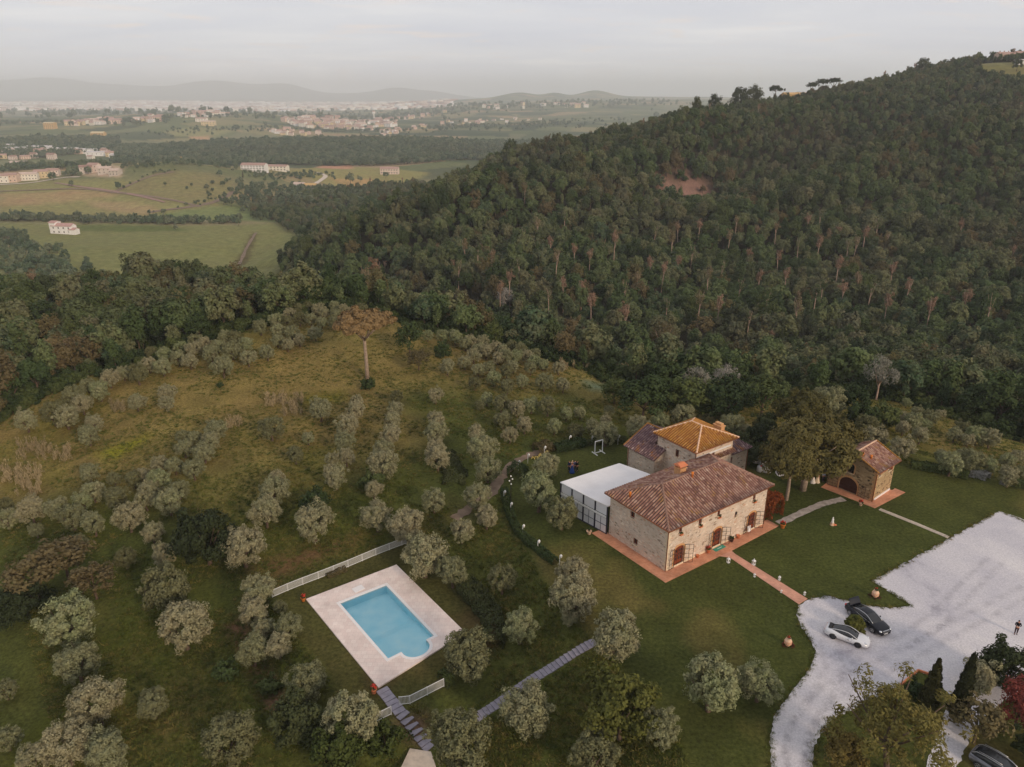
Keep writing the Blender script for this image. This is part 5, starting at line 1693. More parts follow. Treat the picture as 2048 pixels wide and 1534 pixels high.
def window(parent, plane, val, cx, w, z0, z1, arched=False, out=-1, depth=.2, frame_mat=None, shutter=False):
    """frame (with mullion) set into an opening, pane and sill as its sub-parts"""
    fm = frame_mat or M['wood']

    def P(a, z, d):
        return (val - out * d, a, z) if plane == 'x' else (a, val - out * d, z)

    def D(da, dd, dz):
        return (dd, da, dz) if plane == 'x' else (da, dd, dz)
    mb = MB()
    t = .07
    mb.box(P(cx - w / 2 + t / 2, (z0 + z1) / 2, depth), D(t, .08, z1 - z0)); mb.box(P(cx + w / 2 - t / 2, (z0 + z1) / 2, depth), D(t, .08, z1 - z0))
    mb.box(P(cx, z0 + t / 2, depth), D(w - 2 * t, .076, t)); mb.box(P(cx, z1 - t / 2, depth), D(w - 2 * t, .076, t)); mb.box(P(cx, (z0 + z1) / 2, depth - .01), D(.06, .07, z1 - z0 - 2 * t))
    f = mb.build('window', fm, parent)
    MB().box(P(cx, (z0 + z1) / 2, depth + .03), D(w, .02, z1 - z0)).build('pane', M['glass'], f)
    MB().box(P(cx, z0 - .04, -.05), D(w + .24, .22, .08)).build('sill', M['trim_stone'], f)
    return f


def arch_ring(plane, val, cx, w, z0, z1, band, out=-1, proud=.03, rise=None, jambs=True):
    """dressed surround of an arched opening"""
    rise = rise or w / 2
    mb = MB()
    n_ = 12
    f3 = (lambda a, z, d: (val - out * d, a, z)) if plane == 'x' else (lambda a, z, d: (a, val - out * d, z))
    inn = [(cx + w / 2 * math.cos(math.pi * k / n_), z1 - rise + rise * math.sin(math.pi * k / n_)) for k in range(n_ + 1)]
    ou = [(cx + (w / 2 + band) * math.cos(math.pi * k / n_), z1 - rise + (rise + band) * math.sin(math.pi * k / n_)) for k in range(n_ + 1)]
    if jambs:
        inn = [(cx + w / 2, z0)] + inn + [(cx - w / 2, z0)]
        ou = [(cx + w / 2 + band * .7, z0)] + ou + [(cx - w / 2 - band * .7, z0)]
    m_ = len(inn)
    vs = [f3(*p, -proud) for p in inn] + [f3(*p, -proud) for p in ou] + [f3(*p, .03) for p in inn] + [f3(*p, .03) for p in ou]
    fs = []
    for i in range(m_ - 1):
        fs += [(i, i + 1, m_ + i + 1, m_ + i), (m_ + i, m_ + i + 1, 3 * m_ + i + 1, 3 * m_ + i), (i, 2 * m_ + i, 2 * m_ + i + 1, i + 1)]
    return mb.add(vs, fs)


def arched_door(parent, plane, val, cx, w, z0, z1, rise=None, out=-1, mat=None, depth=.22, open_leaf=False):
    """double wooden door leaves under an arch, glazed upper lights"""
    f3 = (lambda a, z, d: (val - out * d, a, z)) if plane == 'x' else (lambda a, z, d: (a, val - out * d, z))
    Dm = (lambda da, dd, dz: (dd, da, dz)) if plane == 'x' else (lambda da, dd, dz: (da, dd, dz))
    rise = rise or w / 2
    n_ = 12
    pts = [(cx + w / 2, z0)] + [(cx + w / 2 * math.cos(math.pi * k / n_), z1 - rise + rise * math.sin(math.pi * k / n_)) for k in range(n_ + 1)] + [(cx - w / 2, z0)]
    m_ = len(pts)
    mb = MB()
    mb.add([f3(*p, depth) for p in pts] + [f3(*p, depth + .06) for p in pts], [tuple(range(m_)), tuple(range(2 * m_ - 1, m_ - 1, -1))] + [(i, (i + 1) % m_, m_ + (i + 1) % m_, m_ + i) for i in range(m_)])
    d = mb.build('door', mat or M['wood'], parent)
    fr = MB()
    for a in (-w / 2 + .05, -.03, .03, w / 2 - .05):
        hh = z1 - rise if abs(a) > .1 else z1 - .04
        fr.box(f3(cx + a, (z0 + hh) / 2, depth - .035), Dm(.055, .05, hh - z0))
    fr.box(f3(cx, z0 + .45, depth - .03), Dm(w - .1, .04, .09)); fr.box(f3(cx, z1 - rise, depth - .03), Dm(w - .1, .044, .09))
    fr.build('door_frame', mat or M['wood'], d)
    for sgn in (-1, 1):
        gl = MB()
        for k in range(3):
            z = z0 + .62 + k * (z1 - rise - z0 - .62) / 3
            hh = (z1 - rise - z0 - .62) / 3 - .1
            for s2 in (.3, .7):
                gl.box(f3(cx + sgn * w / 2 * s2, z + hh / 2 + .02, depth - .006), Dm(w / 2 * .26, .02, hh))
        gl.build('door_pane', M['glass'], d)
    return d


def grille(parent, plane, val, a0, a1, z0, z1, out=-1, tilt=0.0, name='iron_shutter', mat=None):
    """open shutter of iron bars folded back to the wall; tilt swings it away from the wall"""
    f3 = (lambda a, z, d: (val - out * d, a, z)) if plane == 'x' else (lambda a, z, d: (a, val - out * d, z))
    mb = MB()
    T = lambda s: -.10 - tilt * s
    q = lambda s, z: f3(a0 + (a1 - a0) * s * math.cos(min(1.2, tilt)), z, T(s))
    for s in (0, .5, 1): mb.tube([q(s, z0), q(s, z1)], .030 if s != .5 else .02, 6)
    for k in range(5):
        z = z0 + .04 + (z1 - z0 - .08) * k / 4
        mb.tube([q(0, z), q(1, z)], .026 if k in (0, 4) else .02, 6)
    return mb.build(name, mat or M['iron'], parent)


aY, sY = ray(1330.3, 1143)
FH_O = Vector((aY * (-CAM_H / sY), -CAM_H / sY, 0))
FH_A = math.radians(35.1)
house = empty('farmhouse', FH_O, FH_A, 'rambling stone farmhouse with brown tiled hip roof and square golden-roofed tower', 'farmhouse')
HM = Matrix.Translation(FH_O) @ Matrix.Rotation(FH_A, 4, 'Z')


def hw(x, y, z=0.0):
    return HM @ Vector((x, y, z))


# ---- front block
LX, WY, HE = 18.6, 10.2, 6.05
wl_ = Walls()
front_doors = [(2.2, 1.72, 0.06, 2.85), (9.15, 1.6, 0.06, 2.8), (16.0, 1.5, 0.06, 2.75)]
front_wins = [(2.1, .5, 4.75, 5.5), (5.6, .55, 4.6, 5.6), (9.0, .5, 4.7, 5.5), (15.95, .5, 4.6, 5.5), (12.45, .38, 3.3, 3.75)]
wl_.y(0, [(0, 0), (LX, 0), (LX, HE), (0, HE)], [arch_poly(cx, w, z0, z1, .55) for cx, w, z0, z1 in front_doors] + [rect_poly(*q) for q in front_wins], depth=.3)
left_wins = [(6.1, .75, 4.5, 5.35), (5.3, .75, 1.0, 1.85)]
wl_.x(0, [(0, 0), (WY, 0), (WY, HE), (0, HE)], [rect_poly(*q) for q in left_wins], uoff=50)
wl_.x(LX, [(0, 0), (WY, 0), (WY, HE), (0, HE)], [], out=1, uoff=90)
wl_.y(WY, [(0, 0), (LX, 0), (LX, HE), (0, HE)], [], out=1, uoff=130)
wl_.build('wall', M['stone'], house)
E, ZE, ZR = .55, 6.12, 8.5
XL, XR, YM = 3.9, 14.4, 5.1
c0, c1, c2, c3 = (-E, -E, ZE), (LX + E, -E, ZE), (LX + E, WY + E, ZE), (-E, WY + E, ZE)
rL, rR = (XL, YM, ZR), (XR, YM, ZR)
rf = roof_mesh([[c0, c1, rR, rL], [c3, c0, rL], [c1, c2, rR], [c2, c3, rL, rR]], 'roof', M['tile'], house)
caps([(c0, rL), (c3, rL), (rL, rR), (c1, rR), (c2, rR)], rf, M['tile'])
g_ = MB()
for a, b in ((c0, c1), (c3, c0), (c1, c2)):
    d = (Vector(b) - Vector(a)).normalized()
    o_ = Vector((d.y, -d.x, 0)) * .06
    g_.tube([Vector(a) + o_ + Vector((0, 0, -.07)), Vector(b) + o_ + Vector((0, 0, -.07))], .075, 8)
g_.build('gutter', M['copper'], rf)
# chimney: squat masonry stack with a tiled cap on the back slope
ch = MB()
cz = 7.6
ch.box((8.9, 6.75, cz + .3), (1.05, 1.05, 1.5)); ch.box((8.9, 6.75, cz + 1.1), (1.25, 1.25, .12))
chim = ch.build('chimney', M['brick_trim'], rf)
hat = MB()
for sx in (-1, 1):
    hat.tube([(8.9 + sx * .45, 6.35, cz + 1.16), (8.9 + sx * .45, 6.35, cz + 1.45)], .08, 6); hat.tube([(8.9 + sx * .45, 7.15, cz + 1.16), (8.9 + sx * .45, 7.15, cz + 1.45)], .08, 6)
hat.add([(8.2, 6.05, cz + 1.45), (9.6, 6.05, cz + 1.45), (9.6, 7.45, cz + 1.45), (8.2, 7.45, cz + 1.45), (8.35, 6.75, cz + 1.78), (9.45, 6.75, cz + 1.78)], [(0, 1, 5, 4), (1, 2, 5), (2, 3, 4, 5), (3, 0, 4), (3, 2, 1, 0)])
hat.build('chimney_cap', M['terracotta'], rf)


def vent(x, y, z, parent):
    mb = MB()
    mb.lathe([(.13, -.3), (.13, .45), (.17, .47), (.17, .52), (.10, .55), (.10, .62), (.2, .64), (.19, .7), (.05, .8)], (x, y, z), 10)
    return mb.build('flue_pipe', M['orange_clay'], parent)


def zroof(x, y):      # height of the front block's roof surface
    k = (ZR - ZE)
    return ZE + k * min((y + E) / (YM + E), (WY + E - y) / (WY + E - YM), (x + E) / (XL + E), (LX + E - x) / (LX + E - XR), 1)


vent(8.7, 4.5, zroof(8.7, 4.5), rf); vent(.55, 7.3, zroof(.55, 7.3), rf)
for cx, w, z0, z1 in front_doors:
    d = arched_door(house, 'y', 0, cx, w, z0, z1, .55)
    arch_ring('y', 0, cx, w, z0, z1, .26, rise=.55).build('door_surround', M['brick_trim'], d)
for cx, w, z0, z1 in front_doors:
    grille(house, 'y', 0, cx - w / 2 - .05, cx - w / 2 - .95, .1, z1 - .1, tilt=.12)
    grille(house, 'y', 0, cx + w / 2 + .05, cx + w / 2 + 1.15, .1, z1 - .1, tilt=.55)
for q in front_wins:
    f = window(house, 'y', 0, *q)
for cx, w, z0, z1 in front_wins[:4]:
    pb = MB().box((cx, -.2, z0 - .18), (.5, .26, .2)).build('window_box', M['terracotta'], house)
    co_, qd_, _ = crown_np(int(cx * 7), (.3, .2, .16), z0 + .02, 8, 22, .12, low=-.5)
    co_ += np.array([cx, -.22, 0])
    link('flowers', mesh_np('window_flowers', co_, qd_, M['bush']), pb)
for q in left_wins: window(house, 'x', 0, *q)
pp = MB()
pp.tube([(-.08, -.08, .1), (-.08, -.08, HE - .5), (-.35, -.35, HE - .05)], .06, 8)
pp.build('downpipe', M['copper'], house)
pp = MB(); pp.tube([(LX + .08, -.08, .1), (LX + .08, -.08, HE - .5), (LX + .35, -.35, HE - .05)], .06, 8)
pp.build('downpipe', M['copper'], house)
qn = MB()      # dressed corner stones, set a little proud
for k in range(17):
    z = .18 + k * .35
    w1, w2 = (.5, .3) if k % 2 else (.3, .5)
    qn.box((w1 / 2 - .025, -.0125, z), (w1, .03, .3)); qn.box((-.0125, w2 / 2 + .004, z), (.03, w2, .3))
qn.build('quoins', M['trim_stone'], house)
MB().box((LX / 2 + .1, -.03, .14), (LX - .2, .08, .24)).build('plinth', M['trim_stone'], house)
MB().box((12.45, -.06, 3.9), (.25, .14, .35)).build('wall_lamp', M['iron'], house)

# ---- tower and its lower wings
TX0, TX1, TY0, TY1, TE = 16.0, 23.9, 10.26, 17.6, 7.55
tw_ = Walls()
tl, tr = (13.7, .62, 5.2, 6.4), (19.75, .5, 5.3, 6.4)
tw_.x(TX0, [(TY0, 0), (TY1, 0), (TY1, TE), (TY0, TE)], [rect_poly(*tl)], uoff=170)
tw_.y(TY0, [(TX0, 0), (TX1, 0), (TX1, TE), (TX0, TE)], [rect_poly(*tr)], uoff=200)
tw_.x(TX1, [(TY0, 0), (TY1, 0), (TY1, TE), (TY0, TE)], [], out=1, uoff=230)
tw_.y(TY1, [(TX0, 0), (TX1, 0), (TX1, TE), (TX0, TE)], [], out=1, uoff=260)
tw_.build('tower_wall', M['stone'], house)
window(house, 'x', TX0, *tl); window(house, 'y', TY0, *tr)
ZT, ZA = 7.62, 9.45
k0, k1, k2, k3 = (TX0 - E, TY0 - E, ZT), (TX1 + E, TY0 - E, ZT), (TX1 + E, TY1 + E, ZT), (TX0 - E, TY1 + E, ZT)
a0, a1 = (19.95, 13.0, ZA), (19.95, 14.9, ZA)
tr_ = roof_mesh([[k0, k1, a0], [k3, k0, a0, a1], [k1, k2, a1, a0], [k2, k3, a1]], 'tower_roof', M['tile_gold'], house)
caps([(k0, a0), (k1, a0), (a0, a1), (k2, a1), (k3, a1)], tr_, M['terracotta_pale'])
gt = MB()
for a, b in ((k0, k1), (k3, k0)):
    d = (Vector(b) - Vector(a)).normalized(); o_ = Vector((d.y, -d.x, 0)) * .06
    gt.tube([Vector(a) + o_ + Vector((0, 0, -.07)), Vector(b) + o_ + Vector((0, 0, -.07))], .07, 8)
gt.build('gutter', M['copper'], tr_)
pp = MB(); pp.tube([(TX0 - .07, TY0 - .07, 5), (TX0 - .07, TY0 - .07, TE - .4), (TX0 - .35, TY0 - .35, TE)], .06, 8); pp.build('downpipe', M['copper'], house)
tc_ = MB(); tc_.box((23.0, 12.3, 8.4), (.8, 1.4, 1.1)); tc_.box((23.0, 12.3, 9.0), (1.0, 1.6, .12)); tc_.box((23.0, 12.3, 9.22), (.6, 1.1, .3)); tc_.build('chimney', M['brick_trim'], tr_)
# left wing (gabled, beyond the tower)
WX0, WX1, WY0, WY1 = 14.1, 22.9, 16.2, 21.8
wg = Walls()
zw = lambda x: 4.35 + (x - 13.6) * .49
RXm, RZm = 18.5, 4.35 + 4.9 * .49
wg.x(WX0, [(WY0, 0), (WY1, 0), (WY1, 4.5), (WY0, 4.5)], [], uoff=300)
wg.y(WY0, [(WX0, 0), (TX0 - .01, 0), (TX0 - .01, zw(TX0) - .1), (WX0, 4.5)], [], uoff=330)
wg.y(WY1, [(WX0, 0), (WX1, 0), (WX1, 4.5), (RXm, RZm - .1), (WX0, 4.5)], [], out=1, uoff=350)
wg.x(WX1, [(TY1, 0), (WY1, 0), (WY1, 4.5), (TY1, 4.5)], [], out=1, uoff=380)
wg.build('wing_wall', M['stone'], house)
wr = roof_mesh([[(13.6, WY1 + .5, 4.35), (13.6, 15.8, 4.35), (TX0 + .1, 15.8, zw(TX0 + .1)), (TX0 + .1, TY1 + .6, zw(TX0 + .1)), (RXm, TY1 + .6, RZm), (RXm, WY1 + .5, RZm)],
                [(23.4, TY1 + .6, 4.35), (23.4, WY1 + .5, 4.35), (RXm, WY1 + .5, RZm), (RXm, TY1 + .6, RZm)]], 'wing_roof', M['tile_dark'], house)
caps([((13.6, WY1 + .42, 4.4), (RXm, WY1 + .42, RZm + .05)), ((RXm, TY1 + .6, RZm + .05), (RXm, WY1 + .5, RZm + .05))], wr, M['tile_gold'])
pp = MB(); pp.tube([(WX0 - .07, WY1 - .2, .1), (WX0 - .07, WY1 - .2, 4.2)], .06, 8); pp.build('downpipe', M['copper'], house)
# right wing (lean-to hip beside the tower)
rw = Walls()
RX1, RY0, RY1 = 28.2, 10.7, 17
rw.y(RY0, [(TX1 + .01, 0), (RX1, 0), (RX1, 4.7), (TX1 + .01, 4.7)], [rect_poly(24.6, .5, 2.9, 3.9)], uoff=400)
rw.x(RX1, [(RY0, 0), (RY1, 0), (RY1, 4.7), (RY0, 4.7)], [], out=1, uoff=430)
rw.y(RY1, [(TX1 + .01, 0), (RX1, 0), (RX1, 4.7), (TX1 + .01, 4.7)], [], out=1, uoff=460)
rw.build('wing_wall', M['stone'], house)
window(house, 'y', RY0, 24.6, .5, 2.9, 3.9)
zt_ = 6.5
rr_ = roof_mesh([[(TX1 + .01, RY0 - .5, 4.65), (RX1 + .5, RY0 - .5, 4.65), (26.2, 13.9, zt_), (TX1 + .01, 13.9, zt_)],
                 [(RX1 + .5, RY0 - .5, 4.65), (RX1 + .5, RY1 + .5, 4.65), (26.2, 13.9, zt_)],
                 [(RX1 + .5, RY1 + .5, 4.65), (TX1 + .01, RY1 + .5, 4.65), (TX1 + .01, 13.9, zt_), (26.2, 13.9, zt_)]], 'wing_roof', M['tile_dark'], house)
pp = MB(); pp.tube([(RX1 + .02, RY0 - .08, .1), (RX1 + .02, RY0 - .08, 4.3)], .06, 8); pp.build('downpipe', M['copper'], house)
# white flashing where the front roof meets the tower, and a small link roof
fl = MB(); fl.box(((TX0 + 23.4) / 2, TY0 - .03, 6.45), (23.4 - TX0, .12, .22)); fl.build('flashing', M['white'], house)
lk = Walls(); lk.y(WY + .6, [(18.7, 0), (23.9, 0), (23.9, 5.4), (18.7, 5.4)], [], uoff=500); lk.build('link_wall', M['stone'], house)
roof_mesh([[(18.2, WY - .6, 5.5), (24.2, WY - .6, 5.5), (24.2, WY + .7, 6.1), (18.2, WY + .7, 6.1)]], 'link_roof', M['tile'], house)

# ---- white flat canopy between front block and wing
can = empty('canopy', FH_O, FH_A, 'flat white membrane canopy over a glazed veranda beside the farmhouse', 'canopy')
CZ = 4.3
cp = [(-.35, WY + .03), (10.9, WY + .03), (10.3, 13.7), (9.1, 18.3), (-1.4, 18.8)]
mb = MB(); mb.prism(cp, CZ - .14, CZ); mb.build('canopy_roof', M['canvas'], can)
ed = MB()
for i in range(len(cp)):
    a, b = Vector((*cp[i], CZ - .07)), Vector((*cp[(i + 1) % len(cp)], CZ - .07))
    if i in (0, 1): continue
    ed.tube([a, b], .08, 6)
ed.build('edge_rail', M['white'], can)
pA, pB = Vector((-.35, WY + .1, 0)), Vector((-1.3, 18.8, 0))
n_ = 4
po, ba, gl_, up_ = MB(), MB(), MB(), MB()
for i in range(n_ + 1):
    q = pA.lerp(pB, i / n_)
    p_ = MB(); p_.box((q.x, q.y, CZ / 2 - .07), (.14, .14, CZ - .16)); p_.build('post', M['frame_blue'], can)
for z, w_ in ((.08, .12), (1.25, .07), (2.35, .08)):
    ba.tube([pA + Vector((-.01, 0, z)), pB + Vector((-.01, 0, z))], w_ / 2, 6)
for i in range(n_):
    q = pA.lerp(pB, (i + .5) / n_)
    ba.tube([(q.x, q.y, .1), (q.x, q.y, 2.35)], .03, 6)
ba.build('frame_bars', M['frame_blue'], can)
bl = MB(); bl.box(((pA.x + pB.x) / 2 - .06, (pA.y + pB.y) / 2, 2.55), (.05, (pB - pA).length - .2, .32), math.atan2(pB.y - pA.y, pB.x - pA.x) - math.pi / 2); bl.build('awning_band', M['white'], can)
for i in range(n_):
    a, b = pA.lerp(pB, (i + .06) / n_), pA.lerp(pB, (i + .94) / n_)
    for z0, z1, mt in ((.15, 2.3, 'panel'), (2.75, CZ - .2, 'panel')):
        MB().add([(a.x + .03, a.y, z0), (b.x + .03, b.y, z0), (b.x + .03, b.y, z1), (a.x + .03, a.y, z1), (a.x + .06, a.y, z0), (b.x + .06, b.y, z0), (b.x + .06, b.y, z1), (a.x + .06, a.y, z1)],
                 [(0, 1, 2, 3), (7, 6, 5, 4), (0, 4, 5, 1), (1, 5, 6, 2), (2, 6, 7, 3), (3, 7, 4, 0)]).build('glass_panel', M[mt], can)
for q in (cp[3], (4, 18.65)):
    p_ = MB(); p_.box((q[0], q[1] - .1, CZ / 2 - .07), (.14, .14, CZ - .16)); p_.build('post', M['frame_blue'], can)

# ---- small stone outbuilding
aY, sY = ray(1743.2, 1003)
OB_O = Vector((aY * (-CAM_H / sY), -CAM_H / sY, 0))
OB_A = math.radians(39.5)
hut = empty('outbuilding', OB_O, OB_A, 'small gabled stone outbuilding with big arched glazed door, right of the pines', 'outbuilding')
OM = Matrix.Translation(OB_O) @ Matrix.Rotation(OB_A, 4, 'Z')
ow = lambda x, y, z=0.0: OM @ Vector((x, y, z))
BX, BY, BE, BA = 5.45, 6.85, 4.8, 6.3
ob = Walls()
ob.x(0, [(0, 0), (BY, 0), (BY, BE - .3), (BY / 2, BA), (0, BE)], [arch_poly(3.66, 2.76, .05, 2.3, 1.3), arch_poly(3.66, .92, 3.1, 4.55, .42)], depth=.3)
ob.y(0, [(0, 0), (BX, 0), (BX, BE), (0, BE)], [rect_poly(.95, .62, 3.75, 4.45), rect_poly(3.9, .7, 3.65, 4.45)], uoff=30)
ob.x(BX, [(0, 0), (BY, 0), (BY, BE - .3), (BY / 2, BA), (0, BE)], [], out=1, uoff=60)
ob.y(BY, [(0, 0), (BX, 0), (BX, BE - .3), (0, BE - .3)], [], out=1, uoff=90)
ob.build('wall', M['stone_dark'], hut)
ez, rz_ = 4.78, 6.5
b0, b1, b2, b3 = (-.5, -.45, ez), (BX + .7, -.45, ez), (BX + .7, BY / 2, rz_), (-.5, BY / 2, rz_)
b4, b5 = (BX + .7, BY + .45, ez - .3), (-.5, BY + .45, ez - .3)
orf = roof_mesh([[b0, b1, b2, b3], [b4, b5, b3, b2]], 'roof', M['tile'], hut)
caps([(b3, b2)], orf, M['terracotta_pale'])
vt = caps([((-.44, -.42, ez + .07), (-.44, BY / 2, rz_ + .07)), ((BX + .64, -.42, ez + .07), (BX + .64, BY / 2, rz_ + .07)), ((-.44, BY + .42, ez - .25), (-.44, BY / 2, rz_ + .07))], orf, M['tile_gold'], .12, 'verge_tiles')
vent(1.2, 1.7, 5.6, orf); vent(.2, 2.5, 6.0, orf)
g_ = MB(); g_.tube([(-.5, -.52, ez - .06), (BX + .7, -.52, ez - .06)], .07, 8); g_.build('gutter', M['copper'], orf)
arched_door(hut, 'x', 0, 3.66, 2.76, .05, 2.3, 1.3, mat=M['dark_wood'])
arch_ring('x', 0, 3.66, 2.76, .05, 2.3, .3, rise=1.3).build('door_surround', M['brick_trim'], hut)
f = window(hut, 'x', 0, 3.66, .92, 3.1, 4.5, frame_mat=M['dark_wood'])
arch_ring('x', 0, 3.66, .92, 3.1, 4.55, .22, rise=.42).build('window_surround', M['brick_trim'], hut)
for q in ((.95, .62, 3.75, 4.45), (3.9, .7, 3.65, 4.45)): window(hut, 'y', 0, *q, frame_mat=M['white'])
MB().box((4.55, -.06, 4.05), (.5, .06, .8)).build('shutter', M['wood'], hut)
grille(hut, 'x', 0, 5.2, 6.6, .1, 2.0, tilt=.2); grille(hut, 'x', 0, 2.1, 1.0, .1, 2.0, tilt=.2)
pp = MB(); pp.tube([(-.09, -.09, .05), (-.09, -.09, 4.3), (-.3, -.4, 4.7)], .07, 8); pp.build('downpipe', M['copper'], hut)
MB().box((2.9, -.05, .17), (4.7, .12, .3)).build('plinth', M['white_stone'], hut)
qn = MB()
for k in range(13):
    z = .2 + k * .35
    w1, w2 = (.45, .28) if k % 2 else (.28, .45)
    qn.box((w1 / 2 - .025, -.0125, z), (w1, .03, .3)); qn.box((-.0125, w2 / 2 + .004, z), (.03, w2, .3))
qn.build('quoins', M['brick_trim'], hut)
# ------------------------------------------------------------------ paving, drive, pool


def rough_edge(poly, step=.5, amp=.1, seed=1, keep=()):
    g = random.Random(seed)
    out = []
    for i in range(len(poly)):
        a, b = Vector(poly[i][:2]), Vector(poly[(i + 1) % len(poly)][:2])
        n_ = max(1, int((b - a).length / step))
        for k in range(n_):
            p = a.lerp(b, k / n_)
            out.append((p.x + g.uniform(-amp, amp), p.y + g.uniform(-amp, amp)))
    return out


def smooth_closed(pts, n=6):
    """Catmull-Rom through a closed outline"""
    P = [Vector(p[:2]) for p in pts]
    out = []
    for i in range(len(P)):
        p0, p1, p2, p3 = P[i - 1], P[i], P[(i + 1) % len(P)], P[(i + 2) % len(P)]
        for k in range(n):
            t = k / n
            out.append(.5 * ((2 * p1) + (p2 - p0) * t + (2 * p0 - 5 * p1 + 4 * p2 - p3) * t * t + (3 * p1 - p0 - 3 * p2 + p3) * t ** 3))
    return out


def slab_poly(name, poly, z0, z1, mat, kind='structure', parent=None):
    """polygon sheet with a rim, triangulated cleanly"""
    bm = bmesh.new()
    vs = [bm.verts.new((p[0], p[1], z1)) for p in poly]
    es = [bm.edges.new((vs[i], vs[(i + 1) % len(vs)])) for i in range(len(vs))]
    r = bmesh.ops.triangle_fill(bm, use_beauty=True, edges=es)
    for f in bm.faces:
        f.normal_update()
        if f.normal.z < 0: f.normal_flip()
    lo = [bm.verts.new((p[0], p[1], z0)) for p in poly]
    for i in range(len(vs)):
        bm.faces.new((vs[i], vs[(i + 1) % len(vs)], lo[(i + 1) % len(vs)], lo[i]))
    me = bpy.data.meshes.new(name)
    bm.to_mesh(me)
    bm.free()
    o = link(name, me, parent, mat)
    if kind: tag(o, kind=kind)
    return o


G = lambda *pts: [FZ(x, y, 0)[:2] for x, y in pts]
curve = G((1598, 1212), (1594, 1235), (1612, 1268), (1629, 1300), (1622, 1332), (1592, 1372), (1563, 1412), (1545, 1445), (1540, 1485), (1544, 1540))
curve2 = G((1618, 1198), (1655, 1193), (1700, 1203), (1740, 1212), (1780, 1216), (1822, 1211))
sm = lambda q: [q[0]] + [p for i in range(len(q) - 1) for p in [Vector(q[i]).lerp(Vector(q[i + 1]), .5), Vector(q[i + 1])]]


def cat(q, n=6):
    P = [Vector(p) for p in q]
    P = [2 * P[0] - P[1]] + P + [2 * P[-1] - P[-2]]
    o = []
    for i in range(1, len(P) - 2):
        for k in range(n):
            t = k / n
            o.append(.5 * ((2 * P[i]) + (P[i + 1] - P[i - 1]) * t + (2 * P[i - 1] - 5 * P[i] + 4 * P[i + 1] - P[i + 2]) * t * t + (3 * P[i] - P[i - 1] - 3 * P[i + 1] + P[i + 2]) * t ** 3))
    return o + [P[-2]]


low = G((1560, 1700), (1640, 1700), (1622, 1540), (1632, 1485), (1662, 1440), (1700, 1420), (1752, 1396), (1800, 1370), (1836, 1342), (1866, 1352), (1900, 1390), (1880, 1460), (1850, 1534), (1900, 1560), (1960, 1440), (2010, 1400), (2300, 1420))
drive = [Vector(p) for p in G((1744, 1162), (1998, 1022), (2500, 1190))] + [Vector(p) for p in low[::-1]] + cat(curve[::-1]) + cat(curve2)
slab_poly('driveway', rough_edge(drive, .4, .13, 3), -.02, .03, M['gravel'])
# wheel tracks: darker compacted gravel, fading out at both sides
m, n, l, b = new_mat("compacted_gravel", .95, .1)
b.inputs['Base Color'].default_value = lin(150, 146, 152)
ta = N(n, 'ShaderNodeAttribute', attribute_name='cover')
nz = N(n, 'ShaderNodeTexNoise'); nz.inputs['Scale'].default_value = .8; nz.inputs['Detail'].default_value = 7; nz.inputs['Roughness'].default_value = .7
geo = N(n, 'ShaderNodeNewGeometry'); l.new(geo.outputs['Position'], nz.inputs['Vector'])
mu = N(n, 'ShaderNodeMath', operation='MULTIPLY'); l.new(ta.outputs['Fac'], mu.inputs[0]); l.new(mrange(n, l, nz.outputs[0], .40, .70, 0, .24), mu.inputs[1])
l.new(mu.outputs[0], b.inputs['Alpha'])
trk = MB()
cov = []
for ctr in ([(1590, 1600), (1592, 1500), (1618, 1430), (1668, 1382), (1740, 1345), (1830, 1300), (1930, 1245), (2060, 1180)], [(1592, 1560), (1598, 1470), (1640, 1395), (1668, 1340), (1660, 1290), (1690, 1240)], [(1800, 1290), (1870, 1240), (1930, 1180), (1990, 1120)]):
    P_ = cat([FZ(x, y, 0)[:2] for x, y in ctr], 10)
    for off in (-.8, .8):
        rows_ = []
        for i, p in enumerate(P_):
            d = (P_[min(i + 1, len(P_) - 1)] - P_[max(i - 1, 0)]).normalized(); nn_ = Vector((-d.y, d.x))
            rows_.append([p + nn_ * (off + s_) for s_ in (-.55, -.12, .12, .55)])
        vs = [(q.x, q.y, .036 + .0012 * len(cov) / 4000) for r_ in rows_ for q in r_]
        trk.add(vs, [(4 * i + k, 4 * i + k + 1, 4 * i + 5 + k, 4 * i + 4 + k) for i in range(len(rows_) - 1) for k in range(3)])
        cov += [0, 1, 1, 0] * len(rows_)
to = tag(trk.build('wheel_tracks', m), kind='structure')
to.data.attributes.new('cover', 'FLOAT', 'POINT').data.foreach_set('value', np.array(cov, np.float32))
# patio round the farmhouse and its brick path
pt = [(-1.62, -1.62), (8.05, -1.7), (10.15, -1.75), (20.0, -1.55), (20.05, .35), (LX + .0, .35), (LX, -.01), (0, -.01), (0, 11.5), (-1.75, 11.6)]
patio = slab_poly('patio', [hw(*p)[:2] for p in pt], -.05, .055, M['patio'])
pe = [FZ(1598, 1209, 0)[:2], FZ(1615, 1198, 0)[:2]]
q0, q1 = hw(8.0, -1.7), hw(10.1, -1.75)
q2, q3 = hw(8.75, -2.6), hw(9.9, -2.6)
bp_ = [q0[:2], q2[:2], pe[0], pe[1], q3[:2], q1[:2]]
slab_poly('brick_path', bp_, -.05, .05, M['path_brick'])
slab_poly('outbuilding_patio', [ow(*p)[:2] for p in [(-1.5, -1.2), (6.3, -1.9), (6.35, -.35), (BX, -.35), (BX, -.01), (0, -.01), (0, 6.9), (-1.75, 6.75)]], -.05, .05, M['patio'])


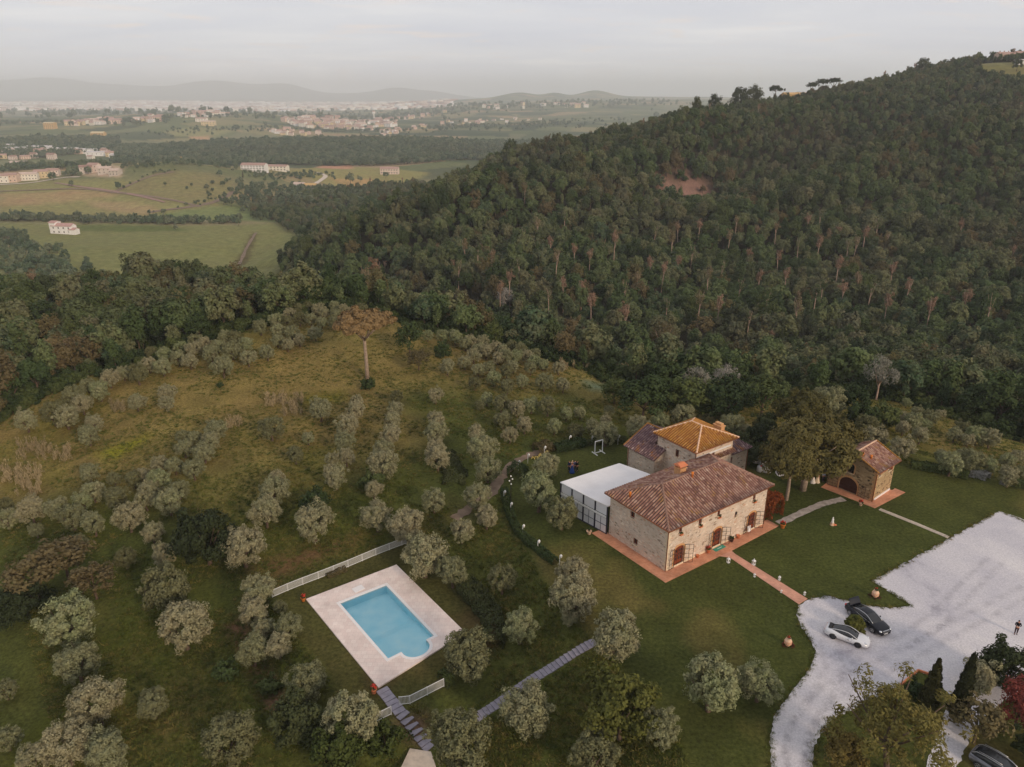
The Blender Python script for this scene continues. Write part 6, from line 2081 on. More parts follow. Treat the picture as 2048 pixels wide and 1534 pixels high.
def ribbon(name, pts, w, mat, up=.03, kind='structure', jitter=0.0, seed=3, step=.5):
    """strip laid over the ground"""
    P = [Vector(p) for p in pts]
    ev = []
    for i in range(len(P) - 1):
        n_ = max(1, int((P[i + 1] - P[i]).length / step))
        ev += [P[i].lerp(P[i + 1], k / n_) for k in range(n_)]
    ev.append(P[-1])
    g = random.Random(seed)
    vs, fs = [], []
    for i, p in enumerate(ev):
        d = (ev[min(i + 1, len(ev) - 1)] - ev[max(i - 1, 0)]); d.z = 0; d.normalize()
        n_ = Vector((-d.y, d.x, 0))
        for s in (-1, -.33, .33, 1):
            q = p + n_ * (s * w / 2 + (g.uniform(-jitter, jitter) if abs(s) == 1 else 0))
            vs.append((q.x, q.y, float(ground(q.x, q.y)) + up))
    for i in range(len(ev) - 1):
        for k in range(3): fs.append((4 * i + k, 4 * i + k + 1, 4 * i + 5 + k, 4 * i + 4 + k))
    return tag(MB().add(vs, fs).build(name, mat), kind=kind)


pa = cat([FZ(x, y, 0)[:2] for x, y in [(1557, 1047), (1592, 1031), (1632, 1013), (1660, 1004), (1688, 998)]])
ribbon('garden_path', [(p.x, p.y, 0) for p in pa], 1.15, M['gravel_path'], jitter=.1)
dp = cat([at(x, y)[:2] for x, y in [(908, 1038), (945, 1012), (985, 985), (1000, 958), (1022, 934), (1048, 916), (1075, 905), (1105, 896)]])
ribbon('dirt_path', [(p.x, p.y, 0) for p in dp], 1.6, M['dirt'], up=.06, jitter=.3)


def stones(name, pts, n_, sx, sy, mat, up=.05):
    """a line of stepping stones"""
    P = [at(x, y) for x, y in pts]
    L = [0]
    for i in range(len(P) - 1): L.append(L[-1] + (P[i + 1] - P[i]).length)
    mb = MB()
    g = random.Random(n_)
    for k in range(n_):
        t = L[-1] * (k + .5) / n_
        i = max(j for j in range(len(P) - 1) if L[j] <= t)
        p = P[i].lerp(P[i + 1], (t - L[i]) / (L[i + 1] - L[i]))
        d = P[i + 1] - P[i]
        mb.box((p.x, p.y, float(ground(p.x, p.y)) + up - .03), (sx * g.uniform(.93, 1.04), sy * g.uniform(.96, 1.04), .1), math.atan2(d.y, d.x) + g.uniform(-.04, .04))
    return tag(mb.build(name, mat), kind='structure')


stones('stepping_stone_path', [(763, 1378), (800, 1425), (832, 1462), (862, 1497)], 13, .62, 1.25, M['slab'], .06)
stones('slab_path', [(935, 1448), (990, 1412), (1060, 1362), (1125, 1322), (1190, 1284)], 31, .66, 1.1, M['slab'], .06)
stones('lawn_stepping_stones', [(1760, 1019), (1830, 1047), (1897, 1075)], 22, .5, .62, M['slab_pale'], .05)
sl = [at(820, 1500), at(862, 1505), at(880, 1560), at(795, 1560)]
slab_poly('stone_landing', [(q.x, q.y) for q in sl], -5.0, max(q.z for q in sl) + .12, M['slab_pale'])

# swimming pool: deck with a basin cut into it
PZ = POOL_Z
wc = [Vector(FZ(*q, PZ)) for q in ((680.2, 1208.4), (771.8, 1172.2), (868, 1273.6), (776.5, 1319.4))]   # far-left, far-right, near-right, near-left
mid = (wc[2] + wc[3]) / 2
ax = (wc[2] - wc[3]).normalized()
outw = ((wc[2] + wc[3]) - (wc[0] + wc[1])).normalized()
hwid = (wc[2] - wc[3]).length
rad = hwid * .27
bc = mid + ax * hwid * .05
apse = []
for k in range(13):
    t = math.pi * k / 12
    apse.append(bc + ax * (-rad * math.cos(t)) + outw * (rad * (.30 + .84 * math.sin(t)) if 0 < k < 12 else rad * .35))
apse = [bc - ax * rad] + apse + [bc + ax * rad]
ring = [wc[0], wc[1], wc[2]] + apse[::-1] + [wc[3]]
ring2 = [(p.x, p.y) for p in ring]
cen = Vector((sum(p[0] for p in ring2) / len(ring2), sum(p[1] for p in ring2) / len(ring2)))


def offset(poly, d):
    a = sum(poly[i][0] * poly[(i + 1) % len(poly)][1] - poly[(i + 1) % len(poly)][0] * poly[i][1] for i in range(len(poly)))
    s = 1 if a > 0 else -1
    out = []
    for i in range(len(poly)):
        p0, p1, p2 = Vector(poly[i - 1]), Vector(poly[i]), Vector(poly[(i + 1) % len(poly)])
        e1, e2 = (p1 - p0).normalized(), (p2 - p1).normalized()
        n1, n2 = Vector((e1.y, -e1.x)) * s, Vector((e2.y, -e2.x)) * s
        b = (n1 + n2)
        b = b / max(.35, b.dot(n1)) if b.length > 1e-6 else n1
        out.append(p1 + b * d)
    return [tuple(p) for p in out]


deck_poly = [(p[0], p[1]) for p in POOL_DECK]
cope = offset(ring2, .34)


def holed(name, outer, hole, z, drop, mat, parent=None, hdrop=0):
    bm = bmesh.new()
    es = []
    rings = []
    for rg in (outer, hole):
        vs = [bm.verts.new((p[0], p[1], z)) for p in rg]
        rings.append(vs)
        es += [bm.edges.new((vs[i], vs[(i + 1) % len(vs)])) for i in range(len(vs))]
    bmesh.ops.triangle_fill(bm, use_beauty=True, edges=es)
    for f in bm.faces:
        f.normal_update()
        if f.normal.z < 0: f.normal_flip()
    for vs, dr in ((rings[0], drop), (rings[1], hdrop)):
        if not dr: continue
        lo = [bm.verts.new((v.co.x, v.co.y, z - dr)) for v in vs]
        for i in range(len(vs)): bm.faces.new((vs[i], vs[(i + 1) % len(vs)], lo[(i + 1) % len(vs)], lo[i]))
    me = bpy.data.meshes.new(name)
    bm.to_mesh(me)
    bm.free()
    return link(name, me, parent, mat)


pool = empty('swimming_pool', (0, 0, 0), 0, 'rectangular turquoise swimming pool with rounded steps in a pale stone deck', 'swimming pool')
DZ = PZ + .16
holed('pool_deck', deck_poly, cope, DZ, .4, M['deck'], pool)
holed('coping', cope, ring2, DZ + .02, .1, M['white_stone'], pool, .3)
m, n, l, b = new_mat("pool_lining", .6, .2)
geo = N(n, 'ShaderNodeNewGeometry')
nz = N(n, 'ShaderNodeTexNoise'); nz.inputs['Scale'].default_value = .5; nz.inputs['Detail'].default_value = 4
l.new(geo.outputs['Position'], nz.inputs['Vector'])
cr = ramp(n, [(.3, lin(172, 232, 246)), (.6, lin(200, 243, 252)), (.75, lin(212, 247, 252))]); l.new(nz.outputs[0], cr.inputs[0]); l.new(cr.outputs[0], b.inputs['Base Color'])
M['lining'] = m
# basin: deep floor, a slope up to the shallow end, round steps in the apse
bas = MB()
nr_ = len(ring2)
dep_ = lambda p: 1.3
top_ = [(p[0], p[1], DZ - .1) for p in ring2]
bot_ = [(p[0], p[1], DZ - .1 - dep_(p)) for p in ring2]
bas.add(top_ + bot_, [(i, nr_ + i, nr_ + (i + 1) % nr_, (i + 1) % nr_) for i in range(nr_)])
L0, L1 = [Vector((p.x, p.y, 0)) for p in (wc[3], wc[2])]
Lp = (wc[0] - wc[3]).length
flat_ = lambda p: Vector((p.x, p.y, 0))
dn = lambda s_, lat, z: (flat_(wc[3]).lerp(flat_(wc[0]), s_ / Lp) if lat == 0 else flat_(wc[2]).lerp(flat_(wc[1]), s_ / Lp)) + Vector((0, 0, z))
prof_ = [(-rad * 1.35, .6), (4.0, .62), (5.2, 1.0), (Lp, 1.05)]
vs = []
for s_, d_ in prof_:
    vs += [dn(s_, 0, DZ - .1 - d_), dn(s_, 1, DZ - .1 - d_)]
bas.add(vs, [(2 * i, 2 * i + 1, 2 * i + 3, 2 * i + 2) for i in range(3)])
for k, (rr2, d_) in enumerate(((1.0, .2), (.72, .36), (.45, .5))):
    kk = 1 - .02 * k
    st = [bc + outw * (rad * .33 + rad * .90 * kk * math.sin(t)) - ax * (rad * .97 * kk * math.cos(t)) for t in [math.pi * j / 12 for j in range(13)]]
    inn = [p + (-outw) * (rad * (1 - rr2) * .0) for p in st]
    cutp = bc + outw * rad * (1.28 - .36 * (k + 1))
    stp = [p for p in st if (p - cutp).dot(outw) > 0]
    if len(stp) > 2: bas.prism([(p.x, p.y) for p in stp], DZ - 1.4 - .03 * k, DZ - .1 - d_)
bas.build('basin', M['lining'], pool)
m, n, l, b = new_mat("pool_water", .04, .5)
b.inputs['Base Color'].default_value = (.75, .95, 1, 1)
b.inputs['Transmission Weight'].default_value = 1.0
b.inputs['IOR'].default_value = 1.33
geo = N(n, 'ShaderNodeNewGeometry')
nz = N(n, 'ShaderNodeTexNoise'); nz.inputs['Scale'].default_value = 3.2; nz.inputs['Detail'].default_value = 3
l.new(geo.outputs['Position'], nz.inputs['Vector'])
bp = N(n, 'ShaderNodeBump'); bp.inputs['Strength'].default_value = .3; bp.inputs['Distance'].default_value = .1
l.new(nz.outputs[0], bp.inputs['Height']); l.new(bp.outputs[0], b.inputs['Normal'])
# see-through for light so that the basin below is lit
lp = N(n, 'ShaderNodeBsdfTransparent'); lp.inputs[0].default_value = (.955, .995, 1.0, 1)
ms = N(n, 'ShaderNodeMixShader'); ms.inputs[0].default_value = .80
out = n['Material Output']
gl2 = N(n, 'ShaderNodeBsdfGlossy'); gl2.inputs['Roughness'].default_value = .06
fr_ = N(n, 'ShaderNodeFresnel'); fr_.inputs[0].default_value = 1.33
l.new(bp.outputs[0], gl2.inputs['Normal']); l.new(bp.outputs[0], fr_.inputs['Normal'])
l.new(fr_.outputs[0], ms.inputs[0]); l.new(lp.outputs[0], ms.inputs[1]); l.new(gl2.outputs[0], ms.inputs[2]); l.new(ms.outputs[0], out.inputs[0])
slab = MB(); slab.add([(p[0], p[1], DZ - .075) for p in ring2], [tuple(range(nr_))])
wo = slab.build('water', m, pool)
wo.data.polygons[0].flip() if wo.data.polygons[0].normal.z < 0 else None
sk = Vector(FZ(717, 1180, PZ))
MB().box((sk.x, sk.y, DZ + .03), (1.35, 1.0, .05), math.atan2(ax.y, ax.x)).build('filter_lid', M['white_stone'], pool)
# ------------------------------------------------------------------ cars


def paint(name, col, metal=.2, rough=.28):
    m, n, l, b = new_mat(name, rough, .5)
    b.inputs['Base Color'].default_value = col
    b.inputs['Metallic'].default_value = metal
    b.inputs['Coat Weight'].default_value = .8
    b.inputs['Coat Roughness'].default_value = .08
    return m


m, n, l, b = new_mat("lamp_glass", .1, .6); b.inputs['Base Color'].default_value = (.7, .72, .75, 1); b.inputs['Metallic'].default_value = .4; M['lamp'] = m
m, n, l, b = new_mat("tail_lamp_glass", .15, .6); b.inputs['Base Color'].default_value = (.55, .015, .02, 1); M['tail'] = m


def loft(stations, ring):
    """stations: list of parameter tuples; ring(*params) -> list of (y, z)"""
    mb = MB()
    vs, fs = [], []
    n_ = None
    for st in stations:
        r = ring(*st[1:])
        n_ = len(r)
        vs += [(st[0], y, z) for y, z in r]
    for i in range(len(stations) - 1):
        for k in range(n_ - 1):
            fs.append((i * n_ + k, (i + 1) * n_ + k, (i + 1) * n_ + k + 1, i * n_ + k + 1))
        fs.append((i * n_ + n_ - 1, (i + 1) * n_ + n_ - 1, (i + 1) * n_, i * n_))
    fs.append(tuple(range(n_)))
    fs.append(tuple((len(stations) - 1) * n_ + k for k in range(n_ - 1, -1, -1)))
    return mb.add(vs, fs, True)


def body_ring(zb, zs, zt, w):
    """lower body cross-section: sill, flank, shoulder, crowned top"""
    h = [(w * .86, zb), (w * .97, zb + (zs - zb) * .3), (w, zb + (zs - zb) * .62), (w * .95, zs), (w * .80, zs + (zt - zs) * .72), (w * .45, zs + (zt - zs) * .96), (0, zt)]
    return h + [(-y, z) for y, z in h[-2::-1]]


def cabin_ring(zb, zt, wb, wt):
    h = [(wb, zb), (wb + (wt - wb) * .35, zb + (zt - zb) * .42), (wt, zb + (zt - zb) * .86), (wt * .86, zb + (zt - zb) * .97), (wt * .4, zt), (0, zt + .01)]
    return h + [(-y, z) for y, z in h[-2::-1]]


def wheel(parent, x, y, r, w, rim_mat):
    s = 1 if y > 0 else -1
    Rm = Matrix.Rotation(math.pi / 2, 3, 'X')
    prof = [(r * .62, -w / 2), (r * .93, -w / 2), (r, -w * .32), (r, w * .32), (r * .93, w / 2), (r * .62, w / 2)]
    mb = MB().lathe(prof, n=22)
    mb.v = [tuple(Rm @ Vector(v) + Vector((x, y, r))) for v in mb.v]
    wh = mb.build('wheel', M['black'], parent)
    mb = MB().lathe([(r * .05, -.02), (r * .64, -.02), (r * .66, .03), (r * .60, .03), (r * .58, 0), (r * .05, 0)], n=20)
    for k in range(5):
        a = 2 * math.pi * k / 5
        mb.box((math.cos(a) * r * .32, math.sin(a) * r * .32, .015), (r * .62, r * .16, .03), a)
    mb.lathe([(r * .14, .0), (r * .14, .04), (r * .05, .045)], n=10)
    mb.v = [tuple(Rm @ Vector((v[0], v[1], -s * v[2])) + Vector((x, y + s * (w / 2 - .015), r))) for v in mb.v]
    mb.build('rim', rim_mat, wh)
    ar = MB()      # dark wheel arch, proud of the flank by 3 mm
    n_ = 14
    vs = [(x + r * 1.16 * math.cos(math.pi * k / n_), y + s * (w / 2 - .012), r * .98 + r * 1.12 * math.sin(math.pi * k / n_)) for k in range(n_ + 1)]
    vs2 = [(p[0], y - s * w * .5, p[2]) for p in vs]
    ar.add(vs + vs2, [tuple(range(n_ + 1)) if s < 0 else tuple(range(n_, -1, -1))] + [(k, k + 1, n_ + 2 + k, n_ + 1 + k) for k in range(n_)])
    ar.build('wheel_arch', M['black'], parent)
    return wh


def car(name, loc, rz, label, body, cabin, wheels, bmat, roof_mat, r, rim, arc_mat=None, chrome=False, hood_open=None, tail_bar=False):
    t = empty(name, loc, rz, label, 'car')
    loft(body, body_ring).build('body', bmat, t)
    loft(cabin, cabin_ring).build('windows', M['glass'], t)
    # roof skin over the glass, pillars and side arcs
    rs = MB()
    i0, i1 = [i for i, s in enumerate(cabin) if s[2] > max(q[2] for q in cabin) - .11][0], [i for i, s in enumerate(cabin) if s[2] > max(q[2] for q in cabin) - .11][-1]
    rows = []
    for st in cabin[i0:i1 + 1]:
        rg = cabin_ring(*st[1:])
        sel = rg[2:-2]
        rows.append([(st[0], y * 1.01, z + .012) for y, z in sel])
    k_ = len(rows[0])
    vs = [p for row in rows for p in row]
    rs.add(vs, [(i * k_ + j, (i + 1) * k_ + j, (i + 1) * k_ + j + 1, i * k_ + j + 1) for i in range(len(rows) - 1) for j in range(k_ - 1)], True)
    rs.build('roof_panel', roof_mat, t)
    for s in (1, -1):
        pl = MB()
        top = [(st[0], s * cabin_ring(*st[1:])[2][0] * 1.015, cabin_ring(*st[1:])[2][1] + .01) for st in cabin]
        low_ = [(st[0], s * cabin_ring(*st[1:])[0][0] * 1.01, cabin_ring(*st[1:])[0][1] + .01) for st in cabin]
        pl.tube(top, .035, 6)
        pl.build('window_trim', arc_mat or bmat, t)
        if chrome:
            c_ = MB().tube(low_[1:-1], .018, 6); c_.build('chrome_strip', M['steel'], t)
        mr = MB().ball((cabin[-2][0] - .25, s * (cabin[-2][3] + .16), cabin[-2][1] + .1), (.09, .12, .08), 8, 6)
        mr.build('wing_mirror', bmat, t)
        bpil = MB(); j = len(cabin) // 2
        q = cabin_ring(*cabin[j][1:])
        bpil.tube([(cabin[j][0] - .1, s * q[0][0] * 1.005, q[0][1]), (cabin[j][0] - .1, s * q[1][0] * 1.01, q[1][1]), (cabin[j][0] - .1, s * q[2][0] * 1.01, q[2][1])], .03, 6)
        bpil.build('door_pillar', M['black'], t)
        dl = MB()      # door seams and handle
        for xx in (cabin[j][0] - .12, cabin[-2][0] - .3): dl.tube([(xx, s * (body[len(body) // 2][4] + .003), .4), (xx, s * (body[len(body) // 2][4] * .955 + .004), body[len(body) // 2][2] - .02)], .006, 4)
        dl.box((cabin[j][0] + .1, s * (body[len(body) // 2][4] + .002), body[len(body) // 2][2] - .12), (.2, .03, .03))
        dl.build('door_seam', M['black'] if not chrome else M['steel'], t)
    for x, w in wheels:
        for s in (1, -1): wheel(t, x, s * (w - .11), r, .25, rim)
    return t


def spec(name):
    pass


wpaint = paint("pearl_white_paint", lin(222, 222, 224), .1)
bpaint = paint("black_blue_paint", (.004, .005, .011, 1), 0, .35)
bpaint.node_tree.nodes['Principled BSDF'].inputs['Coat Weight'].default_value = .25
bpaint.node_tree.nodes['Principled BSDF'].inputs['Specular IOR Level'].default_value = .3
gpaint = paint("grey_paint", lin(120, 122, 130), .5)
rimd = flat_mat("dark_rim", lin(70, 70, 76), .35, .8)
# white rear-engined coupe
body = [(-2.22, .38, .62, .68, .62), (-2.12, .26, .70, .82, .80), (-1.8, .22, .78, .94, .91), (-1.25, .2, .84, .97, .945), (-.6, .2, .80, .9, .92), (.2, .2, .74, .86, .90), (.8, .2, .74, .86, .91), (1.25, .2, .74, .84, .92), (1.7, .22, .66, .77, .89), (2.02, .24, .54, .66, .80), (2.2, .28, .42, .54, .62), (2.26, .32, .38, .46, .42)]
cabin = [(-1.75, .86, .90, .55, .5), (-1.2, .88, 1.08, .66, .50), (-.7, .86, 1.22, .72, .54), (-.2, .84, 1.29, .75, .57), (.15, .83, 1.27, .76, .57), (.5, .82, 1.14, .76, .58), (.85, .81, .96, .74, .6), (1.08, .80, .82, .68, .6)]
wx, wy = np.array([34.13, 64.0]), np.array([36.27, 62.54])
dv_ = wy - wx
c_ = (wx + wy) / 2
ang = math.atan2(dv_[1], dv_[0])
nrm_ = np.array([-math.sin(ang), math.cos(ang)]) * .80
t = car('white_coupe', (c_[0] + nrm_[0], c_[1] + nrm_[1], .03), ang, 'low white sports coupe with black roof parked beside the clipped bush', body, cabin, [(-1.25, .93), (1.22, .91)], wpaint, M['glass'], .335, rimd, arc_mat=wpaint)
for s in (1, -1):
    MB().ball((1.86, s * .60, .66), (.2, .13, .09), 10, 7).build('headlight', M['lamp'], t)
    MB().box((2.16, s * .42, .34), (.12, .26, .1), s * -.5).build('air_intake', M['black'], t)
MB().box((-2.16, 0, .70), (.06, 1.3, .05)).build('tail_light', M['tail'], t)
MB().box((-2.19, 0, .36), (.1, 1.2, .14)).build('rear_bumper', M['black'], t)
MB().box((-1.72, 0, .985), (.34, 1.0, .03)).build('engine_grille', M['black'], t)
# black saloon with its boot open
body = [(-2.5, .42, .78, .84, .74), (-2.42, .28, .86, .96, .86), (-2.0, .24, .92, 1.02, .92), (-1.4, .22, .93, 1.02, .945), (-.6, .2, .92, 1.0, .95), (.3, .2, .90, .98, .95), (1.0, .2, .88, .97, .945), (1.6, .21, .84, .95, .935), (2.1, .24, .78, .90, .90), (2.42, .28, .68, .80, .82), (2.54, .34, .6, .66, .70)]
cabin = [(-1.75, .97, 1.01, .66, .62), (-1.2, .97, 1.24, .75, .60), (-.7, .96, 1.40, .79, .61), (-.1, .95, 1.455, .81, .62), (.3, .94, 1.44, .81, .62), (.65, .93, 1.32, .81, .63), (1.0, .92, 1.13, .79, .66), (1.32, .92, .95, .74, .66)]
bx_, by_ = np.array([37.52, 68.12]), np.array([38.97, 64.56])
ang = math.atan2(by_[1] - bx_[1], by_[0] - bx_[0])
c_ = (bx_ + by_) / 2
nrm_ = np.array([-math.sin(ang), math.cos(ang)]) * .80
sed = car('black_saloon', (c_[0] + nrm_[0], c_[1] + nrm_[1], .03), ang, 'black saloon car with its boot lid raised, on the gravel drive', body, cabin, [(-1.58, .945), (1.56, .935)], bpaint, bpaint, .345, M['steel'], arc_mat=M['steel'], chrome=True)
for s in (1, -1):
    MB().ball((2.33, s * .64, .70), (.2, .17, .09), 10, 7).build('headlight', M['lamp'], sed)
    MB().ball((-2.42, s * .68, .84), (.12, .2, .11), 10, 7).build('tail_light', M['tail'], sed)
gr = MB(); gr.box((2.51, 0, .62), (.08, .82, .27), 0)
gr.build('grille', M['steel'], sed)
g2 = MB()
for k in range(4): g2.box((2.555, 0, .53 + k * .06), (.012, .76, .025))
g2.build('grille_slats', M['black'], sed)
MB().box((2.57, 0, .40), (.02, .5, .11)).build('number_plate', M['white'], sed)
MB().box((2.5, 0, .3), (.14, 1.3, .1)).build('front_bumper', M['black'], sed)
lid = MB()
vs = []
for k in range(6):
    f = k / 5
    a = math.radians(58 + 22 * f)
    x0, z0 = -1.72 - .95 * f * math.cos(math.radians(60)), 1.02 + .95 * f * math.sin(math.radians(60)) - .12 * f * f
    for y in (-.76, -.4, 0, .4, .76): vs.append((x0, y * (1 - .08 * f), z0 + .03 * (1 - (y / .76) ** 2)))
n5 = 5
fs = [(i * n5 + j, i * n5 + j + 1, (i + 1) * n5 + j + 1, (i + 1) * n5 + j) for i in range(5) for j in range(4)]
lid.add(vs + [(x - .05, y, z - .02) for x, y, z in vs], fs + [tuple(30 + q for q in f[::-1]) for f in fs] + [(25 + j, 26 + j, 56 + j, 55 + j) for j in range(4)] + [(j + 1, j, 30 + j, 31 + j) for j in range(4)], True)
lid.build('boot_lid', bpaint, sed)
MB().box((-2.05, 0, 1.012), (.55, 1.25, .03)).build('boot_well', M['black'], sed)
# grey car at the lower right corner under the trees
body = [(-2.2, .42, .85, .95, .74), (-2.1, .3, .95, 1.05, .86), (-1.3, .24, .97, 1.05, .93), (-.3, .22, .95, 1.03, .94), (.7, .22, .93, 1.02, .94), (1.4, .24, .9, 1.0, .92), (1.9, .27, .8, .92, .86), (2.2, .34, .66, .74, .7)]
cabin = [(-2.05, 1.0, 1.12, .72, .62), (-1.75, 1.02, 1.42, .78, .6), (-1.1, 1.02, 1.54, .8, .62), (-.3, 1.0, 1.56, .82, .63), (.2, 1.0, 1.53, .82, .63), (.7, .99, 1.34, .8, .65), (1.15, .99, 1.05, .76, .66)]
p3 = at(2002, 1530, 1.0)
gc = car('grey_car', (p3.x, p3.y, p3.z + .02), math.radians(-52), 'dark-roofed grey car with silver roof rails half hidden under trees at lower right', body, cabin, [(-1.35, .93), (1.35, .92)], gpaint, M['glass'], .34, M['steel'], arc_mat=M['steel'])
for s in (1, -1):
    MB().ball((2.0, s * .62, .78), (.2, .16, .1), 10, 7).build('headlight', M['lamp'], gc)
    MB().tube([(-1.6, s * .6, 1.56), (-.6, s * .62, 1.64), (.2, s * .62, 1.6)], .025, 6).build('roof_rail', M['steel'], gc)
# ------------------------------------------------------------------ people
M['skin'] = flat_mat("skin", lin(206, 150, 122), .6, vary=.05)


def skin_mesh(name, verts, edges, radii, root, mat, sub=1):
    """one continuous surface grown round a jointed skeleton"""
    me = bpy.data.meshes.new(name)
    me.from_pydata(verts, edges, [])
    o = bpy.data.objects.new(name, me)
    COL.objects.link(o)
    md = o.modifiers.new('skin', 'SKIN')
    sk_ = me.skin_vertices[0].data if me.skin_vertices else None
    if sk_ is None:
        bmm = bmesh.new(); bmm.from_mesh(me); bmm.verts.layers.skin.verify(); bmm.to_mesh(me); bmm.free()
        sk_ = me.skin_vertices[0].data
    for i, r in enumerate(radii):
        sk_[i].radius = (r, r) if not isinstance(r, tuple) else r
        sk_[i].use_root = (i == root)
    md.use_smooth_shade = True
    if sub:
        s2 = o.modifiers.new('sub', 'SUBSURF'); s2.levels = sub; s2.render_levels = sub
    dg = bpy.context.evaluated_depsgraph_get()
    out = bpy.data.meshes.new_from_object(o.evaluated_get(dg))
    out.name = name
    bpy.data.objects.remove(o)
    out.materials.clear()
    out.materials.append(mat)
    return out


def cloth_mat(col):
    k = 'cloth_%d_%d_%d' % col
    if k not in M: M[k] = flat_mat(k, lin(*col), .9, vary=.12, scale=8, spec=.1)
    return M[k]


def person(loc, rz, label, top=(40, 44, 70), legs=(30, 32, 44), hair=(60, 42, 30), h=1.75, dress=None, arms='down', group=None, stride=.0, train=False):
    t = empty('person', loc, rz, label, 'person', group)
    k = h / 1.75
    S = lambda p: (p[0] * k, p[1] * k, p[2] * k)
    V, Ed, R = [], [], []

    def add(p, r, par=None):
        V.append(S(p)); R.append(r * k if not isinstance(r, tuple) else tuple(q * k for q in r))
        if par is not None: Ed.append((par, len(V) - 1))
        return len(V) - 1
    pel = add((0, 0, .93), (.15, .11))
    wai = add((0, .0, 1.1), (.13, .10), pel)
    che = add((0, 0, 1.3), (.16, .115), wai)
    nb = add((0, -.005, 1.46), .06, che)
    nk = add((0, .015, 1.53), .052, nb)
    hd = add((0, .03, 1.615), (.078, .09), nk)
    ht = add((0, .025, 1.72), (.06, .07), hd)
    add((0, .135, 1.60), .018, hd)                      # nose and brow
    for s in (1, -1):
        add((s * .088, .02, 1.61), .016, hd)            # ears
        hip = add((s * .095, 0, .86), .095, pel)
        kn_ = add((s * .10, .02 + s * stride * .5, .48), .062, hip)
        an_ = add((s * .105, -.01 + s * stride, .08), .042, kn_)
        add((s * .11, .15 + s * stride, .04), .035, an_)
        sh = add((s * .19, 0, 1.42), .062, che)
        if arms == 'down': el, wr_ = (s * .25, -.02, 1.15), (s * .26, .07, .92)
        elif arms == 'front': el, wr_ = (s * .27, .05, 1.18), (s * .10, .30, 1.22)
        else: el, wr_ = (s * .32, .10, 1.33), (s * .22, .30, 1.38)
        e_ = add(el, .045, sh)
        w_ = add(wr_, .032, e_)
        d = (Vector(wr_) - Vector(el)).normalized()
        pm = add(tuple(Vector(wr_) + d * .07), .036, w_)
        side = Vector((0, 1, 0)) if arms == 'down' else Vector((0, 0, 1))
        for j, ln in enumerate((.07, .085, .08, .06)):
            q = Vector(wr_) + d * .11 + side * (.022 * (1.5 - j))
            f1 = add(tuple(q), .010, pm)
            add(tuple(q + d * ln * .8 + Vector((-s * .02, 0, 0))), .008, f1)
        th_ = add(tuple(Vector(wr_) + d * .05 + side * .05), .011, pm)
        add(tuple(Vector(wr_) + d * .09 + side * .065), .009, th_)
    body = skin_mesh('body', V, Ed, R, 0, M['skin'])
    link('body', body, t)
    up = lambda z: z * k
    # garments follow the same skeleton, a little larger
    V2, E2, R2 = [], [], []

    def add2(p, r, par=None):
        V2.append(S(p)); R2.append(tuple(q * k for q in r) if isinstance(r, tuple) else r * k)
        if par is not None: E2.append((par, len(V2) - 1))
        return len(V2) - 1
    a0_ = add2((0, 0, .90), (.165, .125)); a1_ = add2((0, 0, 1.1), (.15, .12), a0_); a2_ = add2((0, 0, 1.31), (.178, .132), a1_); add2((0, 0, 1.47), .075, a2_)
    for s in (1, -1):
        sh = add2((s * .195, 0, 1.42), .075, a2_)
        if arms == 'down': el, wr_ = (s * .25, -.02, 1.15), (s * .26, .065, .94)
        elif arms == 'front': el, wr_ = (s * .27, .05, 1.18), (s * .12, .28, 1.215)
        else: el, wr_ = (s * .32, .10, 1.33), (s * .23, .28, 1.375)
        if dress is None:
            e_ = add2(el, .058, sh); add2(wr_, .044, e_)
    link('jacket' if dress is None else 'bodice', skin_mesh('top', V2, E2, R2, 0, cloth_mat(top if dress is None else dress)), t)
    if dress is None:
        V2.clear(); E2.clear(); R2.clear()
        p0 = add2((0, 0, .95), (.16, .12))
        for s in (1, -1):
            a_ = add2((s * .095, 0, .84), .108, p0); b_ = add2((s * .10, .02 + s * stride * .5, .48), .075, a_); add2((s * .105, -.01 + s * stride, .09), .06, b_)
        link('trousers', skin_mesh('trousers', V2, E2, R2, 0, cloth_mat(legs)), t)
    else:
        mb = MB()
        n_ = 20
        vs, fs = [], []
        prof = [(.15, 1.06), (.19, .93), (.26, .6), (.33, .3), (.42, .05), (.40, .03)]
        for i, (r, z) in enumerate(prof):
            for j in range(n_):
                a = 6.283 * j / n_
                rr_ = r * (1 + (.10 * math.sin(a * 6 + i * .3) if i > 1 else 0))
                ext = (1 + (1.9 * max(0, -math.cos(a - .6)) ** 2 * (i / 5) ** 1.5 if train else 0))
                vs.append((rr_ * ext * math.sin(a) * k, rr_ * ext * math.cos(a) * k, z * k))
        for i in range(len(prof) - 1):
            for j in range(n_): fs.append((i * n_ + j, i * n_ + (j + 1) % n_, (i + 1) * n_ + (j + 1) % n_, (i + 1) * n_ + j))
        fs.append(tuple(range(n_)))
        mb.add(vs, fs, True)
        mb.build('skirt', cloth_mat(dress), t)
    hb = MB().ball((0, -.005 * k, up(1.665)), (.095 * k, .105 * k, .10 * k), 12, 8)
    if dress is not None: hb.ball((0, -.07 * k, up(1.58)), (.085 * k, .06 * k, .12 * k), 10, 7)
    hb.build('hair', cloth_mat(hair), t)
    fc = MB()
    for s in (1, -1): fc.ball((s * .034 * k, .112 * k, up(1.632)), (.012 * k, .008 * k, .008 * k), 6, 4)
    fc.box((0, .112 * k, up(1.563)), (.05 * k, .012 * k, .010 * k))
    fc.build('face', M['black'], t)
    for s in (1, -1):
        MB().ball((s * .11 * k, (.07 + s * stride) * k, .045 * k), (.05 * k, .13 * k, .05 * k), 8, 6).build('shoe', M['black'], t)
    return t


